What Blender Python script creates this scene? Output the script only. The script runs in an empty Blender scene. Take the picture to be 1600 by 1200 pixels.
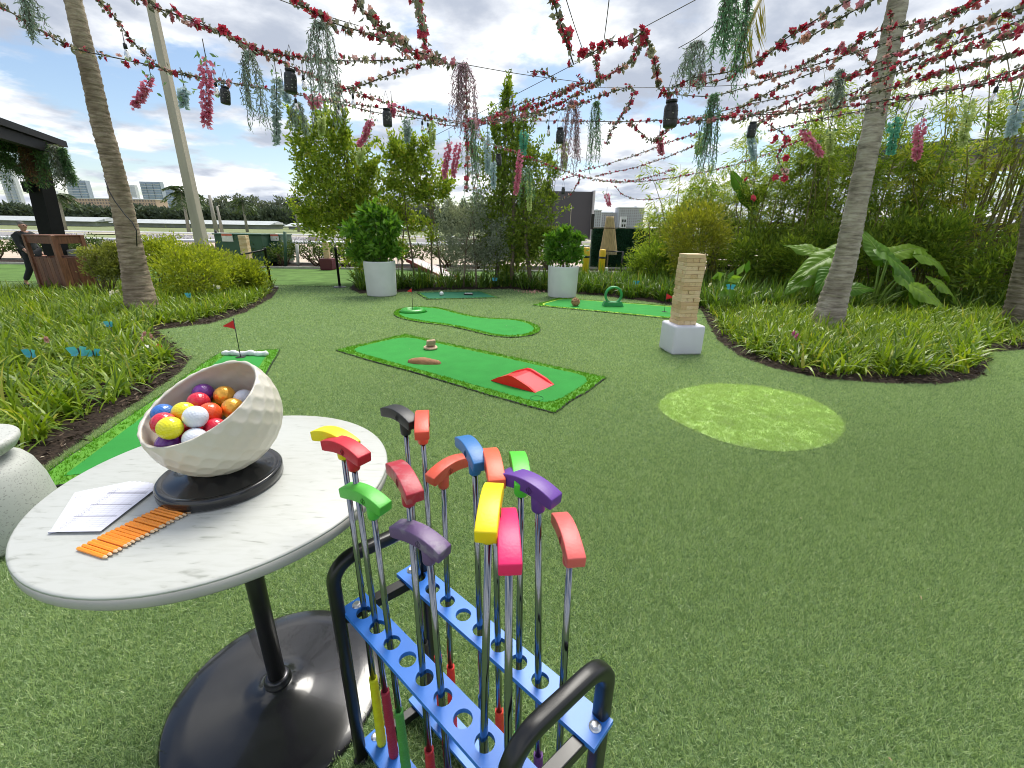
import bpy, bmesh, math, random
import numpy as np
from mathutils import Vector, Matrix, Euler
random.seed(7); RNG = np.random.default_rng(7)
SC = bpy.context.scene
COL = SC.collection
PI = math.pi
# ------------------------------------------------------------------ camera
CAM_H, FPX, TILT, ROLL = 1.31, 680.0, 0.3465, -0.0155      # metres, focal length for a 1600 px wide frame
_c, _s, _ct, _st = math.cos(ROLL), math.sin(ROLL), math.cos(TILT), math.sin(TILT)
right = Vector((_c, -_s*_st, -_s*_ct)); down = Vector((-_s, -_c*_st, -_c*_ct)); fwd = Vector((0, _ct, -_st))
cd = bpy.data.cameras.new('camera'); cam = bpy.data.objects.new('camera', cd); COL.objects.link(cam)
cd.sensor_width = 36; cd.lens = FPX/1600*36; cd.clip_start = .02; cd.clip_end = 6000
m = Matrix.Identity(4)
for i in range(3):
    m[i][0] = right[i]; m[i][1] = -down[i]; m[i][2] = -fwd[i]
m[2][3] = CAM_H
cam.matrix_world = m
SC.camera = cam
# ------------------------------------------------------------------ world, sun, exposure
SUN_DIR = Vector((.12, .50, .86)).normalized()
w = bpy.data.worlds.new('World'); SC.world = w; w.use_nodes = True
nt = w.node_tree; N = nt.nodes; Lk = nt.links; N.clear()
def nd(t, **k):
    n = N.new(t)
    for a, b in k.items(): setattr(n, a, b)
    return n
def mth(op, a, b=None, clamp=False):
    n = nd('ShaderNodeMath', operation=op, use_clamp=clamp)
    for i, v in enumerate((a, b)):
        if v is None: continue
        if isinstance(v, (int, float)): n.inputs[i].default_value = v
        else: Lk.new(v, n.inputs[i])
    return n.outputs[0]
out = nd('ShaderNodeOutputWorld')
sky = nd('ShaderNodeTexSky', sky_type='NISHITA'); sky.sun_disc = False
sky.sun_elevation = math.asin(SUN_DIR.z); sky.sun_rotation = math.atan2(SUN_DIR.x, SUN_DIR.y)
sky.air_density = 1.0; sky.dust_density = .7; sky.ozone_density = 1.3
bg1 = nd('ShaderNodeBackground'); bg1.inputs[1].default_value = .075
Lk.new(sky.outputs[0], bg1.inputs[0])
tc = nd('ShaderNodeTexCoord'); sx = nd('ShaderNodeSeparateXYZ'); Lk.new(tc.outputs['Generated'], sx.inputs[0])
zz = mth('ADD', mth('MAXIMUM', sx.outputs[2], 0.0), .16)
cx = nd('ShaderNodeCombineXYZ')
Lk.new(mth('DIVIDE', sx.outputs[0], zz), cx.inputs[0]); Lk.new(mth('DIVIDE', sx.outputs[1], zz), cx.inputs[1])
cx.inputs[2].default_value = 4.1
def noise(vec, sc, det, rough, off=0, dist=0):
    mp = nd('ShaderNodeMapping'); Lk.new(vec, mp.inputs[0]); mp.inputs['Location'].default_value = (off, off*.7, off*.3)
    n = nd('ShaderNodeTexNoise'); n.inputs['Scale'].default_value = sc; n.inputs['Detail'].default_value = det
    n.inputs['Roughness'].default_value = rough; n.inputs['Distortion'].default_value = dist
    Lk.new(mp.outputs[0], n.inputs['Vector']); return n.outputs[0]
n1 = noise(cx.outputs[0], 1.05, 9, .55, 3.4, .1)
n2 = noise(cx.outputs[0], 1.7, 7, .55, 9.2, .15)
def smooth(v, a, b):
    n = nd('ShaderNodeMapRange', interpolation_type='SMOOTHSTEP'); Lk.new(v, n.inputs[0])
    n.inputs[1].default_value = a; n.inputs[2].default_value = b; return n.outputs[0]
cover = smooth(n1, .43, .52)
cr = nd('ShaderNodeValToRGB'); Lk.new(smooth(n2, .36, .66), cr.inputs[0])
cr.color_ramp.elements[0].color = (.27, .30, .36, 1); cr.color_ramp.elements[1].color = (.74, .74, .73, 1)
e = cr.color_ramp.elements.new(.5); e.color = (.47, .49, .525, 1)
bg2 = nd('ShaderNodeBackground'); bg2.inputs[1].default_value = 1.0; Lk.new(cr.outputs[0], bg2.inputs[0])
mx = nd('ShaderNodeMixShader'); Lk.new(cover, mx.inputs[0]); Lk.new(bg1.outputs[0], mx.inputs[1]); Lk.new(bg2.outputs[0], mx.inputs[2])
Lk.new(mx.outputs[0], out.inputs[0])
sd = bpy.data.lights.new('sun', 'SUN'); sd.energy = 2.3; sd.angle = math.radians(28); sd.color = (1, .96, .88)
sun = bpy.data.objects.new('sun', sd); COL.objects.link(sun)
sun.rotation_euler = SUN_DIR.to_track_quat('Z', 'Y').to_euler(); sun.location = (0, 0, 30)
vs = SC.view_settings; vs.view_transform = 'Standard'; vs.look = 'None'; vs.gamma = 1; vs.exposure = 1.0; vs.use_curve_mapping = False
SC.render.engine = 'CYCLES'
cy = SC.cycles; cy.max_bounces = 5; cy.diffuse_bounces = 2; cy.glossy_bounces = 3; cy.transmission_bounces = 4; cy.transparent_max_bounces = 4; cy.adaptive_threshold = .025
cy.caustics_reflective = False; cy.caustics_refractive = False; cy.use_denoising = True; cy.filter_width = 1.0
# ------------------------------------------------------------------ where a spot of the photograph lies in the place
def zg(y): return -.03*min(max(y-1, 0), 10)                  # the lawn falls 3 percent away from the table
def ray(x, y):
    v = right*(x-800) + down*(y-600) + fwd*FPX
    return v
def G(x, y, h=0.):                                            # on the ground
    d = ray(x, y); Y = 5.
    for _ in range(60):
        k = (zg(Y)+h-CAM_H)/d.z if d.z < -1e-6 else 400/d.y
        Y = min(k*d.y, 400)
    k = Y/d.y
    return Vector((d.x*k, d.y*k, zg(Y)+h))
def Z(x, y, z):
    d = ray(x, y); k = (z-CAM_H)/d.z; return Vector((d.x*k, d.y*k, z))
def PY(x, y, Y):
    d = ray(x, y); k = Y/d.y; return Vector((d.x*k, Y, CAM_H+d.z*k))
def mpp(P): return (Vector(P)-Vector((0, 0, CAM_H))).dot(fwd)/FPX   # metres per photo pixel at P
# ------------------------------------------------------------------ materials
MATS = {}
def _nodes(name):
    m = bpy.data.materials.new(name); m.use_nodes = True
    t = m.node_tree; b = t.nodes['Principled BSDF']; MATS[name] = m
    return m, t, b
def rgba(c): return (c[0], c[1], c[2], 1)
def mat(name, col, rough=.6, metal=0., var=.12, scale=8., bump=0., bscale=60., spec=.5, stretch=(1, 1, 1), col2=None, det=4., coat=0., contrast=(.3, .7), coords='Object'):
    if name in MATS: return MATS[name]
    m, t, b = _nodes(name); n = t.nodes; l = t.links
    b.inputs['Roughness'].default_value = rough; b.inputs['Metallic'].default_value = metal
    b.inputs['Specular IOR Level'].default_value = spec; b.inputs['Coat Weight'].default_value = coat
    tc = n.new('ShaderNodeTexCoord'); mp = n.new('ShaderNodeMapping'); mp.inputs['Scale'].default_value = stretch
    l.new(tc.outputs[coords], mp.inputs[0])
    nz = n.new('ShaderNodeTexNoise'); nz.inputs['Scale'].default_value = scale; nz.inputs['Detail'].default_value = det
    l.new(mp.outputs[0], nz.inputs['Vector'])
    cr = n.new('ShaderNodeValToRGB'); l.new(nz.outputs[0], cr.inputs[0])
    cr.color_ramp.elements[0].position, cr.color_ramp.elements[1].position = contrast
    cr.color_ramp.elements[0].color = rgba([c*(1-var) for c in col])
    cr.color_ramp.elements[1].color = rgba(col2 if col2 else [min(1, c*(1+var)) for c in col])
    l.new(cr.outputs[0], b.inputs['Base Color'])
    if bump:
        nb = n.new('ShaderNodeTexNoise'); nb.inputs['Scale'].default_value = bscale; nb.inputs['Detail'].default_value = 5
        l.new(mp.outputs[0], nb.inputs['Vector'])
        bp = n.new('ShaderNodeBump'); bp.inputs['Strength'].default_value = bump; bp.inputs['Distance'].default_value = .01
        l.new(nb.outputs[0], bp.inputs['Height']); l.new(bp.outputs[0], b.inputs['Normal'])
    return m
def leafmat(name, c1, c2, trans=.3, rough=.5, c3=None, spec=.35, tint=(1.5, 1.5, .7)):
    if name in MATS: return MATS[name]
    m, t, b = _nodes(name); n = t.nodes; l = t.links
    g = n.new('ShaderNodeNewGeometry'); oi = n.new('ShaderNodeObjectInfo')
    ad = n.new('ShaderNodeMath'); ad.operation = 'ADD'; l.new(g.outputs['Random Per Island'], ad.inputs[0]); l.new(oi.outputs['Random'], ad.inputs[1])
    fr = n.new('ShaderNodeMath'); fr.operation = 'FRACT'; l.new(ad.outputs[0], fr.inputs[0])
    cr = n.new('ShaderNodeValToRGB'); l.new(fr.outputs[0], cr.inputs[0])
    cr.color_ramp.elements[0].color = rgba(c1); cr.color_ramp.elements[1].color = rgba(c2)
    if c3:
        e = cr.color_ramp.elements.new(.93); e.color = rgba(c2); cr.color_ramp.elements[-1].color = rgba(c3)
    l.new(cr.outputs[0], b.inputs['Base Color']); b.inputs['Roughness'].default_value = rough; b.inputs['Specular IOR Level'].default_value = spec
    if trans:
        tr = n.new('ShaderNodeBsdfTranslucent')
        mul = n.new('ShaderNodeMix'); mul.data_type = 'RGBA'; mul.blend_type = 'MULTIPLY'; mul.inputs[0].default_value = 1
        l.new(cr.outputs[0], mul.inputs[6]); mul.inputs[7].default_value = rgba(tint); l.new(mul.outputs[2], tr.inputs[0])
        ms = n.new('ShaderNodeMixShader'); ms.inputs[0].default_value = trans
        l.new(b.outputs[0], ms.inputs[1]); l.new(tr.outputs[0], ms.inputs[2])
        l.new(ms.outputs[0], n['Material Output'].inputs[0])
    return m
# ------------------------------------------------------------------ objects
def tag(o, label=None, cat=None, group=None, kind=None):
    if label: o['label'] = label
    if cat: o['category'] = cat
    if group: o['group'] = group
    if kind: o['kind'] = kind
    return o
def thing(name, loc, label, cat, group=None):
    o = bpy.data.objects.new(name, None); COL.objects.link(o); o.location = loc; o.empty_display_size = .1
    return tag(o, label, cat, group)
def worg(o):
    v = Vector((0, 0, 0))
    while o is not None: v += Vector(o.location); o = o.parent
    return v
def link(name, me, mats, parent=None, at=None):
    if not isinstance(mats, (list, tuple)): mats = [mats]
    for x in mats: me.materials.append(x)
    o = bpy.data.objects.new(name, me); COL.objects.link(o)
    if parent is not None: o.parent = parent
    elif at is not None: o.location = at
    return o
def npmesh(name, V, F, mats, parent=None, at=None, smooth=False, mi=None, kind=None):
    """V (n,3) world coordinates, F (m,3|4) index array"""
    V = np.asarray(V, dtype=np.float64); F = np.asarray(F, dtype=np.int32)
    org = worg(parent) if parent is not None else (Vector(at) if at is not None else Vector((0, 0, 0)))
    V = V-np.array(org)
    me = bpy.data.meshes.new(name); k = F.shape[1]
    me.vertices.add(len(V)); me.vertices.foreach_set('co', V.ravel())
    me.loops.add(F.size); me.loops.foreach_set('vertex_index', F.ravel())
    me.polygons.add(len(F)); me.polygons.foreach_set('loop_start', np.arange(0, F.size, k, dtype=np.int32))
    if mi is not None: me.polygons.foreach_set('material_index', np.asarray(mi, dtype=np.int32))
    me.update(calc_edges=True); me.validate()
    me.polygons.foreach_set('use_smooth', np.full(len(me.polygons), smooth))
    o = link(name, me, mats, parent, at)
    if kind: o['kind'] = kind
    return o
class MB:
    def __init__(s): s.v = []; s.f = []; s.m = []; s.sm = []
    def add(s, V, F, m=0, smooth=False):
        b = len(s.v); s.v += [Vector(p) for p in V]
        for f in F: s.f.append([b+i for i in f]); s.m.append(m); s.sm.append(smooth)
        return s
    def box(s, c, d, rz=0, m=0, rot=None):
        R = rot if rot is not None else Matrix.Rotation(rz, 3, 'Z')
        hx, hy, hz = d[0]/2, d[1]/2, d[2]/2
        P = [Vector(c)+R @ Vector((x*hx, y*hy, z*hz)) for z in (-1, 1) for x, y in ((-1, -1), (1, -1), (1, 1), (-1, 1))]
        return s.add(P, [(3, 2, 1, 0), (4, 5, 6, 7), (0, 1, 5, 4), (1, 2, 6, 5), (2, 3, 7, 6), (3, 0, 4, 7)], m)
    def bar(s, a, b, wd, ht, m=0):                         # box beam between two points
        a, b = Vector(a), Vector(b); d = b-a; L = d.length; q = d.to_track_quat('X', 'Z').to_matrix()
        return s.box((a+b)/2, (L, wd, ht), m=m, rot=q)
    def tube(s, path, r, n=10, m=0, caps=True, prof=None, smooth=True, up=None):
        P = [Vector(p) for p in path]; k = len(P)
        if not isinstance(r, (list, tuple, np.ndarray)): r = [r]*k
        prof = prof or [(math.cos(2*PI*i/n), math.sin(2*PI*i/n)) for i in range(n)]
        n = len(prof); rows = []; T0 = None; A = None
        for i in range(k):
            T = (P[min(i+1, k-1)]-P[max(i-1, 0)]).normalized()
            if A is None:
                ref = Vector(up) if up else (Vector((0, 0, 1)) if abs(T.z) < .9 else Vector((1, 0, 0)))
                A = (ref-T*ref.dot(T)).normalized()
            else:
                A = (A-T*A.dot(T)).normalized()
            B = T.cross(A)
            rows += [P[i]+(A*x+B*y)*r[i] for x, y in prof]
        F = [(i*n+j, i*n+(j+1) % n, (i+1)*n+(j+1) % n, (i+1)*n+j) for i in range(k-1) for j in range(n)]
        s.add(rows, F, m, smooth)
        if caps:
            b = len(s.v)-k*n
            s.f.append([b+j for j in range(n)][::-1]); s.m.append(m); s.sm.append(False)
            s.f.append([b+(k-1)*n+j for j in range(n)]); s.m.append(m); s.sm.append(False)
        return s
    def lathe(s, prof, n=32, c=(0, 0, 0), m=0, smooth=True, closed=False):
        c = Vector(c); V = []; k = len(prof)
        for r, z in prof:
            V += [c+Vector((r*math.cos(2*PI*j/n), r*math.sin(2*PI*j/n), z)) for j in range(n)]
        F = [(i*n+j, i*n+(j+1) % n, (i+1)*n+(j+1) % n, (i+1)*n+j) for i in range(k-1) for j in range(n)]
        s.add(V, F, m, smooth)
        b = len(s.v)-k*n
        if prof[0][0] > 1e-4: s.f.append([b+j for j in range(n)][::-1]); s.m.append(m); s.sm.append(False)
        if prof[-1][0] > 1e-4: s.f.append([b+(k-1)*n+j for j in range(n)]); s.m.append(m); s.sm.append(False)
        return s
    def prism(s, poly, z0, z1, m=0):                        # poly: list of 3D or 2D points; z0,z1 offsets
        n = len(poly); P = [Vector((p[0], p[1], p[2] if len(p) > 2 else 0)) for p in poly]
        V = [p+Vector((0, 0, z0)) for p in P]+[p+Vector((0, 0, z1)) for p in P]
        s.add(V, [list(range(n))[::-1], list(range(n, 2*n))]+[(i, (i+1) % n, n+(i+1) % n, n+i) for i in range(n)], m); return s
    def build(s, name, mats, parent=None, at=None, bevel=0, seg=2, kind=None, recalc=False):
        org = worg(parent) if parent is not None else (Vector(at) if at is not None else Vector((0, 0, 0)))
        me = bpy.data.meshes.new(name); me.from_pydata([tuple(p-org) for p in s.v], [], s.f)
        me.polygons.foreach_set('material_index', s.m); me.polygons.foreach_set('use_smooth', s.sm); me.update()
        if bevel or recalc:
            bm = bmesh.new(); bm.from_mesh(me); bmesh.ops.remove_doubles(bm, verts=bm.verts, dist=1e-5)
            bmesh.ops.recalc_face_normals(bm, faces=bm.faces)
            if bevel:
                ed = [e for e in bm.edges if len(e.link_faces) == 2 and e.calc_face_angle(0) > .5]
                bmesh.ops.bevel(bm, geom=ed, offset=bevel, segments=seg, affect='EDGES', profile=.5, clamp_overlap=True)
            bm.to_mesh(me); bm.free()
        o = link(name, me, mats, parent, at)
        if kind: o['kind'] = kind
        return o
def copy_tree(o, parent=None):
    c = o.copy(); COL.objects.link(c); c.parent = parent
    for ch in o.children: copy_tree(ch, c)
    return c
# ------------------------------------------------------------------ leaves and blades
def unit(a): return a/np.maximum(np.linalg.norm(a, axis=1, keepdims=True), 1e-9)
def rnd_dirs(n, rng=RNG): return unit(rng.normal(size=(n, 3)))
def leaf_quads(P, D, L, W, fold=.25, Nn=None, rng=RNG):
    n = len(P); D = unit(D); Nn = unit(np.cross(D, rnd_dirs(n, rng))) if Nn is None else unit(Nn-D*np.sum(D*Nn, 1, keepdims=True))
    S = np.cross(D, Nn); L = np.broadcast_to(np.asarray(L, float), (n,))[:, None]; W = np.broadcast_to(np.asarray(W, float), (n,))[:, None]
    a = P; b = P+D*L*.45+S*W*.5+Nn*W*fold; c = P+D*L; d = P+D*L*.45-S*W*.5+Nn*W*fold
    V = np.stack([a, b, c, d], 1).reshape(-1, 3); F = np.arange(4*n).reshape(n, 4)
    return V, F
def catm(lst):
    V = []; F = []; o = 0
    for v, f in lst: V.append(v); F.append(f+o); o += len(v)
    return np.concatenate(V), np.concatenate(F)
def crown_leaves(C, R, n, L, W, clumps=40, spread=.22, up=.35, rng=RNG, shell=.55, droop=0., clump_pts=None):
    C = np.array(C, float); R = np.array(R, float)
    if clump_pts is None:
        d = rnd_dirs(clumps, rng); rad = shell+(1-shell)*rng.random(clumps)**.6
        clump_pts = C+d*R*rad[:, None]*rng.uniform(.75, 1.08, (clumps, 1))
    k = len(clump_pts); idx = rng.integers(0, k, n); sz = rng.uniform(.6, 1.3, k)
    off = rng.normal(size=(n, 3))*R*spread*sz[idx][:, None]*.6
    P = clump_pts[idx]+off
    D = unit(off/np.maximum(R, .01))*.6+unit(P-C)*.5+rnd_dirs(n, rng)*.7+np.array([0, 0, up])-np.array([0, 0, droop])
    return leaf_quads(P, D, L*rng.uniform(.65, 1.2, n), W*rng.uniform(.7, 1.2, n), rng=rng), clump_pts
def strap_tuft(n, L, W, lean, rng, curl=1.0, seg=4, base=.05):
    """one clump of arching strap leaves; V,F arrays around the origin"""
    parts = []
    for _ in range(n):
        az = rng.uniform(0, 2*PI); l = L*rng.uniform(.6, 1.15); w = W*rng.uniform(.75, 1.2); ln = lean*rng.uniform(.25, 1.3)
        bx = rng.normal(size=2)*base; pts = []; ang = ln*.35; p = np.array([bx[0], bx[1], 0.]); u = np.array([math.cos(az), math.sin(az), 0])
        sd = np.array([-u[1], u[0], 0]); tw = rng.uniform(-.4, .4)
        for i in range(seg+1):
            t = i/seg; ww = w*(1-t**2.2)*(.65+.35*min(1, t*4))+.0006
            s2 = sd*math.cos(tw*t)+np.array([0, 0, 1])*math.sin(tw*t)
            pts += [p-s2*ww/2, p+s2*ww/2]
            p = p+(u*math.sin(ang)+np.array([0, 0, 1])*math.cos(ang))*l/seg; ang += ln*curl/seg*rng.uniform(.6, 1.4)
        F = np.array([[2*i, 2*i+1, 2*i+3, 2*i+2] for i in range(seg)])
        parts.append((np.array(pts), F))
    return catm(parts)
def scatter(name, variants, pts, rot, scl, var, mats, vmat=None, parent=None, label=None, cat=None):
    """clumps of `variants` set out over pts: one object, instanced by geometry nodes from its own mesh"""
    pts = np.asarray(pts, float); n = len(pts); V = []; F = []; kind = []; mi = []; o = 0
    for i, (v, f) in enumerate(variants):
        V.append(v); F.append(f+o); o += len(v); kind += [i]*len(v); mi += [vmat[i] if vmat else 0]*len(f)
    F = np.concatenate(F); V = np.concatenate(V+[pts]); kind += [-1]*n
    me = bpy.data.meshes.new(name); me.vertices.add(len(V)); me.vertices.foreach_set('co', V.ravel()); k = F.shape[1]
    me.loops.add(F.size); me.loops.foreach_set('vertex_index', F.ravel().astype(np.int32)); me.polygons.add(len(F))
    me.polygons.foreach_set('loop_start', np.arange(0, F.size, k, dtype=np.int32)); me.polygons.foreach_set('material_index', np.array(mi, dtype=np.int32))
    me.update(calc_edges=True)
    def at(nm, ty, arr, fld='value'):
        a = me.attributes.new(nm, ty, 'POINT'); a.data.foreach_set(fld, arr)
    z = o
    at('kind_id', 'INT', np.array(kind, dtype=np.int32))
    at('variant', 'INT', np.concatenate([np.zeros(z), var]).astype(np.int32))
    at('scl', 'FLOAT', np.concatenate([np.ones(z), scl]).astype(np.float32))
    at('rot', 'FLOAT_VECTOR', np.concatenate([np.zeros((z, 3)), rot]).astype(np.float32).ravel(), 'vector')
    ob = link(name, me, mats, parent)
    g = bpy.data.node_groups.new(name+'_scatter', 'GeometryNodeTree')
    g.interface.new_socket('Geometry', in_out='INPUT', socket_type='NodeSocketGeometry'); g.interface.new_socket('Geometry', in_out='OUTPUT', socket_type='NodeSocketGeometry')
    gn = g.nodes; gl = g.links; gi = gn.new('NodeGroupInput'); go = gn.new('NodeGroupOutput')
    def attr(nm, ty):
        a = gn.new('GeometryNodeInputNamedAttribute'); a.data_type = ty; a.inputs[0].default_value = nm
        return [q for q in a.outputs if q.enabled][0]
    ka = attr('kind_id', 'INT')
    def sep(v):
        c = gn.new('FunctionNodeCompare'); c.data_type = 'INT'; c.operation = 'EQUAL'; en = [q for q in c.inputs if q.enabled]
        gl.new(ka, en[0]); en[1].default_value = v
        s = gn.new('GeometryNodeSeparateGeometry'); s.domain = 'POINT'; gl.new(gi.outputs[0], s.inputs[0]); gl.new(c.outputs[0], s.inputs[1]); return s.outputs[0]
    jn = gn.new('GeometryNodeJoinGeometry')
    for i in range(len(variants)):
        gt = gn.new('GeometryNodeGeometryToInstance'); gl.new(sep(i), gt.inputs[0]); gl.new(gt.outputs[0], jn.inputs[0])
    ip = gn.new('GeometryNodeInstanceOnPoints'); gl.new(sep(-1), ip.inputs['Points']); gl.new(jn.outputs[0], ip.inputs['Instance'])
    ip.inputs['Pick Instance'].default_value = True; gl.new(attr('variant', 'INT'), ip.inputs['Instance Index'])
    er = gn.new('FunctionNodeEulerToRotation'); gl.new(attr('rot', 'FLOAT_VECTOR'), er.inputs[0]); gl.new(er.outputs[0], ip.inputs['Rotation'])
    gl.new(attr('scl', 'FLOAT'), ip.inputs['Scale']); gl.new(ip.outputs[0], go.inputs[0])
    md = ob.modifiers.new('scatter', 'NODES'); md.node_group = g
    return tag(ob, label, cat, kind='stuff')
def inpoly(x, y, poly):
    x = np.asarray(x); y = np.asarray(y); r = np.zeros(x.shape, bool); n = len(poly)
    for i in range(n):
        x1, y1 = poly[i][:2]; x2, y2 = poly[(i+1) % n][:2]
        c = ((y1 > y) != (y2 > y)) & (x < (x2-x1)*(y-y1)/((y2-y1) if y2 != y1 else 1e-9)+x1)
        r ^= c
    return r
def inset(poly, d):
    n = len(poly); P = [Vector((p[0], p[1])) for p in poly]
    A = sum(P[i].x*P[(i+1) % n].y-P[(i+1) % n].x*P[i].y for i in range(n)); sg = 1 if A > 0 else -1; R = []
    for i in range(n):
        a = (P[i]-P[i-1]).normalized(); b = (P[(i+1) % n]-P[i]).normalized()
        na = Vector((-a.y, a.x))*sg; nb = Vector((-b.y, b.x))*sg; mm = (na+nb)
        mm = mm/max(.35, 1+na.dot(nb)) if mm.length > 1e-6 else na
        R.append(P[i]+mm*d)
    return R
def smoothpoly(poly, it=2):                                   # Chaikin corner cutting
    P = [Vector((p[0], p[1])) for p in poly]
    for _ in range(it):
        Q = []
        for i in range(len(P)):
            a, b = P[i], P[(i+1) % len(P)]; Q += [a*.75+b*.25, a*.25+b*.75]
        P = Q
    return P
def roundcorners(poly, r, k=6):
    P = [Vector((p[0], p[1])) for p in poly]; n = len(P); Q = []
    for i in range(n):
        a, b, c = P[i-1], P[i], P[(i+1) % n]; da = (a-b).normalized(); dc = (c-b).normalized(); s, e = b+da*r, b+dc*r
        Q += [s*(1-t)**2+b*2*t*(1-t)+e*t*t for t in [j/k for j in range(k+1)]]
    return Q
def gpoly(px): return [G(x, y) for x, y in px]
zgv = np.vectorize(zg)
# ================================================================== the setting
M_GROUND = mat('field_grass', (.17, .20, .075), .9, var=.3, scale=.12, bump=.3, bscale=3)
M_LAWN = mat('lawn_backing', (.13, .205, .085), .9, var=.3, scale=60, bump=.6, bscale=180, spec=.1, det=8, stretch=(1, 1.4, 1))
M_LAWN2 = mat('lawn_far', (.105, .19, .05), .9, var=.25, scale=2.5, bump=.5, bscale=150, spec=.1, det=8)
M_MULCH = mat('mulch', (.032, .022, .016), .95, var=.6, scale=45, bump=1., bscale=70, det=8, spec=.2)
M_SAND = mat('track_sand', (.52, .42, .33), .95, var=.12, scale=1.2, bump=.4, bscale=14)
M_PAVE = mat('kerb_concrete', (.42, .40, .37), .85, var=.15, scale=6)
def sheet(name, x0, x1, ys, z, m, kind='structure'):
    b = MB(); V = []
    for y in ys: V += [(x0, y, z(y)), (x1, y, z(y))]
    b.add(V, [(2*i, 2*i+1, 2*i+3, 2*i+2) for i in range(len(ys)-1)]); o = b.build(name, m); return tag(o, kind=kind)
tag(sheet('ground', -3000, 3000, (-40, 4500), lambda y: -.62, M_GROUND))
LAWN_X0, LAWN_X1 = -26, 22
sheet('lawn', LAWN_X0, LAWN_X1, (-8, 1, 11, 12.05), zg, M_LAWN)
sheet('far_lawn', -30, 24, (12.07, 17.0), lambda y: -.304, M_LAWN2)
b = MB(); b.bar((-30, 12.06, -.30), (24, 12.06, -.30), .03, .02); tag(b.build('turf_seam', mat('seam', (.03, .05, .02), .9)), kind='structure')
sheet('mulch_strip', -40, 24, (17.02, 18.9), lambda y: -.308, M_MULCH)
b = MB(); b.bar((-40, 17.05, -.28), (8, 17.05, -.28), .1, .1); b.bar((-40, 18.95, -.28), (8, 18.95, -.28), .12, .1); tag(b.build('kerb', M_PAVE), kind='structure')
sheet('dirt_track', -120, 60, (19.02, 44), lambda y: -.33, M_SAND)
sheet('infield_path', -300, 300, (66, 80), lambda y: -.5, mat('path_sand', (.45, .42, .30), .9, var=.1, scale=.3))
# ------------------------------------------------------------------ planting beds
PX_LEFT = [(436, 450), (425, 466), (385, 488), (330, 506), (270, 513), (247, 517), (262, 532), (278, 545), (297, 562), (285, 580), (240, 612), (180, 652), (120, 695), (60, 738), (0, 785), (-90, 850)]
BED_L = [Vector((p.x, p.y)) for p in gpoly(PX_LEFT)]+[Vector((-7.5, 1.2)), Vector((-14, 6.0))]+[Vector((p.x, p.y)) for p in gpoly([(0, 463), (60, 458), (150, 452), (250, 446), (350, 442), (425, 442)])]
PX_RIGHT = [(546, 451), (562, 459), (620, 457), (700, 453), (800, 452), (850, 457), (940, 462), (1000, 470), (1060, 479), (1096, 484), (1106, 505), (1122, 533), (1155, 557), (1210, 577), (1290, 593), (1380, 600), (1470, 601), (1528, 592), (1545, 572), (1540, 552), (1610, 546), (1720, 546)]
BED_R = [Vector((p.x, p.y)) for p in gpoly(PX_RIGHT)]+[Vector((17, 8.5)), Vector((17, 15)), Vector((6.5, 15.4)), Vector((3.0, 13.6)), Vector((-1, 13.4)), Vector((-4.7, 13.2))]
def bed(name, poly, label):
    P = poly; n = len(P); b = MB()
    I1 = inset(P, .12); V = [Vector((p.x, p.y, zg(p.y)+.004)) for p in P]+[Vector((p.x, p.y, zg(p.y)+.035)) for p in I1]
    b.add(V, [(i, (i+1) % n, n+(i+1) % n, n+i) for i in range(n)]+[list(range(n, 2*n))])
    o = b.build(name, M_MULCH, recalc=True); return tag(o, kind='structure')
bed('mulch_bed', BED_L, ''); bed('mulch_bed', BED_R, '')
def pts_in(poly, dens, rng, x0=None, densfn=None):
    xs = [p.x for p in poly]; ys = [p.y for p in poly]
    A = (max(xs)-min(xs))*(max(ys)-min(ys)); n = int(A*dens)
    x = rng.uniform(min(xs), max(xs), n); y = rng.uniform(min(ys), max(ys), n); k = inpoly(x, y, poly); x, y = x[k], y[k]
    if densfn is not None:
        k = rng.random(len(x)) < densfn(x, y); x, y = x[k], y[k]
    return x, y
rg = np.random.default_rng(11)
# wood chips over the mulch, near edges
chipV = []; 
for q in range(3):
    V, F = leaf_quads(np.zeros((7, 3))+rg.normal(size=(7, 3))*[.035, .035, .004], rg.normal(size=(7, 3))*[1, 1, .15], .05, .012, rng=rg); chipV.append((V, F))
xs, ys = [], []
for poly, dn in ((BED_L, 160), (BED_R, 120)):
    inn = inset(poly, .5); x, y = pts_in(poly, dn, rg); k = ~inpoly(x, y, inn) & (y < 9); xs.append(x[k]); ys.append(y[k])
x = np.concatenate(xs); y = np.concatenate(ys); n = len(x)
scatter('mulch_chips', chipV, np.stack([x, y, zgv(y)+.03], 1), np.stack([rg.normal(size=n)*.2, rg.normal(size=n)*.2, rg.uniform(0, 6.3, n)], 1), rg.uniform(.6, 1.4, n), rg.integers(0, 3, n),
        leafmat('wood_chip', (.02, .012, .008), (.13, .09, .06), 0, .9, (.5, .42, .33)), label='dark wood chips scattered along the edges of the planting beds', cat='mulch')
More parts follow.
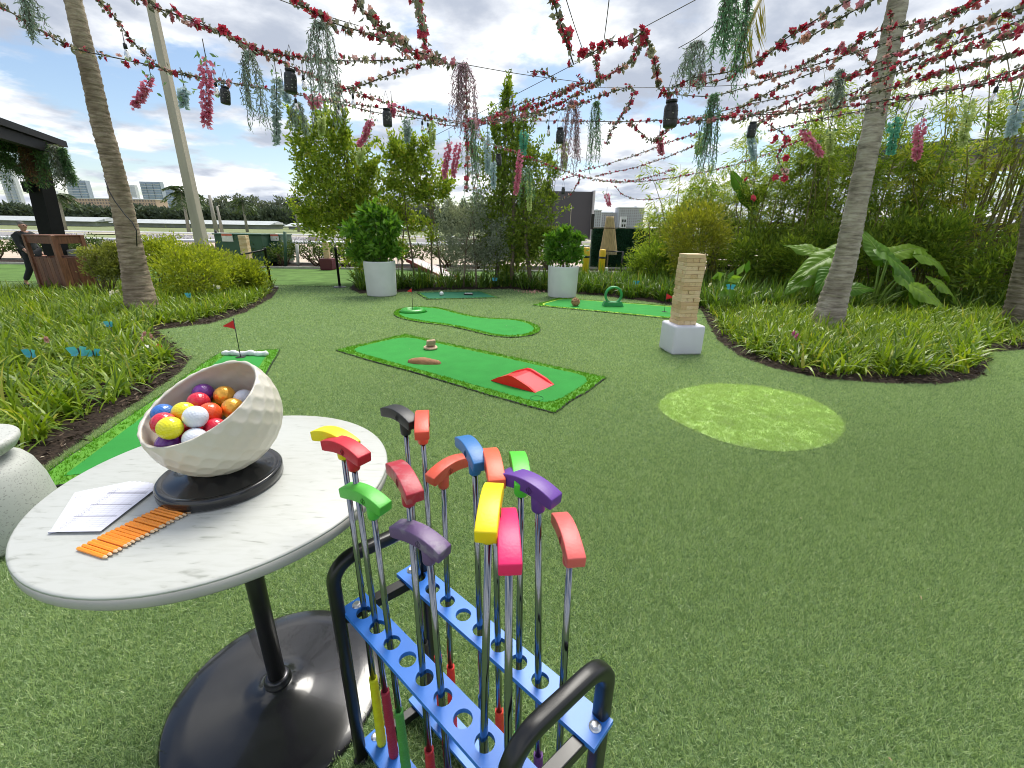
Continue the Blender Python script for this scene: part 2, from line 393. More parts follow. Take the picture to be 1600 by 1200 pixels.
# arching strap-leaved ground cover
M_STRAP = leafmat('strap_leaf', (.065, .14, .010), (.28, .385, .028), .32, .36, (.46, .42, .08))
M_STRAP2 = leafmat('strap_leaf_dark', (.04, .10, .012), (.15, .25, .03), .3, .4, (.36, .30, .06))
tuftA = [strap_tuft(14, .36, .025, 1.7, rg, 1.0, 5, .04) for _ in range(4)]
tuftB = [strap_tuft(14, .55, .032, 1.3, rg, .9, 5, .05) for _ in range(3)]
def cover(name, poly, dens, tufts, m, label, smin=.7, smax=1.15, keep=None, dz=.02):
    inn = inset(poly, .14); x, y = pts_in(poly, dens, rg); k = inpoly(x, y, inn)
    if keep is not None: k &= keep(x, y)
    x, y = x[k], y[k]; n = len(x)
    return scatter(name, tufts, np.stack([x, y, zgv(y)+dz], 1), np.stack([rg.normal(size=n)*.12, rg.normal(size=n)*.12, rg.uniform(0, 6.3, n)], 1), rg.uniform(smin, smax, n), rg.integers(0, len(tufts), n), m, label=label, cat='ground cover')
cover('strap_leaf_ground_cover', BED_L, 52, tuftA, M_STRAP, 'bright arching strap leaved ground cover filling the bed round the leaning palm and wooden bin', .6, 1.05, keep=lambda x, y: (x > -12))
cover('strap_leaf_ground_cover', BED_R, 52, tuftA, M_STRAP, 'bright strap leaved ground cover round the ringed palm beside the white cube', keep=lambda x, y: (x > 2.9) & (y < 8.6) & ((y < 7.0) | (x < 9)))
cover('fern_ground_cover', BED_R, 34, tuftB, M_STRAP2, 'darker spiky ground cover along the back bed behind the white planters', .75, 1.2, keep=lambda x, y: ((x <= 2.9) | (y >= 8.6)) & ~((x < -.6) & (y > 12.6)))
# ------------------------------------------------------------------ turf blades
def blade_tuft(n, L, W, sp, rng):
    P = np.concatenate([rng.normal(size=(n, 2))*sp, np.zeros((n, 1))], 1); D = np.concatenate([rng.normal(size=(n, 2))*.62, np.ones((n, 1))], 1); D = unit(D)
    S = unit(np.cross(D, rnd_dirs(n, rng))); l = L*rng.uniform(.6, 1.2, (n, 1))
    V = np.stack([P-S*W/2, P+S*W/2, P+D*l], 1).reshape(-1, 3); return V, np.arange(3*n).reshape(n, 3)
M_BLADE = leafmat('turf_blade', (.125, .225, .085), (.52, .65, .37), .3, .55, (.80, .84, .62))
M_BLADE_L = leafmat('turf_blade_light', (.33, .48, .16), (.58, .72, .34), .3, .6)
MATPX = {
 'A': [(525, 549), (634, 524), (948, 592), (866, 648)],
 'W': [(614, 490), (622, 484), (650, 480), (690, 482), (730, 494), (770, 499), (810, 500), (838, 508), (847, 517), (835, 525), (800, 529), (765, 526), (735, 518), (700, 510), (665, 506), (635, 501), (618, 496)],
 'R': [(832, 478), (874, 466.5), (1068, 481), (1066, 501)],
 'D': [(650, 458), (752, 456), (780.5, 466), (666.5, 468.5)]}
MATW = {k: [Vector((p.x, p.y)) for p in gpoly(v)] for k, v in MATPX.items()}
fl = G(343, 553); fr = G(438, 548); nl = G(40, 768)
MATW['L'] = [Vector((fl.x, fl.y)), Vector((fr.x, fr.y)), Vector((nl.x+.86, nl.y+.22)), Vector((nl.x, nl.y))]
OVAL_PX = [(1025, 632), (1050, 612), (1110, 600), (1180, 603), (1250, 617), (1300, 640), (1322, 665), (1310, 690), (1270, 704), (1210, 708), (1140, 696), (1085, 674), (1040, 652)]
OVAL = smoothpoly([Vector((p.x, p.y)) for p in gpoly(OVAL_PX)], 1)
rt = np.random.default_rng(5)
def lawn_pts(n0, ymin, ymax, dens):
    Y = []; X = []
    for y0 in np.arange(ymin, ymax, .25):
        y1 = y0+.25; xw = 1.3*y1+1.6; c = 1/math.sqrt(dens(y0)); gx, gy = np.meshgrid(np.arange(-xw, xw, c), np.arange(y0, y1, c)); n = gx.size
        Y.append(gy.ravel()+rt.uniform(-.6, .6, n)*c); X.append(gx.ravel()+rt.uniform(-.6, .6, n)*c)
    return np.concatenate(X), np.concatenate(Y)
x, y = lawn_pts(0, .2, 12.0, lambda y: min(9000, 9000*(2.0/max(y, .1))**2))
k = ~inpoly(x, y, BED_L) & ~inpoly(x, y, BED_R) & ~inpoly(x, y, OVAL)
for q in MATW.values(): k &= ~inpoly(x, y, q)
k &= (np.hypot(x+.6697, y-.8988) > .292)
x, y = x[k], y[k]; n = len(x); grow = np.clip(y/2.6, 1, 3.2)
tv = [blade_tuft(13, .019, .0022, .010, rt) for _ in range(5)]
scatter('artificial_turf', tv, np.stack([x, y, zgv(y)], 1), np.stack([rt.normal(size=n)*.08+.34*np.sin(x*.9+y*.6+1.3*np.sin(y*1.3+x*.4)), rt.normal(size=n)*.08+.34*np.cos(y*1.1-x*.7+1.1*np.sin(x*1.5)), rt.uniform(0, 6.3, n)], 1), rt.uniform(.8, 1.2, n)*(.75+.25*grow), rt.integers(0, 5, n), M_BLADE, label='short olive green artificial turf covering the open lawn', cat='turf')
x, y = pts_in(OVAL, 4200, rt); n = len(x)
b = MB(); b.add([Vector((p.x, p.y, zg(p.y)+.006)) for p in OVAL], [list(range(len(OVAL)))]); tag(b.build('turf_oval', mat('oval_backing', (.36, .52, .16), .9, var=.4, scale=7, det=6)), kind='structure')
scatter('oval_turf', tv, np.stack([x, y, zgv(y)+.004], 1), np.stack([rt.normal(size=n)*.1, rt.normal(size=n)*.1, rt.uniform(0, 6.3, n)], 1), rt.uniform(.9, 1.3, n), rt.integers(0, 5, n), M_BLADE_L, label='pale lime green oval of turf set into the lawn beside the white cube', cat='turf')
lx = rt.uniform(-5, 5, 80); ly = rt.uniform(.7, 10, 80); kk = ~inpoly(lx, ly, BED_L) & ~inpoly(lx, ly, BED_R); lx, ly = lx[kk], ly[kk]; nl_ = len(lx)
V, F = leaf_quads(np.stack([lx, ly, zgv(ly)+.022], 1), np.concatenate([rt.normal(size=(nl_, 2)), rt.normal(size=(nl_, 1))*.15], 1), rt.uniform(.010, .03, nl_), .006, Nn=np.tile([0., 0, 1], (nl_, 1)), rng=rt)
tag(npmesh('leaf_litter', V, F, leafmat('dry_litter', (.30, .22, .10), (.62, .58, .42), 0, .8)), 'tiny dry leaf scraps lying about on the turf', 'litter', kind='stuff')
# ------------------------------------------------------------------ far side: track rails, barns, tree line, skyline
M_WHITE = mat('white_paint', (.80, .80, .80), .45, var=.04, scale=3)
M_ROOF = mat('barn_roof', (.42, .45, .45), .6, var=.1, scale=.5)
M_BARN = mat('barn_wall', (.30, .33, .30), .8, var=.2, scale=.4)
def rail(Y, x0, x1, z, r, step, label, panels=()):
    t = thing('track_rail', ((x0+x1)/2, Y, -.33), label, 'railing', 'white racetrack railings')
    b = MB(); b.tube([(x0, Y, z), (x1, Y, z)], r, 8); b.build('top_rail', M_WHITE, t)
    x = x0+.6
    while x < x1:
        b = MB(); b.tube([(x, Y, -.33), (x, Y, z-r*.5)], r*.6, 6); b.build('post', M_WHITE, t); x += step
    return t
pr = PY(400, 378, 19.4); rail(19.4, -60, 3.2, pr.z, .075, 3.2, 'thick near white rail running along the track behind the low hedge')
pf = PY(400, 366, 40); rail(44.2, -150, 60, PY(400, 366, 44.2).z, .09, 6, 'thin far white rail on the other side of the dirt track')
M_PANEL = [mat('panel_white', (.74, .76, .80), .6, var=.06, scale=1), mat('panel_grey', (.30, .29, .29), .6), mat('panel_print', (.62, .63, .68), .6, var=.3, scale=6, contrast=(.45, .55))]
bnr = [(-5, 60, 0), (62, 118, 2), (120, 130, 0), (180, 206, 0), (232, 300, 2), (302, 338, 0), (444, 458, 0), (459, 480, 2), (481, 508, 1), (509, 540, 0), (650, 700, 0), (702, 730, 1), (760, 800, 0)]
for i, (xa, xb, mm) in enumerate(bnr):
    a = PY(xa, 366+.012*xa-4, 43.4); c = PY(xb, 366, 43.4); z1 = PY(400, 366.5, 43.4).z; b = MB(); b.box(((a.x+c.x)/2, 43.4, z1-.42), (abs(c.x-a.x), .06, .62))
    o = b.build('rail_banner', M_PANEL[mm], at=((a.x+c.x)/2, 43.4, -.33))
    ORD_ = ('first', 'second', 'third', 'fourth', 'fifth', 'sixth', 'seventh', 'eighth', 'ninth')
    nth = sum(1 for q in bnr[:i] if q[2] == mm)
    tag(o, '%s %s from the pavilion end of the far track rail' % (ORD_[nth], ['plain white banner panel', 'plain dark grey banner panel', 'faintly printed pale banner panel'][mm]), 'banner', ['plain white rail banners', 'dark grey rail banners', 'printed rail banners'][mm])
def barn(xa, xb, yt, yb, Y, label, cup=False):
    a = PY(xa, yt, Y); c = PY(xb, yt, Y); zb = -.5; zt = PY((xa+xb)/2, yt, Y).z; ze = zt-(zt-zb)*.42
    t = thing('stable_barn', ((a.x+c.x)/2, Y, zb), label, 'barn', 'long stable barns')
    b = MB(); b.box(((a.x+c.x)/2, Y+5, (zb+ze)/2), (c.x-a.x-2, 9, ze-zb)); b.build('wall', M_BARN, t)
    b = MB(); x0, x1 = a.x, c.x
    b.add([(x0, Y-1, ze-.2), (x1, Y-1, ze-.2), (x1, Y+11, ze-.2), (x0, Y+11, ze-.2), (x0, Y+5, zt), (x1, Y+5, zt)], [(0, 1, 5, 4), (2, 3, 4, 5), (0, 4, 3), (1, 2, 5), (3, 2, 1, 0)]); rf = b.build('roof', M_ROOF, t)
    b = MB(); b.box((x1+.1, Y+5, (ze+zt)/2-.2), (.3, 5, (zt-ze)*.6)); b.build('gable_board', M_WHITE, rf)
barn(-60, 150, 337.5, 348, 150, 'long grey roofed barn showing behind the black pavilion post')
barn(172, 422, 343.5, 352, 150, 'longest grey roofed barn, behind the concrete pole')
barn(444, 660, 350, 356, 150, 'grey roofed barn partly hidden by the trees behind the first planter')
# tree line
rl = np.random.default_rng(3)
def treeline(name, Y, x0, x1, n, hfun, L, m, label, base=-.5):
    X = rl.uniform(x0, x1, n); h = hfun(X)*rl.random(n)**.7
    P = np.stack([X, Y+rl.uniform(-4, 4, n), base+h], 1); D = rnd_dirs(n, rl)+[0, 0, .8]
    V, F = leaf_quads(P, D, L*rl.uniform(.6, 1.4, n), L*.6, rng=rl)
    return tag(npmesh(name, V, F, m), label, 'tree line', kind='stuff')
M_FAR = leafmat('far_foliage', (.06, .085, .055), (.13, .165, .105), .1, .8)
M_FAR2 = leafmat('casuarina', (.11, .135, .105), (.21, .24, .185), .2, .8)
ztop = PY(100, 327, 215).z
treeline('hedge_tree_line', 215, -330, 18, 24000, lambda x: ztop+.5+.7*np.sin(x*.21)+.5*np.sin(x*.57+1), 2.4, M_FAR, 'dense clipped dark tree line far beyond the barns')
treeline('casuarina_tree_line', 235, -170, 25, 15000, lambda x: 9.5+3.2*np.abs(np.sin(x*.33))+2.0*np.sin(x*.9), 1.6, M_FAR2, 'feathery taller trees rising behind the clipped tree line')
# far palms
M_PTR = mat('far_palm_trunk', (.30, .28, .24), .9); M_FROND = leafmat('far_frond', (.04, .07, .03), (.09, .13, .05), .2)
def far_palm(px, ptop, pbase, Y, label, R=2.2):
    a = PY(px, ptop, Y); bs = PY(px+(pbase-ptop)*.17, pbase, Y); t = thing('far_palm', (bs.x, Y, -.5), label, 'palm tree', 'tall palms beyond the track')
    b = MB(); b.tube([(bs.x, Y, -.5), ((a.x+bs.x)/2, Y, (a.z-.5)/2), tuple(a)], [.32, .22, .2], 8); b.build('trunk', M_PTR, t)
    Vs = []
    for i in range(15):
        az = i*2.4; el = random.uniform(-.5, .9); d = np.array([math.cos(az)*math.cos(el), math.sin(az)*math.cos(el), math.sin(el)])
        q = np.linspace(.05, 1, 16); P = np.array(a)+d*q[:, None]*R+np.array([0, 0, -1])*(q**2)[:, None]*R*.55
        for sg in (-1, 1):
            s = np.cross(d, [0, 0, 1]); s /= np.linalg.norm(s); Vs.append(leaf_quads(P, np.tile(s*sg*.8+d*.5+np.array([0, 0, -.5]), (16, 1)), R*.38, R*.09, rng=rl))
    V, F = catm(Vs); npmesh('crown', V, F, M_FROND, t, kind='stuff')
far_palm(378, 312, 352, 95, 'tall far palm right of the two thin poles', 2.6)
far_palm(284, 299, 350, 80, 'tall far palm hidden partly behind the concrete pole', 2.9)
far_palm(91, 304, 348, 80, 'tall far palm beside the black pavilion post', 2.4)
far_palm(459, 314, 356, 105, 'tall far palm beside the leafy tree edge', 2.5)
# thin poles by the track
for px, pt, pb, Y, lb in ((327, 305, 372, 60, 'taller thin wooden pole beyond the track'), (339, 322, 356, 80, 'shorter thin pole beyond the track')):
    a = PY(px, pt, Y); c = PY(px+(pb-pt)*.2, pb, Y); b = MB(); b.tube([(c.x, Y, -.5), tuple(a)], [.3, .16], 8); tag(b.build('track_pole', M_PTR, at=(c.x, Y, -.5)), lb, 'pole')
# skyline
M_TG = mat('tower_glass', (.22, .30, .40), .25, var=.25, scale=.05, spec=.8); M_TW = mat('tower_white', (.66, .68, .71), .7); M_TB = mat('tower_bluegrey', (.42, .48, .56), .6)
M_APT = mat('apartment_cream', (.56, .41, .31), .8, var=.1, scale=.05); M_WIN = mat('far_window', (.20, .17, .18), .4)
def tower(xa, xb, yt, Y, label, wall, strips, storey=True):
    a = PY(xa, 338, Y); c = PY(xb, 338, Y); zt = PY((xa+xb)/2, yt, Y).z; wd = c.x-a.x; cx = (a.x+c.x)/2
    t = thing('tower_block', (cx, Y, 0), label, 'tower', 'towers on the skyline')
    b = MB(); b.box((cx, Y+wd*.12, zt/2), (wd, wd*.24, zt)); b.build('wall', wall, t)
    for s0, s1, mm in strips:
        b = MB(); b.box((a.x+wd*(s0+s1)/2, Y-.4, zt*.49), (wd*(s1-s0), 1.6, zt*.96)); b.build('window_band', mm, t)
    nb = 16
    b = MB()
    for i in range(1, nb): b.box((cx, Y-1.6, zt*i/nb), (wd*.98, .5, zt/nb*.16))
    b.build('balcony_bands', M_TW, t, kind='stuff')
tower(20, 42, 268, 700, 'pale slim tower left of the pavilion post', M_TW, [(.2, .4, M_TB), (.6, .8, M_TB)])
tower(118, 149, 282, 900, 'glass tower with white left edge behind the cream apartments', M_TB, [(.25, .6, M_TG), (.7, .95, M_TG)])
tower(198, 222, 289, 950, 'white tower with one glass band just right of the leaning palm', M_TW, [(.15, .55, M_TG)])
tower(231, 262, 284, 850, 'broad blue grey tower with thin white stripes', M_TB, [(.05, .3, M_TG), (.36, .62, M_TG), (.68, .97, M_TG)])
tower(262, 283, 293, 900, 'shorter white framed tower beside the broad blue grey one', M_TW, [(.3, .8, M_TG)])
tower(420, 434, 316, 1500, 'hazy pale blue tower far behind the feathery trees', M_TB, [(.2, .45, M_TG), (.6, .85, M_TG)])
tower(78, 98, 298, 800, 'low white tower right of the pavilion post', M_TW, [(.3, .6, M_TG)])
def apartments(xa, xb, yt, Y, label, wall, rows, cols, ybase=338):
    a = PY(xa, ybase, Y); c = PY(xb, ybase, Y); zt = PY((xa+xb)/2, yt, Y).z; wd = c.x-a.x; cx = (a.x+c.x)/2
    t = thing('apartment_block', (cx, Y, 0), label, 'building')
    b = MB(); b.box((cx, Y+8, zt/2), (wd, 16, zt)); b.build('wall', wall, t)
    b = MB(); b.box((cx+wd*.2, Y+8, zt+zt*.04), (wd*.08, 8, zt*.1)); b.box((cx, Y+8, zt+.3), (wd+1, 17, .8)); b.build('roof', M_TW, t)
    b = MB()
    for r in range(rows):
        for q in range(cols): b.box((a.x+wd*(q+.5)/cols, Y-.05, zt*(r+.55)/rows), (wd/cols*(.5 if q % 3 else .3), .3, zt/rows*.5))
    b.build('windows', M_WIN, t, kind='stuff')
apartments(100, 249, 311, 480, 'long cream apartment block with rows of windows on the skyline', M_APT, 8, 34)
M_AGR = mat('apartment_grey', (.46, .47, .51), .8)
apartments(919, 938, 329, 420, 'narrow grey apartment tower beside the dark screen', M_AGR, 12, 6, 352)
apartments(939, 964, 333, 440, 'pale grey apartment block directly behind the closed parasol', mat('apartment_pale', (.56, .56, .58), .8), 10, 8, 352)
apartments(965, 1004, 325, 430, 'tallest grey apartment block right of the closed parasol', M_AGR, 14, 12, 352)
apartments(0, 32, 330, 460, 'low white buildings at the far end of the tree line', M_TW, 3, 8)
# ================================================================== table and what stands on it
def marble():
    m, t, b = _nodes('table_marble'); n = t.nodes; l = t.links
    tc = n.new('ShaderNodeTexCoord'); mp = n.new('ShaderNodeMapping'); mp.inputs['Rotation'].default_value = (0, 0, .5); mp.inputs['Scale'].default_value = (9, 40, 9); l.new(tc.outputs['Object'], mp.inputs[0])
    a = n.new('ShaderNodeTexNoise'); a.inputs['Scale'].default_value = 2.2; a.inputs['Detail'].default_value = 7; a.inputs['Distortion'].default_value = .6; l.new(mp.outputs[0], a.inputs[0])
    c = n.new('ShaderNodeValToRGB'); l.new(a.outputs[0], c.inputs[0]); e = c.color_ramp.elements
    e[0].position = .27; e[0].color = (.30, .31, .275, 1); e[1].position = .56; e[1].color = (.50, .51, .48, 1); q = e.new(.38); q.color = (.465, .475, .44, 1)
    l.new(c.outputs[0], b.inputs['Base Color']); b.inputs['Roughness'].default_value = .38; return m
M_MARBLE = marble(); M_EDGE = mat('table_edge', (.40, .39, .365), .5, var=.08, scale=9)
M_BLACK = mat('black_powder_coat', (.012, .012, .013), .35, var=.2, scale=20); M_BLACKG = mat('gloss_black_metal', (.014, .014, .016), .2, var=.15, scale=30, coat=.3)
TX, TY, TZ = -.6697, .8988, .74
tb = thing('bistro_table', (TX, TY, 0), 'round white marble topped pedestal table with black round base', 'table')
b = MB(); R = .3624
b.lathe([(0, TZ), (R-.006, TZ), (R-.0015, TZ-.002), (R, TZ-.005)], 96, (TX, TY, 0)); b.build('tabletop', M_MARBLE, tb, recalc=True)
b = MB(); b.lathe([(R, TZ-.0052), (R, TZ-.026), (R-.003, TZ-.030), (.05, TZ-.030)], 96, (TX, TY, 0)); b.build('edge_band', M_EDGE, tb)
b = MB(); b.lathe([(.0225, .05), (.0225, TZ-.03)], 28, (TX, TY, 0)); b.lathe([(.13, TZ-.036), (.13, TZ-.0305)], 24, (TX, TY, 0)); b.build('column', M_BLACK, tb)
b = MB(); b.lathe([(.0225, .078), (.031, .077), (.034, .071), (.031, .065), (.036, .06), (.036, .052), (.03, .046)], 28, (TX, TY, 0)); b.build('collar', mat('collar_metal', (.06, .06, .065), .25, .8), tb)
b = MB(); b.lathe([(.288, .002), (.2885, .010), (.283, .014), (.22, .019), (.15, .026), (.10, .030), (.065, .036), (.042, .048), (.03, .056)], 96, (TX, TY, 0)); b.build('base_plate', M_BLACKG, tb)
# ---- the bowl shaped like a cut golf ball
BC = Vector((-.667, .891, .904)); BR = .137; baz, bel, bh = -2.0658, 1.0866, .0483
bn = Vector((math.cos(bel)*math.cos(baz), math.cos(bel)*math.sin(baz), math.sin(bel)))
bA = bn.orthogonal().normalized(); bB = bn.cross(bA)
bw = thing('golf_ball_bowl', (BC.x, BC.y, TZ), 'white dimpled bowl shaped like a cut open golf ball on a round black base', 'bowl')
M_IVORY = mat('ivory_resin', (.64, .59, .49), .38, var=.06, scale=10, col2=(.68, .65, .57))
k = 250; i = np.arange(k)+.5; ph = np.arccos(1-2*i/k); th = PI*(1+5**.5)*i
dim = np.stack([np.cos(th)*np.sin(ph), np.sin(th)*np.sin(ph), np.cos(ph)], 1)
nt_, np_ = 110, 210; t0 = math.acos(bh/BR); rows = []
A3, B3, N3 = np.array(bA), np.array(bB), np.array(bn)
def shell_pts(th, ph, r0, depth):
    d = np.outer(np.cos(ph)*np.sin(th), A3)+np.outer(np.sin(ph)*np.sin(th), B3)+np.outer(np.full(len(ph), np.cos(th)), N3)
    ang = np.arccos(np.clip(d @ dim.T, -1, 1)).min(1); rad = .112
    q = np.clip(1-(ang/rad)**2, 0, 1); return np.array(BC)+d*(r0-depth*q**.8)[:, None] if not np.isscalar(q) else None
PHI = np.linspace(0, 2*PI, np_, endpoint=False); V = []
for q in range(nt_):
    V.append(shell_pts(t0+(PI-.001-t0)*q/(nt_-1), PHI, BR, .0028))
for q in range(60):
    V.append(shell_pts(PI-.001-(PI-.001-t0)*q/59, PHI, BR-.0075, -.0012))
nr = nt_+60; F = []
for q in range(nr):
    q2 = (q+1) % nr
    for j in range(np_): F.append((q*np_+j, q*np_+(j+1) % np_, q2*np_+(j+1) % np_, q2*np_+j))
npmesh('shell', np.concatenate(V), F, M_IVORY, bw, smooth=True)
b = MB(); b.lathe([(0, .742), (.122, .742), (.1265, .745), (.1265, .764), (.123, .768), (.118, .7685), (.114, .7665), (.108, .767), (.07, .775), (.06, .783), (.05, .779), (0, .776)], 64, (BC.x-.005, BC.y-.012, 0)); b.build('base', M_BLACKG, bw)
# ---- golf balls
def ballmesh():
    bm = bmesh.new(); bmesh.ops.create_icosphere(bm, subdivisions=5, radius=.0232)
    k = 230; i = np.arange(k)+.5; ph = np.arccos(1-2*i/k); th = PI*(1+5**.5)*i; dm = np.stack([np.cos(th)*np.sin(ph), np.sin(th)*np.sin(ph), np.cos(ph)], 1)
    C = np.array([v.co for v in bm.verts]); d = unit(C); a = np.arccos(np.clip(d @ dm.T, -1, 1)).min(1); C = d*(.0232-.0006*np.clip(1-(a/.105)**2, 0, 1))[:, None]
    for v, c in zip(bm.verts, C): v.co = c
    me = bpy.data.meshes.new('golf_ball'); bm.to_mesh(me); bm.free(); me.polygons.foreach_set('use_smooth', [True]*len(me.polygons)); me.materials.append(None); return me
BALLC = {'yellow': (.80, .74, .02), 'purple': (.16, .035, .26), 'blue': (.04, .16, .52), 'red': (.66, .02, .05), 'gold': (.90, .46, .06), 'orange': (.85, .10, .02), 'white': (.74, .77, .86)}
BM_ = {k: mat('ball_'+k, c, .28 if k != 'gold' else .3, .55 if k == 'gold' else 0, var=.05, scale=60, coat=.3) for k, c in BALLC.items()}
balls = [(210, 870, 'yellow', 'bright yellow golf ball at the low lip of the bowl'), (298, 925, 'purple', 'glittery purple golf ball against the low lip of the bowl'), (295, 680, 'blue', 'blue golf ball, the only blue one in the bowl'),
 (335, 755, 'red', 'red golf ball just in front of the blue one'), (415, 850, 'red', 'red golf ball between the lip and the front white ball'), (470, 690, 'yellow', 'yellow golf ball right of the blue one'), (515, 618, 'gold', 'mostly hidden gold golf ball behind the yellow one'),
 (548, 715, 'orange', 'orange golf ball peeking out behind the middle white one'), (555, 765, 'white', 'white golf ball in the middle of the bowl'), (555, 855, 'white', 'white golf ball half hidden by the bowl lip'), (715, 780, 'red', 'red golf ball half hidden by the bowl lip near the orange ball'),
 (702, 682, 'orange', 'large bright orange golf ball in full view in the bowl'), (682, 618, 'gold', 'gold golf ball just above the bright orange one'), (605, 600, 'red', 'red golf ball under the upper purple one'), (648, 537, 'purple', 'dark purple golf ball high in the pile'),
 (808, 545, 'gold', 'shiny gold golf ball at the top of the pile'), (860, 632, 'gold', 'shiny gold golf ball beside the rim, right of the orange one'), (885, 490, 'yellow', 'yellow golf ball at the back of the bowl'), (962, 552, 'white', 'white golf ball beside the rim at the back'), (1022, 482, 'orange', 'orange golf ball glimpsed at the back rim')]
LOW = {1: .876, 6: .872, 7: .884, 9: .886, 10: .886, 12: .885, 17: .882, 19: .880, 4: .884}
P = np.array([np.array(Z(200+x/5.333, 520+y/5.333, LOW.get(q, .902)+.012)) for q, (x, y, c, l) in enumerate(balls)])
nv = len(P); rb = np.random.default_rng(2)
under = np.array(BC)+np.stack([rb.uniform(-.07, .07, 16), rb.uniform(-.07, .07, 16), np.full(16, -.05)], 1)
P0 = P.copy(); P = np.concatenate([P, under]); rB = .0234; RI = BR-.009-rB
for it in range(500):
    d = P[:, None]-P[None]; L = np.linalg.norm(d, axis=2)+np.eye(len(P)); ov = np.clip(2*rB*.97-L, 0, None)*(1-np.eye(len(P)))
    P += (d/L[..., None]*ov[..., None]*.35).sum(1)
    v = P-np.array(BC); r = np.linalg.norm(v, axis=1); k = r > RI; P[k] = np.array(BC)+v[k]/r[k, None]*RI
    P[nv:, 2] -= .0004
    if it < 420: P[:nv] += (P0-P[:nv])*.12
bme = ballmesh()
for (x, y, c, lab), p in zip(balls, P[:nv]):
    o = bpy.data.objects.new('golf_ball', bme); COL.objects.link(o); o.location = p; o.rotation_euler = rb.uniform(0, 6, 3)
    o.material_slots[0].link = 'OBJECT'; o.material_slots[0].material = BM_[c]; tag(o, lab, 'golf ball', 'golf balls in the bowl')
for j, p in enumerate(P[nv:]):
    c = ['red', 'yellow', 'white', 'orange', 'purple', 'gold'][j % 6]
    o = bpy.data.objects.new('golf_ball', bme); COL.objects.link(o); o.location = p
    o.material_slots[0].link = 'OBJECT'; o.material_slots[0].material = BM_[c]; tag(o, 'golf ball buried under the others at the bottom of the bowl', 'golf ball', 'golf balls buried in the bowl')
# ---- pencils
M_PEN = mat('pencil_orange', (.95, .31, .02), .35, var=.05, scale=30); M_WOOD = mat('pencil_wood', (.72, .52, .32), .7); M_LEAD = mat('graphite', (.04, .04, .045), .4); M_PRINT = mat('pencil_print', (.10, .03, .01), .5)
p0, p0t, p1 = Z(122, 856, .744), Z(167, 871, .744), Z(255, 790, .744)
pd = (p0t-p0).normalized(); pq = math.atan2(pd.y, pd.x); L = .080; r = .0037
def pencil():
    t = thing('pencil', (0, 0, 0), '', 'pencil', 'row of short orange pencils')
    hx = [(r*math.cos(PI/3*i+PI/6), r*math.sin(PI/3*i+PI/6)) for i in range(6)]; q = L-.011
    def pris(x0, x1, s0, s1): 
        bb = MB(); bb.add([(x0, y*s0, z*s0) for y, z in hx]+[(x1, y*s1, z*s1) for y, z in hx], [(0, 1, 2, 3, 4, 5)]+[(6+i for i in (5, 4, 3, 2, 1, 0))]+[(i, 6+i, 6+(i+1) % 6, (i+1) % 6) for i in range(6)]); bb.f = [list(f) for f in bb.f]; return bb
    pris(0, q, 1, 1).build('body', M_PEN, t, recalc=True); pris(q, L-.003, .98, .32).build('sharpened_wood', M_WOOD, t, recalc=True); pris(L-.003, L, .32, .06).build('lead', M_LEAD, t, recalc=True)
    bb = MB(); bb.box((.030, 0, r*.866+.0001), (.016, .0012, .0002)); bb.build('print', M_PRINT, t)
    return t
pen = pencil(); npn = 20
for i in range(npn):
    o = pen if i == 0 else copy_tree(pen); f = i/(npn-1); q = p0.lerp(p1, f)
    o.location = (q.x+random.uniform(-.001, .001), q.y+random.uniform(-.001, .001), TZ+r*.88); o.rotation_euler = (0, 0, pq+random.uniform(-.015, .015))
    nth = ('first', 'second', 'third', 'fourth', 'fifth', 'sixth', 'seventh', 'eighth', 'ninth', 'tenth')
    tag(o, 'orange pencil, %s in the row counted from the end away from the bowl' % nth[i] if i < 10 else 'orange pencil, %s in the row counted from the black bowl base' % nth[npn-1-i])
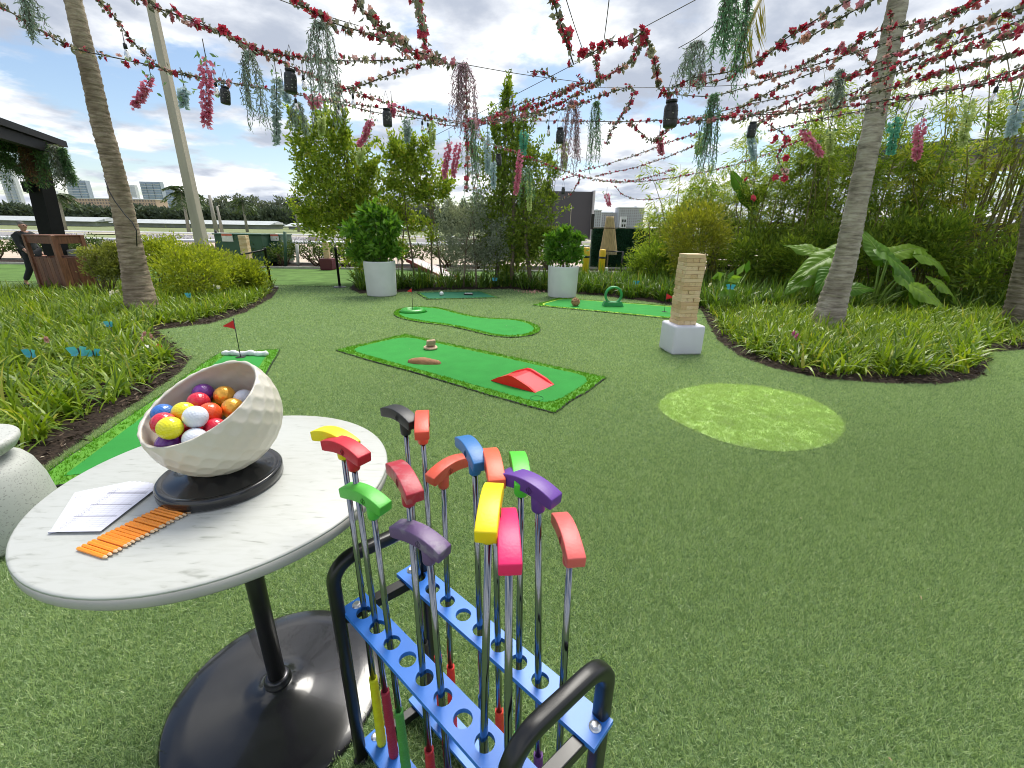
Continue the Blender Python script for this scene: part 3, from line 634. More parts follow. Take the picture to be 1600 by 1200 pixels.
# ---- score sheets
def sheetmat():
    m, t, b = _nodes('score_sheet_print'); n = t.nodes; l = t.links; tc = n.new('ShaderNodeTexCoord'); sp = n.new('ShaderNodeSeparateXYZ'); l.new(tc.outputs['Generated'], sp.inputs[0])
    def M(op, a, c, d=None):
        q = n.new('ShaderNodeMath'); q.operation = op
        for i, v in enumerate((a, c, d)):
            if v is None: continue
            if isinstance(v, (int, float)): q.inputs[i].default_value = v
            else: l.new(v, q.inputs[i])
        return q.outputs[0]
    u, v = sp.outputs[0], sp.outputs[1]
    row = M('LESS_THAN', M('FRACT', M('MULTIPLY', v, 24), 0), .13); col = M('LESS_THAN', M('FRACT', M('MULTIPLY', u, 6), 0), .05)
    nz = n.new('ShaderNodeTexNoise'); nz.inputs['Scale'].default_value = 60; l.new(tc.outputs['Generated'], nz.inputs[0])
    txt = M('MULTIPLY', M('GREATER_THAN', nz.outputs[0], .56), M('LESS_THAN', M('ABSOLUTE', M('SUBTRACT', u, .16), 0), .07))
    band = M('ADD', M('LESS_THAN', M('ABSOLUTE', M('SUBTRACT', v, .30), 0), .014), M('LESS_THAN', M('ABSOLUTE', M('SUBTRACT', v, .55), 0), .014)); band = M('ADD', band, M('LESS_THAN', M('ABSOLUTE', M('SUBTRACT', v, .82), 0), .03))
    ink = M('MINIMUM', M('ADD', M('ADD', M('MULTIPLY', row, .35), M('MULTIPLY', col, .3)), M('ADD', M('MULTIPLY', txt, .6), M('MULTIPLY', band, .45))), .8)
    ins = M('MULTIPLY', M('LESS_THAN', M('ABSOLUTE', M('SUBTRACT', u, .5), 0), .43), M('LESS_THAN', M('ABSOLUTE', M('SUBTRACT', v, .5), 0), .45))
    mx = n.new('ShaderNodeMix'); mx.data_type = 'RGBA'; l.new(M('MULTIPLY', ink, ins), mx.inputs[0]); mx.inputs[6].default_value = (.62, .63, .74, 1); mx.inputs[7].default_value = (.12, .12, .16, 1)
    l.new(mx.outputs[2], b.inputs['Base Color']); b.inputs['Roughness'].default_value = .6; return m
M_SHEET = sheetmat(); M_PAPER = mat('paper', (.80, .81, .88), .6, var=.02)
piv = Z(76, 835, TZ); a0 = math.atan2((Z(245, 763, TZ)-Z(155, 833, TZ)).y, (Z(245, 763, TZ)-Z(155, 833, TZ)).x)
ns = 8
for i in range(ns):
    f = i/(ns-1); ang = a0+(1-f)*.48-PI/2                    # from the back of the fan to the top sheet
    R3 = Matrix.Rotation(ang, 3, 'Z'); W_, H_ = .098, .158; z = TZ+.0008+i*.0007
    b = MB(); b.box((W_/2, H_/2, 0), (W_, H_, .0005)); o = b.build('score_sheet', M_SHEET, at=(0, 0, 0)); o.location = (piv.x, piv.y, z); o.rotation_euler = (0, 0, ang)
    lab = 'top printed score sheet of the fanned pile' if i == ns-1 else 'bottom score sheet of the fanned pile, turned farthest out' if i == 0 else 'score sheet %s above the bottom one of the fanned pile' % ('', 'first', 'second', 'third', 'fourth', 'fifth', 'sixth')[i]
    tag(o, lab, 'paper', 'fanned score sheets')
# ================================================================== stool
def terrazzo():
    m, t, b = _nodes('terrazzo'); n = t.nodes; l = t.links; tc = n.new('ShaderNodeTexCoord'); v = n.new('ShaderNodeTexVoronoi'); v.inputs['Scale'].default_value = 230; l.new(tc.outputs['Object'], v.inputs[0])
    c = n.new('ShaderNodeValToRGB'); l.new(v.outputs['Color'], c.inputs[0]); e = c.color_ramp.elements; e[0].position = .12; e[0].color = (.32, .32, .30, 1); e[1].position = .28; e[1].color = (.50, .51, .475, 1)
    l.new(c.outputs[0], b.inputs['Base Color']); b.inputs['Roughness'].default_value = .55; return m
se = Z(43, 700, .44); sc_ = Vector((se.x-.33, se.y-.0, 0))
st = thing('hourglass_stool', (sc_.x, sc_.y, 0), 'pale terrazzo hourglass stool at the edge of the marble table', 'stool'); MT = terrazzo()
b = MB(); b.lathe([(0, .452), (.185, .452), (.200, .449), (.205, .442), (.204, .425), (.185, .395), (.15, .372), (.128, .362)], 56, (sc_.x, sc_.y, 0)); b.build('seat', MT, st, recalc=True)
b = MB(); b.lathe([(.128, .3615), (.165, .354), (.195, .335), (.215, .30), (.235, .22), (.245, .12), (.245, .02), (.235, .003), (0, .002)], 56, (sc_.x, sc_.y, 0)); b.build('body', MT, st, recalc=True)
# ================================================================== putter rack
M_BLUE = mat('blue_plastic_board', (.035, .20, .70), .38, var=.06, scale=12); M_BOLT = mat('zinc_bolt', (.75, .76, .78), .3, .9)
U = Vector((.745, -.667, 0)); NN = Vector((.667, .745, 0)); ZS = .5
A_, B_, D_ = Vector((-.377, .733, 0)), Vector((-.213, .872, 0)), Vector((.168, .530, 0)); C_ = A_+(D_-B_)
rk = thing('putter_rack', ((A_+D_)/2), 'black tubular putter rack with blue drilled boards', 'rack')
sq = [(x*.5, y*.5) for x, y in ((.45, 1), (.85, .85), (1, .45), (1, -.45), (.85, -.85), (.45, -1), (-.45, -1), (-.85, -.85), (-1, -.45), (-1, .45), (-.85, .85), (-.45, 1))]
def uframe(P1, P2):
    zt = .635; d = (P2-P1).normalized(); rr = .055; path = [P1+Vector((0, 0, .012)), P1+Vector((0, 0, zt-rr-.05)), P1+Vector((0, 0, zt-rr))]
    for i in range(1, 8):
        a = i/8*PI/2; path.append(P1+d*rr*(1-math.cos(a))+Vector((0, 0, zt-rr+rr*math.sin(a))))
    path += [P1+d*rr+Vector((0, 0, zt)), P2-d*rr+Vector((0, 0, zt))]
    for i in range(1, 8):
        a = i/8*PI/2; path.append(P2-d*rr*(1-math.sin(a))+Vector((0, 0, zt-rr+rr*math.cos(a))))
    path += [P2+Vector((0, 0, zt-rr)), P2+Vector((0, 0, zt-rr-.05)), P2+Vector((0, 0, .012))]
    b = MB(); b.tube(path, .027, prof=sq, up=tuple(d.cross(Vector((0, 0, 1)))), smooth=True); fr = b.build('end_frame', M_BLACK, rk)
    for z in (ZS-.020, .030):
        b = MB(); b.bar(P1+d*.012+Vector((0, 0, z)), P2-d*.012+Vector((0, 0, z)), .024, .024); b.build('crossbar', M_BLACK, fr, bevel=.002)
    for p in (P1, P2):
        b = MB(); b.box(p+Vector((0, 0, .008)), (.03, .03, .014)); b.build('foot_cap', mat('rubber', (.02, .02, .02), .8), fr, bevel=.003)
uframe(A_, B_); uframe(C_, D_)
S1 = (Vector((-.391, .847, 0))*.910); S2 = (Vector((-.283, .965, 0))*.910)           # board starts (first bolts)
near1 = Z(569, 957, ZS); far1 = Z(654, 901, ZS); hstep = .0545
def board(h1, nh, name, z, holes=True, start=-.048, end=None):
    wd = .062; th = .011; o = Vector((h1.x, h1.y, 0)); L1 = start; cells = []
    b = MB(); nseg = 24; hr = .0172
    def pt(s, n, zz): return o+U*s+NN*n+Vector((0, 0, zz))
    x0 = L1; xend = hstep*nh+.030 if end is None else end
    def slab(s0, s1): b.add([pt(s0, -wd/2, z), pt(s1, -wd/2, z), pt(s1, wd/2, z), pt(s0, wd/2, z)], [(0, 1, 2, 3)]); b.add([pt(s0, -wd/2, z-th), pt(s1, -wd/2, z-th), pt(s1, wd/2, z-th), pt(s0, wd/2, z-th)], [(3, 2, 1, 0)])
    if holes:
        slab(x0, -hstep/2)
        for i in range(nh):
            s = i*hstep; V = []; ring = []
            for zz in (z, z-th):
                for j in range(nseg):
                    a = 2*PI*j/nseg+PI/4; ca, sa = math.cos(a), math.sin(a); mm = max(abs(ca), abs(sa))
                    V += [pt(s+ca*hr, sa*hr, zz), pt(s+ca/mm*hstep/2, sa/mm*wd/2, zz)]
            F = []
            for j in range(nseg):
                k = (j+1) % nseg; F += [(2*j, 2*j+1, 2*k+1, 2*k), (2*nseg+2*k, 2*nseg+2*k+1, 2*nseg+2*j+1, 2*nseg+2*j), (2*j, 2*k, 2*nseg+2*k, 2*nseg+2*j)]
            b.add(V, F)
        slab((nh-.5)*hstep, xend)
    else: slab(x0, xend)
    for n in (-wd/2, wd/2): b.add([pt(x0, n, z), pt(xend, n, z), pt(xend, n, z-th), pt(x0, n, z-th)], [(0, 1, 2, 3) if n > 0 else (3, 2, 1, 0)])
    for s in (x0, xend): b.add([pt(s, -wd/2, z), pt(s, wd/2, z), pt(s, wd/2, z-th), pt(s, -wd/2, z-th)], [(0, 1, 2, 3)])
    bd = b.build(name, M_BLUE, rk)
    for s in (x0+.018, xend-.018):
        q = MB(); q.lathe([(.0085, z), (.0085, z+.005), (.006, z+.0065), (0, z+.0065)], 6, pt(s, 0, 0), smooth=False); q.lathe([(.011, z), (.011, z+.001), (0, z+.0012)], 16, pt(s, 0, 0)); q.build('bolt', M_BOLT, bd)
board(near1, 9, 'drilled_board', ZS); board(far1, 9, 'drilled_board', ZS)
board(near1, 0, 'rest_board', .052, False, end=hstep*9+.03); board(far1, 0, 'rest_board', .052, False, end=hstep*9+.03)
# ---- putters
M_CHROME = mat('putter_steel', (.24, .25, .27), .12, 1., var=.05)
PUT = [((537, 711), (569, 953), .89, (481, 652), (548, 675), (.80, .66, .01), (.62, .66, .01), 'yellow putter half hidden behind the crimson one over the table edge', 0),
 ((553, 729), (587, 974), .89, (497, 669), (574, 702), (.52, .015, .035), (.36, .02, .05), 'crimson putter leaning out over the table edge, in front of a yellow one', 0),
 ((584, 804), (609, 1000), .81, (528, 744), (607, 780), (.10, .50, .06), (.07, .30, .05), 'green putter standing nearest the marble table', 0),
 ((639, 783), (661, 1055), .89, (607, 696), (655, 763), (.50, .035, .06), (.42, .02, .03), 'dull crimson scuffed putter left of the slim coral one', .5),
 ((671, 873), (690, 1088), .81, (609, 795), (697, 840), (.17, .10, .24), (.14, .06, .2), 'scuffed greyish purple putter low at the front of the rack', .6),
 ((763, 838), (756, 1158), .92, (775, 730), (759, 816), (.85, .66, .01), (.7, .6, .01), 'bright yellow putter at the front beside the hot pink one', 0),
 ((795, 885), (794, 1200), .90, (790, 762), (798, 867), (.86, .02, .14), (.7, .02, .1), 'hot pink putter nearest the camera in the rack', 0),
 ((634, 674), (654, 901), .89, (594, 624), (651, 652), (.025, .025, .028), (.03, .03, .03), 'black putter, the only black one in the rack', 0),
 ((661, 688), (677, 921), .89, (661, 622), (659, 672), (.82, .10, .06), (.7, .04, .03), 'coral putter seen end on beside the black one', 0),
 ((693, 757), (700, 938), .81, (732, 702), (669, 735), (.78, .12, .07), (.72, .03, .02), 'coral putter lying crosswise behind the blue one', .15),
 ((742, 735), (750, 982), .89, (714, 660), (756, 714), (.035, .17, .44), (.02, .09, .3), 'blue putter, the only blue head in the rack', 0),
 ((773, 760), (778, 1007), .89, (763, 669), (780, 732), (.84, .13, .06), (.75, .05, .02), 'coral orange putter mostly hidden behind the purple head', 0),
 ((814, 768), (811, 1033), .89, (804, 682), (819, 756), (.10, .62, .05), (.07, .34, .05), 'lime green putter behind the purple head', 0),
 ((841, 792), (841, 1064), .89, (775, 720), (870, 765), (.13, .045, .30), (.12, .04, .22), 'smooth deep purple putter at the back of the rack', 0),
 ((890, 876), (878, 1100), .82, (870, 777), (903, 861), (.82, .15, .14), (.6, .05, .1), 'salmon pink putter at the end of the rack farthest from the table', .1)]
def head_mesh():
    b = MB(); n = 12; top = []; bot = []; hl = .056; w2 = .0145
    for i in range(n+1):
        s = -1+2*i/n; top.append((s*hl, .013-.013*s*s)); bot.append((s*(hl-.002), -.011-.012*s*s+.004*abs(s)**6))
    V = []
    for y in (-w2, w2): V += [(x, y, z) for x, z in top]+[(x, y, z) for x, z in bot]
    k = 2*(n+1); F = []
    for i in range(n):
        F += [(i, i+1, n+1+i+1, n+1+i), (k+n+1+i, k+n+1+i+1, k+i+1, k+i), (i, k+i, k+i+1, i+1), (n+1+i+1, k+n+1+i+1, k+n+1+i, n+1+i)]
    F += [(0, n+1, k+n+1, k), (n, k+n, k+2*n+1, 2*n+1)]
    b.add(V, F, smooth=False); return b
for (nk, hp, zn, e1, e2, c, gc, lab, scuff) in PUT:
    top = Z(*nk, zn); hole = Z(*hp, ZS); d = (top-hole); bot = hole+d*((.054-ZS)/(zn-ZS)); d = (top-bot).normalized()
    key = '%03d%03d%03d' % tuple(int(q*999) for q in c)
    t = thing('putter', bot, lab, 'putter', 'rubber headed putters standing in the rack')
    p1_, p2_ = Z(*e1, zn+.03), Z(*e2, zn+.03); yaw = math.atan2((p2_-p1_).y, (p2_-p1_).x)
    mh = mat('putter_head_'+key, c, .42, var=.06 if not scuff else .15, scale=25 if not scuff else 40, col2=None if not scuff else tuple(min(1, q*(1-scuff)+scuff*.38) for q in c), spec=.4, contrast=(.3, .7) if not scuff else (.5, .75), bump=.05, bscale=200)
    hb = head_mesh(); R3 = Matrix.Rotation(yaw, 3, 'Z'); off = -.019
    hc = top+d*.036
    hb.v = [hc+R3 @ Vector((p.x+off, p.y, p.z)) for p in hb.v]
    hd = hb.build('head', mh, t, bevel=.0022, seg=3); hd.data.polygons.foreach_set('use_smooth', [True]*len(hd.data.polygons)); hd.data.set_sharp_from_angle(angle=math.radians(22))
    b = MB(); ey = -.0150 if (R3 @ Vector((0, -1, 0))).dot(-top) > 0 else .0150
    ec = lambda a, r_: hc+R3 @ Vector((off+.012+r_*math.cos(a), ey, -.002+r_*math.sin(a)))
    b.tube([ec(a, .0048) for a in np.linspace(0, 2*PI, 17)], .0006, 4, caps=False); b.tube([ec(PI/2, .0075), ec(-PI/2, .0075)], .0006, 4); b.build('emblem', mat('emblem_'+key, tuple(q*.45 for q in c), .5), hd)
    b = MB(); b.tube([top-d*.006, top-d*.003, top+d*.03], [.0100, .0112, .0120], 20); b.build('hosel', mh, hd)
    b = MB(); b.tube([bot+d*.10, hole, top+d*.005], [.0072, .0066, .0052], 14); b.build('shaft', M_CHROME, t)
    gl_ = .235; mg = mat('grip_'+key, gc, .6, var=.1, scale=40, bump=.3, bscale=150); path = []; rr = []
    nb = 26
    for i in range(nb+1):
        path.append(bot+d*(gl_*i/nb)); rr.append((.0122-.0025*i/nb)*(1 if i % 3 else .95))
    b = MB(); b.tube(path, rr, 16); b.build('grip', mg, t)
# ================================================================== putting mats
M_FELT = mat('bright_felt', (.038, .275, .05), .85, var=.08, scale=5, bump=.25, bscale=300, spec=.15)
M_FELTD = mat('dark_felt', (.03, .16, .085), .85, var=.08, scale=5, spec=.15)
M_RUB = mat('mat_backing', (.012, .014, .012), .8)
M_FRINGE = leafmat('fringe_blade', (.075, .25, .012), (.17, .40, .025), .3, .7, spec=.15); M_FRINGE_D = leafmat('fringe_dark', (.02, .07, .03), (.05, .13, .06), .1, .7)
M_FRB = mat('fringe_backing', (.10, .30, .02), .9); M_YLINE = mat('yellow_line', (.55, .66, .05), .8)
rm = np.random.default_rng(21)
def up3(P, h): return [Vector((p.x, p.y, zg(p.y)+h)) for p in P]
def putting_mat(key, ins, label, felt=M_FELT, fringe=M_FRINGE, dens=2600, rnd=0, inner=None, line=False, bl=.022, h0=.006):
    P = MATW[key]; cxy = sum(P, Vector((0, 0)))/len(P); t = thing('putting_mat', (cxy.x, cxy.y, zg(cxy.y)), label, 'putting mat')
    if key == 'W': P = smoothpoly(P, 2)
    Q = [Vector((p.x, p.y)) for p in inner] if inner else inset(P, ins)
    if rnd: Q = roundcorners(Q, rnd)
    if len(P) == 4 and key != 'D':                                           # cut edges are never quite straight
        W4 = []
        for i in range(4):
            a_, b_ = P[i], P[(i+1) % 4]; n_ = Vector((-(b_-a_).y, (b_-a_).x)).normalized(); W4.append(a_)
            for j in range(1, 9): W4.append(a_.lerp(b_, j/9)+n_*(.012*math.sin(j*1.1+i*2)+rm.normal()*.003))
        P = W4
        if rnd or ins > .08: Q = [p+Vector((rm.normal()*.002, rm.normal()*.002)) for p in Q]
    b = MB(); b.prism(up3(P, 0), h0-.004, h0+.010); b.build('backing', M_RUB, t, recalc=True)
    Pi = inset(P, .012); b = MB(); b.add(up3(Pi, h0+.0115), [list(range(len(Pi)))]); b.build('border', M_FRB, t)
    if line:
        b = MB(); QQ = inset(Q, -.03); b.add(up3(QQ, h0+.0125), [list(range(len(QQ)))]); b.build('yellow_line', M_YLINE, t)
    b = MB(); b.add(up3(Q, h0+.0140), [list(range(len(Q)))]); b.build('felt', felt, t)
    x, y = pts_in(P, dens, rm); k = ~inpoly(x, y, inset(Q, -.04) if line else Q); x, y = x[k], y[k]; n = len(x)*4; x = np.repeat(x, 4)+rm.normal(size=n)*.006; y = np.repeat(y, 4)+rm.normal(size=n)*.006
    B = np.stack([x, y, zgv(y)+h0+.010], 1); D = np.concatenate([rm.normal(size=(n, 2))*.45, np.ones((n, 1))], 1); D = unit(D); S = unit(np.cross(D, rnd_dirs(n, rm)))*.0016*max(1, cxy.y/3); l = bl*rm.uniform(.6, 1.2, (n, 1))
    V = np.stack([B-S, B+S, B+D*l], 1).reshape(-1, 3); npmesh('fringe', V, np.arange(3*n).reshape(n, 3), fringe, t, kind='stuff')
    return t
MF = .0215
putting_mat('A', .095, 'large rectangular green putting mat holding the red ramp', rnd=.26, dens=3600)
putting_mat('W', .10, 'wavy sided green putting mat with a flag at its narrow end', dens=2000)
putting_mat('R', .12, 'rectangular green putting mat with ring and ball near the white planter', rnd=.3, dens=1200, line=True)
putting_mat('D', .07, 'dark green mat with domino box at the back bed', M_FELTD, M_FRINGE_D, dens=900, bl=.014)
putting_mat('L', .11, 'long green putting mat running beside the mulch bed behind the bowl', dens=2400)
def on_mat(px, py): return G(px, py, MF)
# rock pile on a slice of stone, log slice, red ramp
M_STONE = mat('sandstone', (.42, .29, .19), .85, var=.3, scale=18, bump=.6, bscale=40); M_BARK = mat('log_brown', (.36, .16, .07), .7, var=.3, scale=14, bump=.5, bscale=50, stretch=(1, 6, 6))
def rough(o, amp, sc, seed=0):
    from mathutils import noise as mn
    for v in o.data.vertices: v.co += v.normal*(mn.noise(v.co*sc+Vector((seed, 0, 0)))*amp)
p = on_mat(673, 545); t = thing('stone_cairn', p, 'small tan stone block on a flat stone slice on the large mat', 'stone')
b = MB(); b.lathe([(0, .002), (.075, .002), (.086, .012), (.084, .026), (.07, .031), (0, .031)], 30, p); o = b.build('slab', mat('stone_slice', (.60, .42, .28), .8, var=.2, scale=20, bump=.4), t); rough(o, .008, 12)
b = MB(); b.box(p+Vector((.006, 0, .075)), (.105, .075, .072), rz=.3); o = b.build('block', M_STONE, t, bevel=.012, seg=3); rough(o, .014, 16, 3)
p = on_mat(663, 567); t = None
b = MB(); L_ = .36; rows = 14; V = []; nn = 12
for i in range(rows):
    s = i/(rows-1); w_ = .062*math.sin(PI*(.06+.88*s))**.55; hgt = .060*math.sin(PI*(.08+.86*s))**.7
    for j in range(nn):
        a = PI*j/(nn-1); V.append(p+Vector(((s-.5)*L_, math.cos(a)*w_, math.sin(a)*hgt)))
b.add(V, [(i*nn+j, i*nn+j+1, (i+1)*nn+j+1, (i+1)*nn+j) for i in range(rows-1) for j in range(nn-1)]+[list(range(nn))[::-1], [(rows-1)*nn+j for j in range(nn)]], smooth=True)
o = b.build('log_obstacle', M_BARK, at=p, recalc=True); rough(o, .008, 14); o.rotation_euler = (0, 0, -.12); tag(o, 'brown halved log lying on the large mat beside the stone block', 'log')
M_RED = mat('red_plastic', (.90, .014, .018), .3, var=.04, scale=10); M_REDL = mat('red_plastic_track', (.85, .06, .07), .3)
rp = on_mat(816, 598); e = (on_mat(862, 612)-on_mat(770, 588)); yaw = math.atan2(e.y, e.x); t = thing('ramp', rp, 'glossy red plastic humped ramp on the large putting mat', 'ramp')
def ramp_h(s): return .8*(.10*min(1, s/.40)**1.1*(1 if s < .40 else 0)+(.10 if .40 <= s < .5 else 0)+(.10*(1-((s-.5)/.5)**1.08) if s >= .5 else 0))
RL, RW = .52, .30; n = 20; R3 = Matrix.Rotation(yaw, 3, 'Z')
def rpt(s, w_, z): return rp+R3 @ Vector(((s-.5)*RL, w_*RW/2, z))
b = MB(); V = []
for i in range(n+1):
    s = i/n; h = ramp_h(s)+.003; V += [rpt(s, -1, 0), rpt(s, -1, h+.018*min(1, h/.03)), rpt(s, -.86, h+.018*min(1, h/.03)), rpt(s, -.82, h), rpt(s, .82, h), rpt(s, .86, h+.018*min(1, h/.03)), rpt(s, 1, h+.018*min(1, h/.03)), rpt(s, 1, 0)]
F = []; F2 = []
for i in range(n):
    for j in range(7): (F2 if j == 3 else F).append((i*8+j, (i+1)*8+j, (i+1)*8+j+1, i*8+j+1))
b.add(V, F, 0); b.build('body', M_RED, t)
b = MB(); b.add([v+Vector((0, 0, .0005)) for v in V], F2, 0); b.build('track', M_REDL, t)
cxy = on_mat(839, 622); b = MB(); b.tube([cxy+Vector((.055*math.cos(a), .055*math.sin(a), .0008)) for a in np.linspace(0, 2*PI, 25)], .002, 5, caps=False); tag(b.build('cup_outline', mat('cup_ring', (.02, .18, .05), .8), at=cxy), 'faint round cup outline printed on the mat beside the red ramp', 'marking')
# flags
M_FLAG = mat('red_flag', (.75, .02, .025), .7, var=.08, scale=6); M_POLE = mat('flag_pole', (.02, .02, .025), .4)
def flag(px, py, h, label, side=1, fl=.11, white=False):
    p = on_mat(px, py); t = thing('golf_flag', p, label, 'flag', 'small red golf flags'); b = MB(); b.tube([p, p+Vector((-.006*side, 0, h))], .0042, 8); b.build('pole', M_POLE, t)
    V = []; k = 8
    for i in range(k+1):
        s = i/k; wv = .010*math.sin(s*5)
        for j in range(3): V.append(p+Vector((-.006*side+side*s*fl, wv+.004, h-.004-fl*.42+(1-s)*(.42*fl)*(1-j)-s*.015)))
    b = MB(); b.add(V, [(i*3+j, i*3+j+1, (i+1)*3+j+1, (i+1)*3+j) for i in range(k) for j in range(2)], smooth=True); b.build('pennant', M_FLAG, t)
    b = MB(); b.lathe([(.0042, h), (.007, h+.004), (.005, h+.010), (0, h+.011)], 10, p-Vector((.006*side, 0, 0))); b.build('finial', M_POLE, t)
    b = MB(); b.lathe([(.05, .0010), (.05, .002), (0, .0022)], 20, p); b.build('cup', mat('cup_black', (.01, .015, .01), .8), t)
flag(376, 558, .42, 'red pennant flag on thin black pole behind the dimpled bowl', -1, .13)
flag(645, 486, .42, 'faded red flag at the narrow end of the wavy mat', -1, .09)
flag(1038, 487, .36, 'red flag at the end of the ring mat nearest the block tower', 1, .15)
# cup ramp on wavy mat
p = on_mat(645, 487); b = MB(); PL = mat('green_plastic', (.03, .33, .03), .35, var=.04)
b.lathe([(.26, .002), (.19, .055), (.15, .06), (.13, .055), (.12, .03), (.075, .024), (.07, .006)], 40, p); o = b.build('cup_ramp', PL, at=p); tag(o, 'round green plastic cup ramp under the faded flag on the wavy mat', 'ramp')
# ring gate
p = on_mat(957, 478); t = thing('ring_gate', p, 'green plastic ring gate standing on the mat by the back bed', 'hoop'); PG = mat('ring_green', (.04, .30, .09), .4)
rr_ = .165; cz = .225; b = MB(); b.tube([p+Vector((rr_*math.cos(a), 0, cz+rr_*math.sin(a))) for a in np.linspace(0, 2*PI, 41)], 1, caps=False, prof=[(.022*x, .045*y) for x, y in ((1, .6), (1, -.6), (.6, -1), (-.6, -1), (-1, -.6), (-1, .6), (-.6, 1), (.6, 1))], up=(1, 0, 0)); b.build('ring', PG, t)
b = MB()
b.add([p+Vector((x, y, z)) for y, in ((-.075,), (.075,)) for x, z in ((-.22, 0), (.22, 0), (.175, .10), (.11, .09), (-.11, .09), (-.175, .10))], [(0, 1, 2, 3, 4, 5), (11, 10, 9, 8, 7, 6)]+[(i, (i+1) % 6, 6+(i+1) % 6, 6+i) for i in range(6)]); b.build('base', PG, t, recalc=True, bevel=.006)
# wicker ball
p = on_mat(899, 478); t = thing('wicker_ball', p, 'brown woven wicker ball on the ring mat', 'ball'); M_WICK = mat('wicker', (.42, .24, .12), .7, var=.35, scale=40)
rr_ = .085; b = MB(); b.lathe([(rr_*.93*math.sin(a), rr_-rr_*.93*math.cos(a)) for a in np.linspace(.001, PI-.001, 14)], 20, p); b.build('core', mat('wicker_core', (.20, .11, .05), .9), t)
for i in range(16):
    q = Matrix.Rotation(i*2.399, 3, 'Z') @ Matrix.Rotation(.25+1.2*(i % 4)/4, 3, 'X'); s_ = random.uniform(-.5, .5)*rr_; ra = math.sqrt(rr_**2-s_**2)
    b = MB(); b.tube([p+Vector((0, 0, rr_))+q @ Vector((ra*math.cos(a), ra*math.sin(a), s_)) for a in np.linspace(0, 2*PI, 25)], .0075, 5, caps=False); b.build('strand', M_WICK, t)
# white strip on left mat, ball and domino box on the dark mat
p = on_mat(384, 555); b = MB(); b.tube([p+Vector((x, .01*math.sin(x*22), .02+.006*math.sin(x*35))) for x in np.linspace(-.27, .26, 22)], [.014]+[.03+.006*math.sin(i*1.7) for i in range(20)]+[.014], 10); tag(b.build('white_cloth_strip', mat('white_cloth', (.78, .79, .80), .9, bump=.4), at=p), 'white crumpled strip lying across the far end of the long mat', 'cloth')
p = on_mat(690, 462); b = MB(); b.lathe([(.05*math.sin(a), .05-.05*math.cos(a)) for a in np.linspace(.001, PI-.001, 12)], 18, p); tag(b.build('white_ball', M_WHITE, at=p), 'single white ball on the dark green mat', 'ball')
p = on_mat(732, 461); t = thing('domino_box', p, 'black domino box with white tiles on the dark green mat', 'box'); b = MB(); b.box(p+Vector((0, 0, .02)), (.22, .09, .035), rz=-.05); b.build('box', M_BLACK, t, bevel=.004)
for i in range(5): b = MB(); b.box(p+Vector((-.07+i*.036, .0, .044)), (.028, .055, .012), rz=random.uniform(-.3, .3)); b.build('domino', M_WHITE, t, bevel=.002)
# ================================================================== block tower on white cube
fL, fR = G(1050.6, 555.5), G(1096.6, 555.5); ux = (fR-fL); cw = ux.length*1.0; ux.normalize(); yaw = math.atan2(ux.y, ux.x)+.05; CU = .385
R3 = Matrix.Rotation(yaw, 3, 'Z'); cc = (fL+fR)/2+R3 @ Vector((0, CU/2+.012, 0))
b = MB(); b.box(Vector((cc.x, cc.y, cc.z+.355/2)), (CU, CU, .355), rz=yaw); o = b.build('white_cube_seat', mat('white_polyethylene', (.68, .67, .74), .45, var=.02), at=cc, bevel=.028, seg=4)
o.data.polygons.foreach_set('use_smooth', [True]*len(o.data.polygons)); o.data.set_sharp_from_angle(angle=math.radians(40)); tag(o, 'white rounded plastic cube under the tall wooden block tower', 'cube seat')
M_BLK = [mat('pine_block_%d' % i, c, .65, var=.14, scale=6, stretch=(1, 14, 14) if i < 3 else (14, 1, 14), bump=.08, bscale=30) for i, c in enumerate(((.66, .48, .27), (.72, .54, .33), (.60, .41, .22)))]
def block_tower(c, z0, yaw, bw, bh_, layers, label, jitter=.004, group=None):
    t = thing('block_tower', (c.x, c.y, z0), label, 'block tower', group); bl = bw*3; R3 = Matrix.Rotation(yaw, 3, 'Z'); meshes = []
    for mm in M_BLK:
        q = MB(); q.box((0, 0, 0), (bl, bw*.985, bh_*.975)); me = q.build('block_source', mm, bevel=.003, seg=1); meshes.append(me.data); bpy.data.objects.remove(me)
    for i in range(layers):
        for j in range(3):
            o = bpy.data.objects.new('block', meshes[random.choice((0, 0, 1, 1, 2))]); COL.objects.link(o); o.parent = t; off = (j-1)*bw+random.uniform(-1, 1)*jitter*.3
            lx, ly = (random.uniform(-1, 1)*jitter, off) if i % 2 else (off, random.uniform(-1, 1)*jitter); v = R3 @ Vector((lx, ly, 0))
            o.location = (v.x, v.y, bh_*(i+.5)); o.rotation_euler = (0, 0, yaw+(0 if i % 2 else PI/2)+random.uniform(-.02, .02))
    return t
tc_ = cc+R3 @ Vector((-.015, .0, 0)); block_tower(tc_, cc.z+.356, yaw+.02, .0755, .0452, 18, 'tall tower of stacked pale wooden blocks on the white cube', .008)
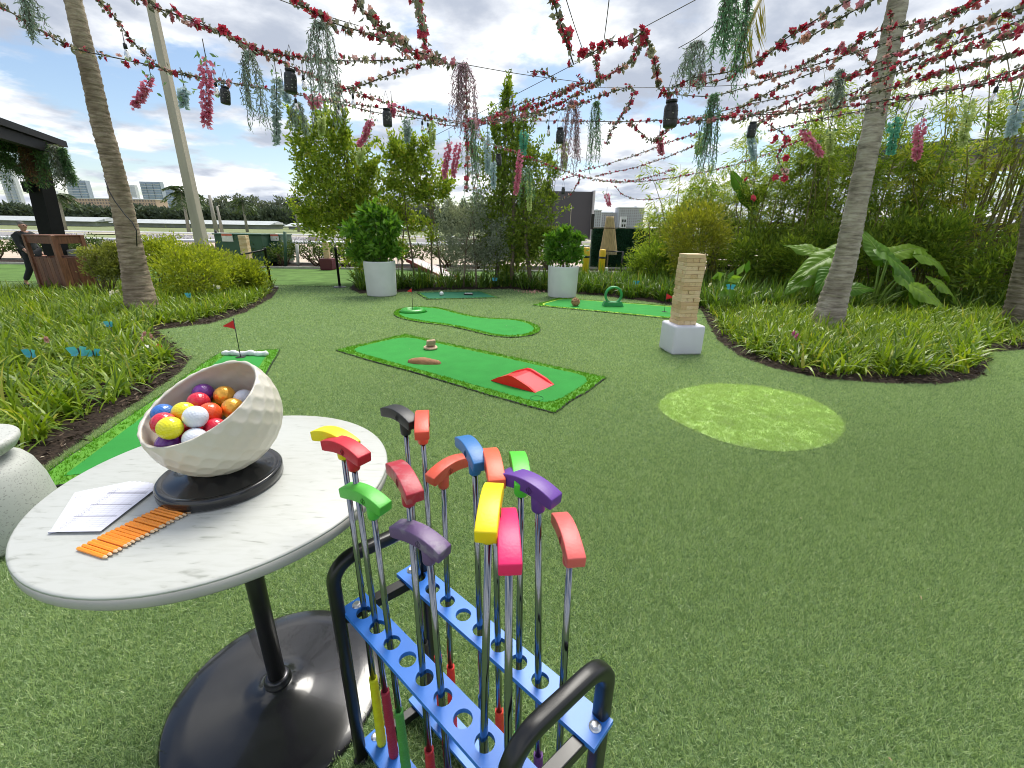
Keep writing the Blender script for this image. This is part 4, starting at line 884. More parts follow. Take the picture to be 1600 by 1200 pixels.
# ================================================================== planters and their shrubs
def planter_mat():
    m = mat('planter_white', (.70, .71, .70), .55, var=.10, scale=1.6, det=6, bump=.15, bscale=25); return m
M_PLANT = planter_mat()
M_SHRUB = leafmat('shrub_leaf', (.045, .14, .014), (.18, .34, .04), .3, .3); M_SHRUB2 = leafmat('shrub_leaf_bright', (.055, .15, .015), (.20, .34, .04), .28, .32); M_STEM = mat('stem_brown', (.16, .11, .07), .9)
def planter(px0, px1, pyb, pyt, label):
    a, c = G(px0, pyb), G(px1, pyb); mid = (a+c)/2; r = (c-a).length/2; ctr = Vector((mid.x, mid.y+r*.95, zg(mid.y))); d = ray((px0+px1)/2, pyt); zt = CAM_H+d.z*((ctr.y-r*.3)/d.y)
    t = thing('planter', ctr, label, 'planter', 'white cylindrical planters'); h = zt-ctr.z
    b = MB(); b.lathe([(0, .01), (r*.95, .01), (r*.97, .03), (r, h*.5), (r*1.03, h-.03), (r*1.03, h), (r*.96, h), (r*.95, h-.08)], 48, ctr); b.build('pot', M_PLANT, t)
    b = MB(); b.lathe([(r*.95, h-.075), (0, h-.06)], 32, ctr); b.build('soil', M_MULCH, t); return ctr, r, h
def shrub(C, Rr, base, n, L, W, m, label, stems=7, name='shrub', clumps=50, cat='shrub', rng=None, up=.45):
    rng = rng or np.random.default_rng(int(abs(C[0])*100)+n); t = thing(name, base, label, cat)
    (V, F), cp = crown_leaves(C, Rr, n, L, W, clumps, .26, up, rng, .35); npmesh('crown', V, F, m, t)
    b = MB()
    for i in range(stems):
        q = Vector(cp[rng.integers(0, len(cp))]); b0 = Vector(base)+Vector((rng.normal()*.04, rng.normal()*.04, 0)); md = b0.lerp(q, .5)+Vector((0, 0, .06)); b.tube([b0, md, q], [.012, .009, .004], 5)
    b.build('stems', M_STEM, t); return t
pc, pr_, ph_ = planter(566, 615, 464.5, 408, 'white cylindrical planter standing by the black stanchion')
cp_ = PY(583, 368, pc.y); mp_ = mpp(cp_)
PLANTED = [(pc.copy(), ph_, [(584, 348, 20), (566, 372, 18), (604, 362, 17), (590, 385, 20), (558, 394, 12), (612, 390, 12), (575, 335, 10), (598, 335, 9), (548, 360, 9), (616, 350, 8), (585, 402, 16)], 1900, .17, .09, M_SHRUB, 'broad leaved green shrub in the planter by the stanchion', 51)]
pc, pr_, ph_ = planter(857, 903, 466.5, 416, 'white cylindrical planter standing behind the ring mat')
cp_ = PY(881, 389, pc.y); mp_ = mpp(cp_)
PLANTED.append((pc.copy(), ph_, [(880, 375, 15), (868, 390, 14), (893, 388, 14), (880, 402, 14), (902, 372, 7), (862, 374, 7), (884, 362, 8), (900, 402, 8), (864, 404, 8)], 1700, .13, .07, M_SHRUB, 'dark glossy shrub in the planter behind the ring mat', 52))
# ================================================================== stanchions
def stanchion(px, py, pt, label):
    p = G(px, py); h = PY(px-(py-pt)*.2, pt, p.y).z-p.z; t = thing('stanchion', p, label, 'stanchion', 'black stanchions')
    b = MB(); b.lathe([(.17, .002), (.17, .012), (.15, .022), (.05, .032), (.03, .05)], 32, p); b.build('base', mat('stanchion_base', (.10, .10, .11), .35, .5), t)
    b = MB(); b.lathe([(.032, .03), (.032, h-.10), (.036, h-.10), (.036, h-.01), (.03, h), (0, h)], 20, p); b.build('post', M_BLACK, t); return p, h
s1, h1 = stanchion(424, 449, 387, 'black stanchion beside the yellowish shrubs with its belt drawn out'); s2, h2 = stanchion(531, 449, 386, 'black stanchion beside the first white planter')
q = Z(372, 393, s1.z+h1-.1) if False else s1+Vector((-2.2, .6, h1-.35)); b = MB(); b.tube([s1+Vector((-.03, 0, h1-.06)), s1+Vector((-1.1, .3, h1-.26)), q], .02, 4); tag(b.build('stanchion_belt', M_BLACK, at=s1+Vector((-.03, 0, h1-.06))), 'black retractable belt sagging away from the stanchion by the shrubs', 'belt')
# ================================================================== far towers on red cubes, boards
M_DRED = mat('dark_red_cube', (.10, .012, .025), .5, var=.1)
def far_set(px, pyb, wpx, hpx, twp, thp, lab1, lab2, layers):
    p = G(px, pyb); k = mpp(p); w_ = wpx*k; h = hpx*k; b = MB(); b.box(p+Vector((0, w_/2, h/2)), (w_, w_, h)); tag(b.build('red_cube_seat', M_DRED, at=p, bevel=.02), lab1, 'cube seat')
    bh_ = thp*k/layers; block_tower(p+Vector((0, w_/2, 0)), p.z+h+.001, .1, twp*k/3, bh_, layers, lab2, .004)
far_set(510, 422, 19, 17, 8, 24, 'dark red cube near the first white planter', 'small distant block tower on the dark red cube by the planter', 14)
far_set(385, 428, 20, 20, 11, 37, 'dark red cube half hidden by the yellowish shrubs', 'distant block tower rising behind the yellowish shrubs', 16)
def slope_board(pa, pb, h, wd, label):
    a, c = G(*pa), G(*pb); t = thing('tilted_game_board', (a+c)/2, label, 'game board', 'red game boards'); d = (c-a).normalized(); n = Vector((-d.y, d.x, 0)); b = MB()
    for s in (-1, 1):
        bb = MB(); bb.add([a+n*s*wd/2+Vector((0, 0, h-.12)), c+n*s*wd/2+Vector((0, 0, .0)), c+n*s*wd/2+Vector((0, 0, .12)), a+n*s*wd/2+Vector((0, 0, h))]+[v+n*.03*s for v in (a+n*s*wd/2+Vector((0, 0, h-.12)), c+n*s*wd/2, c+n*s*wd/2+Vector((0, 0, .12)), a+n*s*wd/2+Vector((0, 0, h)))], [(0, 1, 2, 3), (7, 6, 5, 4), (0, 4, 5, 1), (1, 5, 6, 2), (2, 6, 7, 3), (3, 7, 4, 0)]); bb.build('side_board', mat('board_red', (.22, .03, .03), .5), t, recalc=True)
    bb = MB(); bb.add([a+n*wd/2+Vector((0, 0, h+.003)), a-n*wd/2+Vector((0, 0, h+.003)), c-n*wd/2+Vector((0, 0, .123)), c+n*wd/2+Vector((0, 0, .123))], [(0, 1, 2, 3)]); bb.build('top', mat('board_top', (.62, .56, .52), .6), t)
    bb = MB(); bb.box(a+Vector((0, 0, h/2-.08)), (.06, .06, h-.16)); bb.build('leg', M_DRED, t)
slope_board((655, 428), (702, 437), .42, .45, 'nearer dark red tilted game board behind the back bed'); slope_board((645, 421), (690, 427), .40, .45, 'farther dark red tilted game board behind the back bed')
# ================================================================== hedge along the track, green cabinets, signs
M_HEDGE = leafmat('hedge_leaf', (.03, .07, .012), (.12, .17, .035), .25, .45)
rh = np.random.default_rng(31); xh = -31.; i = 0
hl = []
while xh < 2.5:
    if not (-13.0 < xh < -10.6): hl.append(xh)
    xh += rh.uniform(1.15, 1.45)
for i, xh in enumerate(hl):
    c = (xh, 18.0+rh.uniform(-.15, .15), .28); t = thing('hedge_bush', (c[0], c[1], -.3), 'open stemmed bush in the clipped low hedge along the track rail', 'bush', 'low hedge along the track')
    (V, F), cpn = crown_leaves(c, (.85, .5, .36), 900, .11, .055, 30, .3, .2, rh, .3); npmesh('crown', V, F, M_HEDGE, t)
    b = MB()
    for q in range(7):
        e_ = Vector(cpn[rh.integers(0, len(cpn))]); b0 = Vector((c[0]+rh.normal()*.12, c[1]+rh.normal()*.05, -.3)); b.tube([b0, b0.lerp(e_, .5)+Vector((rh.normal()*.06, 0, .02)), e_], [.035, .028, .012], 5)
    b.build('stems', M_STEM, t)
M_GRN = mat('cabinet_green', (.035, .095, .055), .5, var=.15, scale=3)
def cabinet(xa, xb, yt, yb, Y, label, sign=None):
    a = PY(xa, yb, Y); c = PY(xb, yb, Y); zt = PY((xa+xb)/2, yt, Y).z; cx = (a.x+c.x)/2; wd = c.x-a.x; t = thing('utility_cabinet', (cx, Y, -.3), label, 'cabinet', 'green cabinets by the track'); h = zt+.3
    b = MB(); b.box((cx, Y+.5, -.3+.12+(h-.12)/2), (wd, 1, h-.12)); b.build('body', M_GRN, t, bevel=.03)
    b = MB(); b.box((cx, Y+.5, -.22), (wd*.9, .8, .14)); b.build('plinth', M_BLACK, t)
    b = MB(); b.box((cx, Y-.012, -.3+h*.55), (wd*.44, .02, h*.6)); b.build('door', M_GRN, t, bevel=.008)
    b = MB(); b.box((cx, Y+.5, zt+.02), (wd*1.04, 1.08, .05)); b.build('lid', M_GRN, t, bevel=.01)
    if sign:
        b = MB(); q = PY(sign[0], sign[1], Y-.03); b.box(tuple(q), (sign[2], .02, sign[3])); o = b.build('sign', mat('warning_sign', (.75, .73, .70), .6), t); b = MB(); b.box((q.x, q.y-.012, q.z+sign[3]*.32), (sign[2]*.95, .006, sign[3]*.25)); b.build('red_band', mat('sign_red', (.62, .16, .10), .6), o)
cabinet(341, 414, 367, 403, 17.7, 'long dark green cabinet with a sign beyond the yellowish shrubs', (355, 371, .42, .3)); cabinet(420, 441, 368, 396, 18.3, 'smaller dark green cabinet with a sign left of the hedge', (429, 371, .32, .26))
for px, pt, pb, lb, mm in ((445, 362, 418, 'dark green thin post beside the green cabinets', M_GRN), (337, 360, 400, 'thin dark post left of the long green cabinet', M_BLACK), (464, 382, 418, 'pale grey short post in front of the hedge', mat('grey_post', (.45, .45, .43), .7)), (360, 381, 405, 'grey leaning short post before the green cabinet', mat('grey_post', (.45, .45, .43), .7))):
    p = G(px+2, pb); a = PY(px, pt, p.y); b = MB(); b.tube([p, (a.x, p.y, a.z)], .06, 8); tag(b.build('thin_post', mm, at=p), lb, 'post')
# ================================================================== palms
def palm_mat(name, c1, c2):
    m, t, b = _nodes(name); n = t.nodes; l = t.links; tc = n.new('ShaderNodeTexCoord'); mp = n.new('ShaderNodeMapping'); mp.inputs['Scale'].default_value = (5, 5, 30); l.new(tc.outputs['Object'], mp.inputs[0])
    a = n.new('ShaderNodeTexNoise'); a.inputs['Scale'].default_value = 1; a.inputs['Detail'].default_value = 8; a.inputs['Roughness'].default_value = .65; l.new(mp.outputs[0], a.inputs[0])
    c = n.new('ShaderNodeValToRGB'); l.new(a.outputs[0], c.inputs[0]); e = c.color_ramp.elements; e[0].position = .34; e[0].color = rgba([q*.55 for q in c1]); e[1].position = .62; e[1].color = rgba(c2); q = e.new(.46); q.color = rgba(c1)
    mp2 = n.new('ShaderNodeMapping'); mp2.inputs['Scale'].default_value = (2, 2, 1.3); l.new(tc.outputs['Object'], mp2.inputs[0]); bz = n.new('ShaderNodeTexNoise'); bz.inputs['Scale'].default_value = 1.6; bz.inputs['Detail'].default_value = 5; l.new(mp2.outputs[0], bz.inputs[0])
    mx = n.new('ShaderNodeMix'); mx.data_type = 'RGBA'; mx.blend_type = 'MULTIPLY'; mx.inputs[0].default_value = .75; l.new(c.outputs[0], mx.inputs[6])
    c2_ = n.new('ShaderNodeValToRGB'); l.new(bz.outputs[0], c2_.inputs[0]); c2_.color_ramp.elements[0].position = .35; c2_.color_ramp.elements[0].color = (.45, .42, .38, 1); c2_.color_ramp.elements[1].position = .6; l.new(c2_.outputs[0], mx.inputs[7])
    l.new(mx.outputs[2], b.inputs['Base Color']); b.inputs['Roughness'].default_value = .9
    bp = n.new('ShaderNodeBump'); bp.inputs['Strength'].default_value = .6; bp.inputs['Distance'].default_value = .015; l.new(a.outputs[0], bp.inputs['Height']); l.new(bp.outputs[0], b.inputs['Normal']); return m
M_FRONDN = leafmat('palm_frond', (.04, .10, .02), (.14, .22, .05), .3, .4)
def palm(base, px, wpx, Yc, label, mtl, ztop, seed):
    rng = np.random.default_rng(seed); pts = [PY(x, y, Yc(y)) for x, y in px]; ctr = [Vector((base.x, base.y, base.z-.02))]+pts; rad = [wpx[0]*mpp(pts[0])/2*1.0]+[w_*mpp(p)/2/math.hypot(1, (x_-800)/FPX) for w_, p, (x_, y_) in zip(wpx, pts, px)]
    d = (ctr[-1]-ctr[-3]).normalized()
    while ctr[-1].z < ztop: d = (d+Vector((0, 0, .12))).normalized(); ctr.append(ctr[-1]+d*.8); rad.append(max(.09, rad[-1]*.97))
    # resample finely with ring relief
    S = [0]
    for i in range(1, len(ctr)): S.append(S[-1]+(ctr[i]-ctr[i-1]).length)
    N_ = int(S[-1]/.028); P = []; R_ = []; ph = 0
    for i in range(N_+1):
        s = S[-1]*i/N_; k = max(j for j in range(len(S)) if S[j] <= s+1e-9); k = min(k, len(S)-2); f = (s-S[k])/(S[k+1]-S[k])
        p0 = ctr[max(k-1, 0)]; p1, p2 = ctr[k], ctr[k+1]; p3 = ctr[min(k+2, len(ctr)-1)]
        P.append(.5*((2*p1)+(p2-p0)*f+(2*p0-5*p1+4*p2-p3)*f*f+(3*p1-p0-3*p2+p3)*f**3)); r = rad[k]*(1-f)+rad[k+1]*f
        ph += 1; R_.append(r*(1+(.035 if ph % 3 == 0 else -.012)+rng.normal()*.008))
    t = thing('palm_tree', base, label, 'palm tree'); b = MB(); b.tube(P, R_, 28); o = b.build('trunk', mtl, t)
    nz = rng.normal(size=len(o.data.vertices))*.0035
    for v, q in zip(o.data.vertices, nz): v.co += v.normal*q
    top = np.array(P[-1]); Vs = []
    for i in range(20):
        az = i*2.4; el = rng.uniform(.25, 1.25); dd = np.array([math.cos(az)*math.cos(el), math.sin(az)*math.cos(el), math.sin(el)]); q = np.linspace(.08, 1, 40); Lf = 2.3
        pp = top+dd*q[:, None]*Lf+np.array([0, 0, -1])*(q**2.4)[:, None]*Lf*.35; s = np.cross(dd, [0, 0, 1]); s /= np.linalg.norm(s)
        for sg in (-1, 1): Vs.append(leaf_quads(pp, np.tile(s*sg+dd*.6+np.array([0, 0, -.35]), (40, 1)), .6*np.sin(PI*(.12+.8*q)), .035, rng=rng))
    V, F = catm(Vs); npmesh('crown', V, F, M_FRONDN, t, kind='stuff'); return t, P, R_
bL = G(225, 492); tL, PLm, RLm = palm(bL, [(212, 430), (196, 345), (178, 265), (160, 200), (140, 110), (114, 0)], [47, 38, 36, 36, 34, 32], lambda y: bL.y+.1, 'leaning palm with cracked brown bark in the bed by the wooden bin', palm_mat('palm_bark_brown', (.28, .215, .15), (.43, .35, .26)), 8.6, 4)
b = MB(); cab = [PY(x, y, bL.y-.17) for x, y in ((164, 280), (170, 298), (180, 315), (195, 335), (207, 348), (213, 360), (214, 385))]; b.tube(cab, .008, 6); tag(b.build('trunk_cable', M_BLACK, at=cab[-1]), 'thin black cable draped across the trunk of the leaning palm', 'cable')
bR = G(1288, 524); palm(bR, [(1302, 470), (1322, 400), (1336, 330), (1349, 270), (1364, 200), (1378, 130), (1392, 60), (1404, 0)], [48, 39, 37, 36, 36, 36, 37, 36], lambda y: bR.y+.1, 'grey ringed palm leaning over the bed beside the white cube', palm_mat('palm_bark_grey', (.36, .31, .25), (.50, .45, .37)), 8.4, 9)
b2 = G(1600, 520); palm(b2, [(1602, 460), (1614, 380), (1622, 300), (1634, 200), (1650, 100), (1664, 0)], [60, 48, 42, 40, 38, 36], lambda y: b2.y+.1, 'palm trunk cut by the frame edge behind the strap leaved bed', palm_mat('palm_bark_dark', (.20, .165, .12), (.33, .28, .22)), 8.2, 12)
# ================================================================== yellowish shrubs of the left bed
M_YEL = leafmat('yellow_shrub', (.16, .23, .02), (.46, .50, .04), .35, .5); M_YEL2 = leafmat('yellow_shrub_dull', (.15, .18, .04), (.36, .38, .09), .35, .55)
for (px, py, hw, hh, pyg, mm, lab) in ((300, 425, 62, 44, 470, M_YEL, 'large fluffy yellow green shrub right behind the leaning palm'), (372, 428, 42, 26, 462, M_YEL, 'bright low shrub at the tip of the bed near the stanchion'), (255, 398, 48, 26, 455, M_YEL, 'yellow green shrub showing just beside the leaning trunk'), (325, 405, 42, 24, 450, M_YEL2, 'dull olive shrub in front of the green cabinet'), (168, 408, 36, 26, 468, M_YEL2, 'small olive shrub between the wooden bin and the leaning palm')):
    bs = G(px, pyg); c = PY(px, py, bs.y+.1); k = mpp(c); shrub(tuple(c), (hw*k, hw*k*.7, hh*k), bs, 5200, .075, .032, mm, lab, 12, 'yellow_shrub', 60, rng=np.random.default_rng(px), up=.5)
# ================================================================== wooden bin
bb_ = G(112, 458); k = mpp(bb_); ztp = PY(92, 367, bb_.y).z; hb = ztp-bb_.z; t = thing('litter_bin', bb_, 'brown wooden plank litter bin with slots below its lid', 'litter bin'); wdx, wdy = .86, .52; ryaw = -.28
M_PLK = [mat('bin_plank_%d' % i, c, .55, var=.3, scale=5, stretch=(8, 8, 1), bump=.15, bscale=40) for i, c in enumerate(((.17, .065, .035), (.20, .085, .045), (.14, .055, .032)))]
R3 = Matrix.Rotation(ryaw, 3, 'Z')
def bl(x, y, z): return bb_+R3 @ Vector((x, y, 0))+Vector((0, 0, z))
hs = hb*.62
for side in range(4):
    L_ = wdx if side % 2 == 0 else wdy; D_2 = (wdy if side % 2 == 0 else wdx)/2; npk = 7 if side % 2 == 0 else 4; rz = ryaw+side*PI/2; q3 = Matrix.Rotation(side*PI/2, 3, 'Z')
    for i in range(npk):
        pw = L_/npk; v = q3 @ Vector((-L_/2+pw*(i+.5), -D_2, 0)); b = MB(); b.box(bl(v.x, v.y, hs/2+.04), (pw-.006, .025, hs-.04), rz=rz); b.build('plank', M_PLK[(i+side) % 3], t, bevel=.002, seg=1)
    v = q3 @ Vector((0, -D_2, 0)); b = MB(); b.box(bl(v.x, v.y, hb-.10), (L_+.0, .03, .15), rz=rz); b.build('lid_board', M_PLK[side % 3], t, bevel=.003, seg=1)
for sx_ in (-1, 1):
    for sy_ in (-1, 1): b = MB(); b.box(bl(sx_*(wdx/2+.005), sy_*(wdy/2+.005), hb/2), (.075, .075, hb), rz=ryaw); b.build('corner_post', M_PLK[1], t, bevel=.004, seg=1)
b = MB(); b.box(bl(0, 0, hb-.012), (wdx+.06, wdy+.06, .03), rz=ryaw); b.build('lid', M_PLK[0], t, bevel=.004)
b = MB(); b.box(bl(0, 0, hs*.5), (wdx-.08, wdy-.08, hs*.85), rz=ryaw); b.build('liner', mat('bin_liner', (.03, .03, .032), .6), t)
b = MB(); q = G(152, 440); b.box(q+Vector((0, .3, .42)), (1.2, .6, .84)); tag(b.build('grey_box', mat('grey_cabinet', (.20, .20, .21), .6), at=q, bevel=.02), 'plain grey box between the wooden bin and leaning palm', 'box')
# ================================================================== pavilion
YP = 12.4; M_PBLK = mat('pavilion_black', (.010, .010, .011), .6, spec=.15); zr = PY(107, 231, YP).z
a = PY(47, 272, YP); c = PY(82, 385, YP); cxp = (PY(60, 275, YP).x+PY(84, 375, YP).x)/2
t = thing('pavilion', (cxp, YP, -.3), 'black post of a pavilion under a flat dark roof', 'pavilion')
b = MB(); tp = PY(60, 262, YP); bt = PY(86, 400, YP); b.bar((bt.x, YP, -.3), (tp.x, YP, zr), .36, .36); b.build('post', M_PBLK, t)
A0 = PY(107, 232, YP); B0 = Z(-60, 176, A0.z); dr_ = (B0-A0).normalized(); pn = Vector((-dr_.y, dr_.x, 0)); pn = pn if pn.x < 0 else -pn
C0 = B0+pn*5; D0 = A0+pn*5
b = MB(); b.prism([A0, B0, C0, D0], .02, .16); b.build('roof', M_PBLK, t, recalc=True)
b = MB(); b.bar(A0+pn*.15-dr_*.0+dr_*.35+Vector((0, 0, -.1)), B0+pn*.15+Vector((0, 0, -.1)), .16, .22); b.build('beam', M_PBLK, t)
b = MB(); b.bar(A0+dr_*.5+pn*.3+Vector((0, 0, -.1)), D0+dr_*.5+Vector((0, 0, -.1)), .16, .22); b.build('beam', M_PBLK, t)
b = MB(); q = PY(46, 292, YP-.2); b.box(tuple(q), (.2, .2, .25)); b.build('junction_box', M_PBLK, t, bevel=.01)
M_FERN = leafmat('hanging_fern', (.04, .11, .045), (.14, .25, .10), .3, .5); M_FERN2 = leafmat('hanging_fern_grey', (.12, .15, .12), (.30, .33, .27), .3, .6); M_FERN3 = leafmat('hanging_fern_brown', (.10, .05, .03), (.24, .14, .09), .3, .6)
rf = np.random.default_rng(8)
def hanging(name, top, L, width, strands, mm, label, lw=(.045, .009), per=60, parent=None, cat='hanging greenery', group=None, curl=.12, rng=rf, splay=.5):
    t = thing(name, top, label, cat, group); Vs = []; b = MB()
    for i in range(strands):
        l = L*rng.uniform(.55, 1.05); az = rng.uniform(0, 6.28); ww = width*rng.random()**.5; s = np.linspace(0, 1, per); out = np.array([math.cos(az), math.sin(az), 0])*ww
        lift = np.minimum(s*4, 1)
        P = np.array(top)+out*(lift*splay+(1-splay)*s)[:, None]+np.array([0, 0, 1])*(.12*width*np.sin(np.minimum(s*4, 1)*PI)-l*np.maximum(0, s-.08)/.92)[:, None]+rng.normal(size=(per, 3))*.008
        P += (np.sin(s*5+rng.uniform(0, 6))*curl*width)[:, None]*np.array([math.sin(az), -math.cos(az), 0])
        D = rnd_dirs(per, rng)*.8+np.array([0, 0, -.75]); Vs.append(leaf_quads(P, D, lw[0]*rng.uniform(.7, 1.3, per), lw[1], rng=rng)); b.tube([Vector(p) for p in P[::6]], .0022, 3, caps=False)
    V, F = catm(Vs); npmesh('leaves', V, F, mm, t, kind='stuff'); b.build('twigs', mat('twig', (.10, .08, .06), .9), t, kind='stuff'); return t
for px, pt, pb, w_, mm, lab in ((10, 215, 290, 22, M_FERN, 'green fern hanging from the pavilion roof at the frame edge'), (38, 215, 285, 14, M_FERN3, 'brownish dried fern hanging in front of the pavilion post'), (60, 218, 284, 18, M_FERN, 'full green fern hanging in front of the pavilion post'), (84, 228, 288, 14, M_FERN2, 'greyish fern hanging at the corner of the pavilion roof'), (97, 232, 282, 7, M_FERN, 'thin green fern at the tip of the pavilion roof'), (0, 240, 265, 18, M_FERN2, 'pale grey green fern hanging lowest at the frame edge')):
    top = PY(px, pt, YP-1.0); hanging('hanging_fern', top, (pb-pt)*mpp(top), w_*mpp(top), 26, mm, lab, (.10, .022), 46)
# ================================================================== concrete pole
Y_ = 15.8; pb_ = PY(318, 392, Y_); pt_ = PY(235, 0, Y_); pt_.z += 0; d = (pt_-Vector((pb_.x, Y_, -.3)))
b = MB(); b.tube([Vector((pb_.x, Y_, -.3)), Vector((pb_.x, Y_, -.3))+d*1.25], [.165, .085], prof=[(1, .85), (.85, 1), (-.85, 1), (-1, .85), (-1, -.85), (-.85, -1), (.85, -1), (1, -.85)], smooth=False, up=(0, 1, 0)); o = b.build('concrete_pole', mat('pole_concrete', (.44, .40, .32), .85, var=.15, scale=3, bump=.2, stretch=(1, 1, .2)), at=(pb_.x, Y_, -.3)); tag(o, 'tall tapered concrete light pole behind the yellowish shrubs', 'pole')
# ================================================================== the walking man
def person(base, height, yaw):
    t = thing('person', base, 'grey haired person in dark shirt and trousers walking past the wooden bin', 'person'); s = height/1.75; R3 = Matrix.Rotation(yaw, 3, 'Z')
    def W(p): return base+R3 @ (Vector(p)*s)
    def skin(name, verts, edges, radii, mm, parent, sub=2):
        me = bpy.data.meshes.new(name); me.from_pydata([tuple(W(v)-worg(parent)) for v in verts], edges, []); o = link(name, me, mm, parent)
        md = o.modifiers.new('skin', 'SKIN'); sv = me.skin_vertices[0].data
        for v, r in zip(sv, radii): v.radius = (r[0]*s, r[1]*s) if isinstance(r, tuple) else (r*s, r*s)
        sv[0].use_root = True; md.use_smooth_shade = True; sb = o.modifiers.new('sub', 'SUBSURF'); sb.levels = sub; sb.render_levels = sub; return o
    # x forward, y left
    J = [(0, 0, .95), (0, 0, 1.12), (.01, 0, 1.30), (.02, 0, 1.43), (.035, 0, 1.50), (.05, 0, 1.60), (.055, 0, 1.69), (0, .17, 1.41), (-.10, .21, 1.16), (.05, .22, .93), (.10, .21, .86), (0, -.17, 1.41), (.03, -.22, 1.14), (.20, -.20, .96), (.27, -.19, .92),
         (0, .09, .92), (.16, .10, .52), (.06, .10, .10), (.18, .10, .04), (0, -.09, .92), (-.06, -.10, .50), (-.36, -.10, .16), (-.30, -.10, .06)]
    E_ = [(0, 1), (1, 2), (2, 3), (3, 4), (4, 5), (5, 6), (3, 7), (7, 8), (8, 9), (9, 10), (3, 11), (11, 12), (12, 13), (13, 14), (0, 15), (15, 16), (16, 17), (17, 18), (0, 19), (19, 20), (20, 21), (21, 22)]
    rd = [(.13, .15), (.12, .14), (.13, .16), (.09, .12), .055, (.085, .07), (.085, .07), .06, .045, .034, .035, .06, .045, .034, .035, .085, .06, .042, .035, .085, .06, .042, .035]
    M_SKIN = mat('skin', (.52, .28, .20), .5)
    body = skin('body', J, E_, rd, M_SKIN, t)
    M_SH = mat('dark_shirt', (.028, .03, .034), .8); M_TR = mat('dark_trousers', (.016, .018, .025), .8)
    iv = [0, 1, 2, 3, 7, 8, 11, 12]; skin('shirt', [J[i] for i in iv]+[(.035, .215, 1.0), (.13, -.21, 1.03), (.03, 0, 1.505)], [(0, 1), (1, 2), (2, 3), (3, 4), (4, 5), (3, 6), (6, 7), (5, 8), (7, 9), (3, 10)], [(.155, .18), (.145, .17), (.16, .20), (.125, .165), .09, .07, .09, .07, .055, .055, .078], M_SH, t)
    skin('trousers', [J[0], J[15], J[16], (.07, .10, .13), J[19], J[20], (-.33, -.10, .20)], [(0, 1), (1, 2), (2, 3), (0, 4), (4, 5), (5, 6)], [(.15, .17), .105, .08, .066, .105, .08, .066], M_TR, t)
    skin('shoe', [(.03, .10, .05), (.12, .10, .045), (.21, .10, .035)], [(0, 1), (1, 2)], [.05, .05, .04], M_BLACK, t); skin('shoe', [(-.39, -.10, .16), (-.34, -.10, .08), (-.29, -.10, .03)], [(0, 1), (1, 2)], [.05, .05, .04], M_BLACK, t)
    skin('hair', [(-.01, 0, 1.62), (0, 0, 1.69), (.035, 0, 1.745)], [(0, 1), (1, 2)], [(.06, .06), (.085, .08), (.055, .065)], mat('grey_hair', (.20, .19, .18), .8), t)
    b = MB(); b.tube([W((.135, 0, 1.64)), W((.165, 0, 1.60)), W((.135, 0, 1.595))], [.012*s, .016*s, .012*s], 8); b.build('nose', M_SKIN, body)
    for sy_ in (-1, 1):
        b = MB(); b.tube([W((.05, sy_*.076, 1.66)), W((.045, sy_*.088, 1.63)), W((.05, sy_*.076, 1.59))], [.012*s, .022*s, .012*s], 8); b.build('ear', M_SKIN, body)
        b = MB(); b.lathe([(.011*s*math.sin(q), .011*s*math.cos(q)) for q in np.linspace(.01, PI, 6)], 8, W((.132, sy_*.032, 1.645))); b.build('eye', M_BLACK, body)
    for hx, hy, hz in (J[10], J[14]):
        for f in range(5):
            a = Vector((hx+.01, hy+(f-2)*.017, hz)); e = a+Vector((.045 if f < 4 else .03, (f-2)*.004+(0 if f < 4 else .02), -.065 if f < 4 else -.03)); b = MB(); b.tube([W(a), W((a+e)/2+Vector((.01, 0, 0))), W(e)], [.011*s, .010*s, .007*s], 6); b.build('finger', M_SKIN, body)
pm = G(60, 449); hm = PY(66, 346, pm.y).z-pm.z; person(pm+Vector((.1, 0, 0)), hm, -.15)
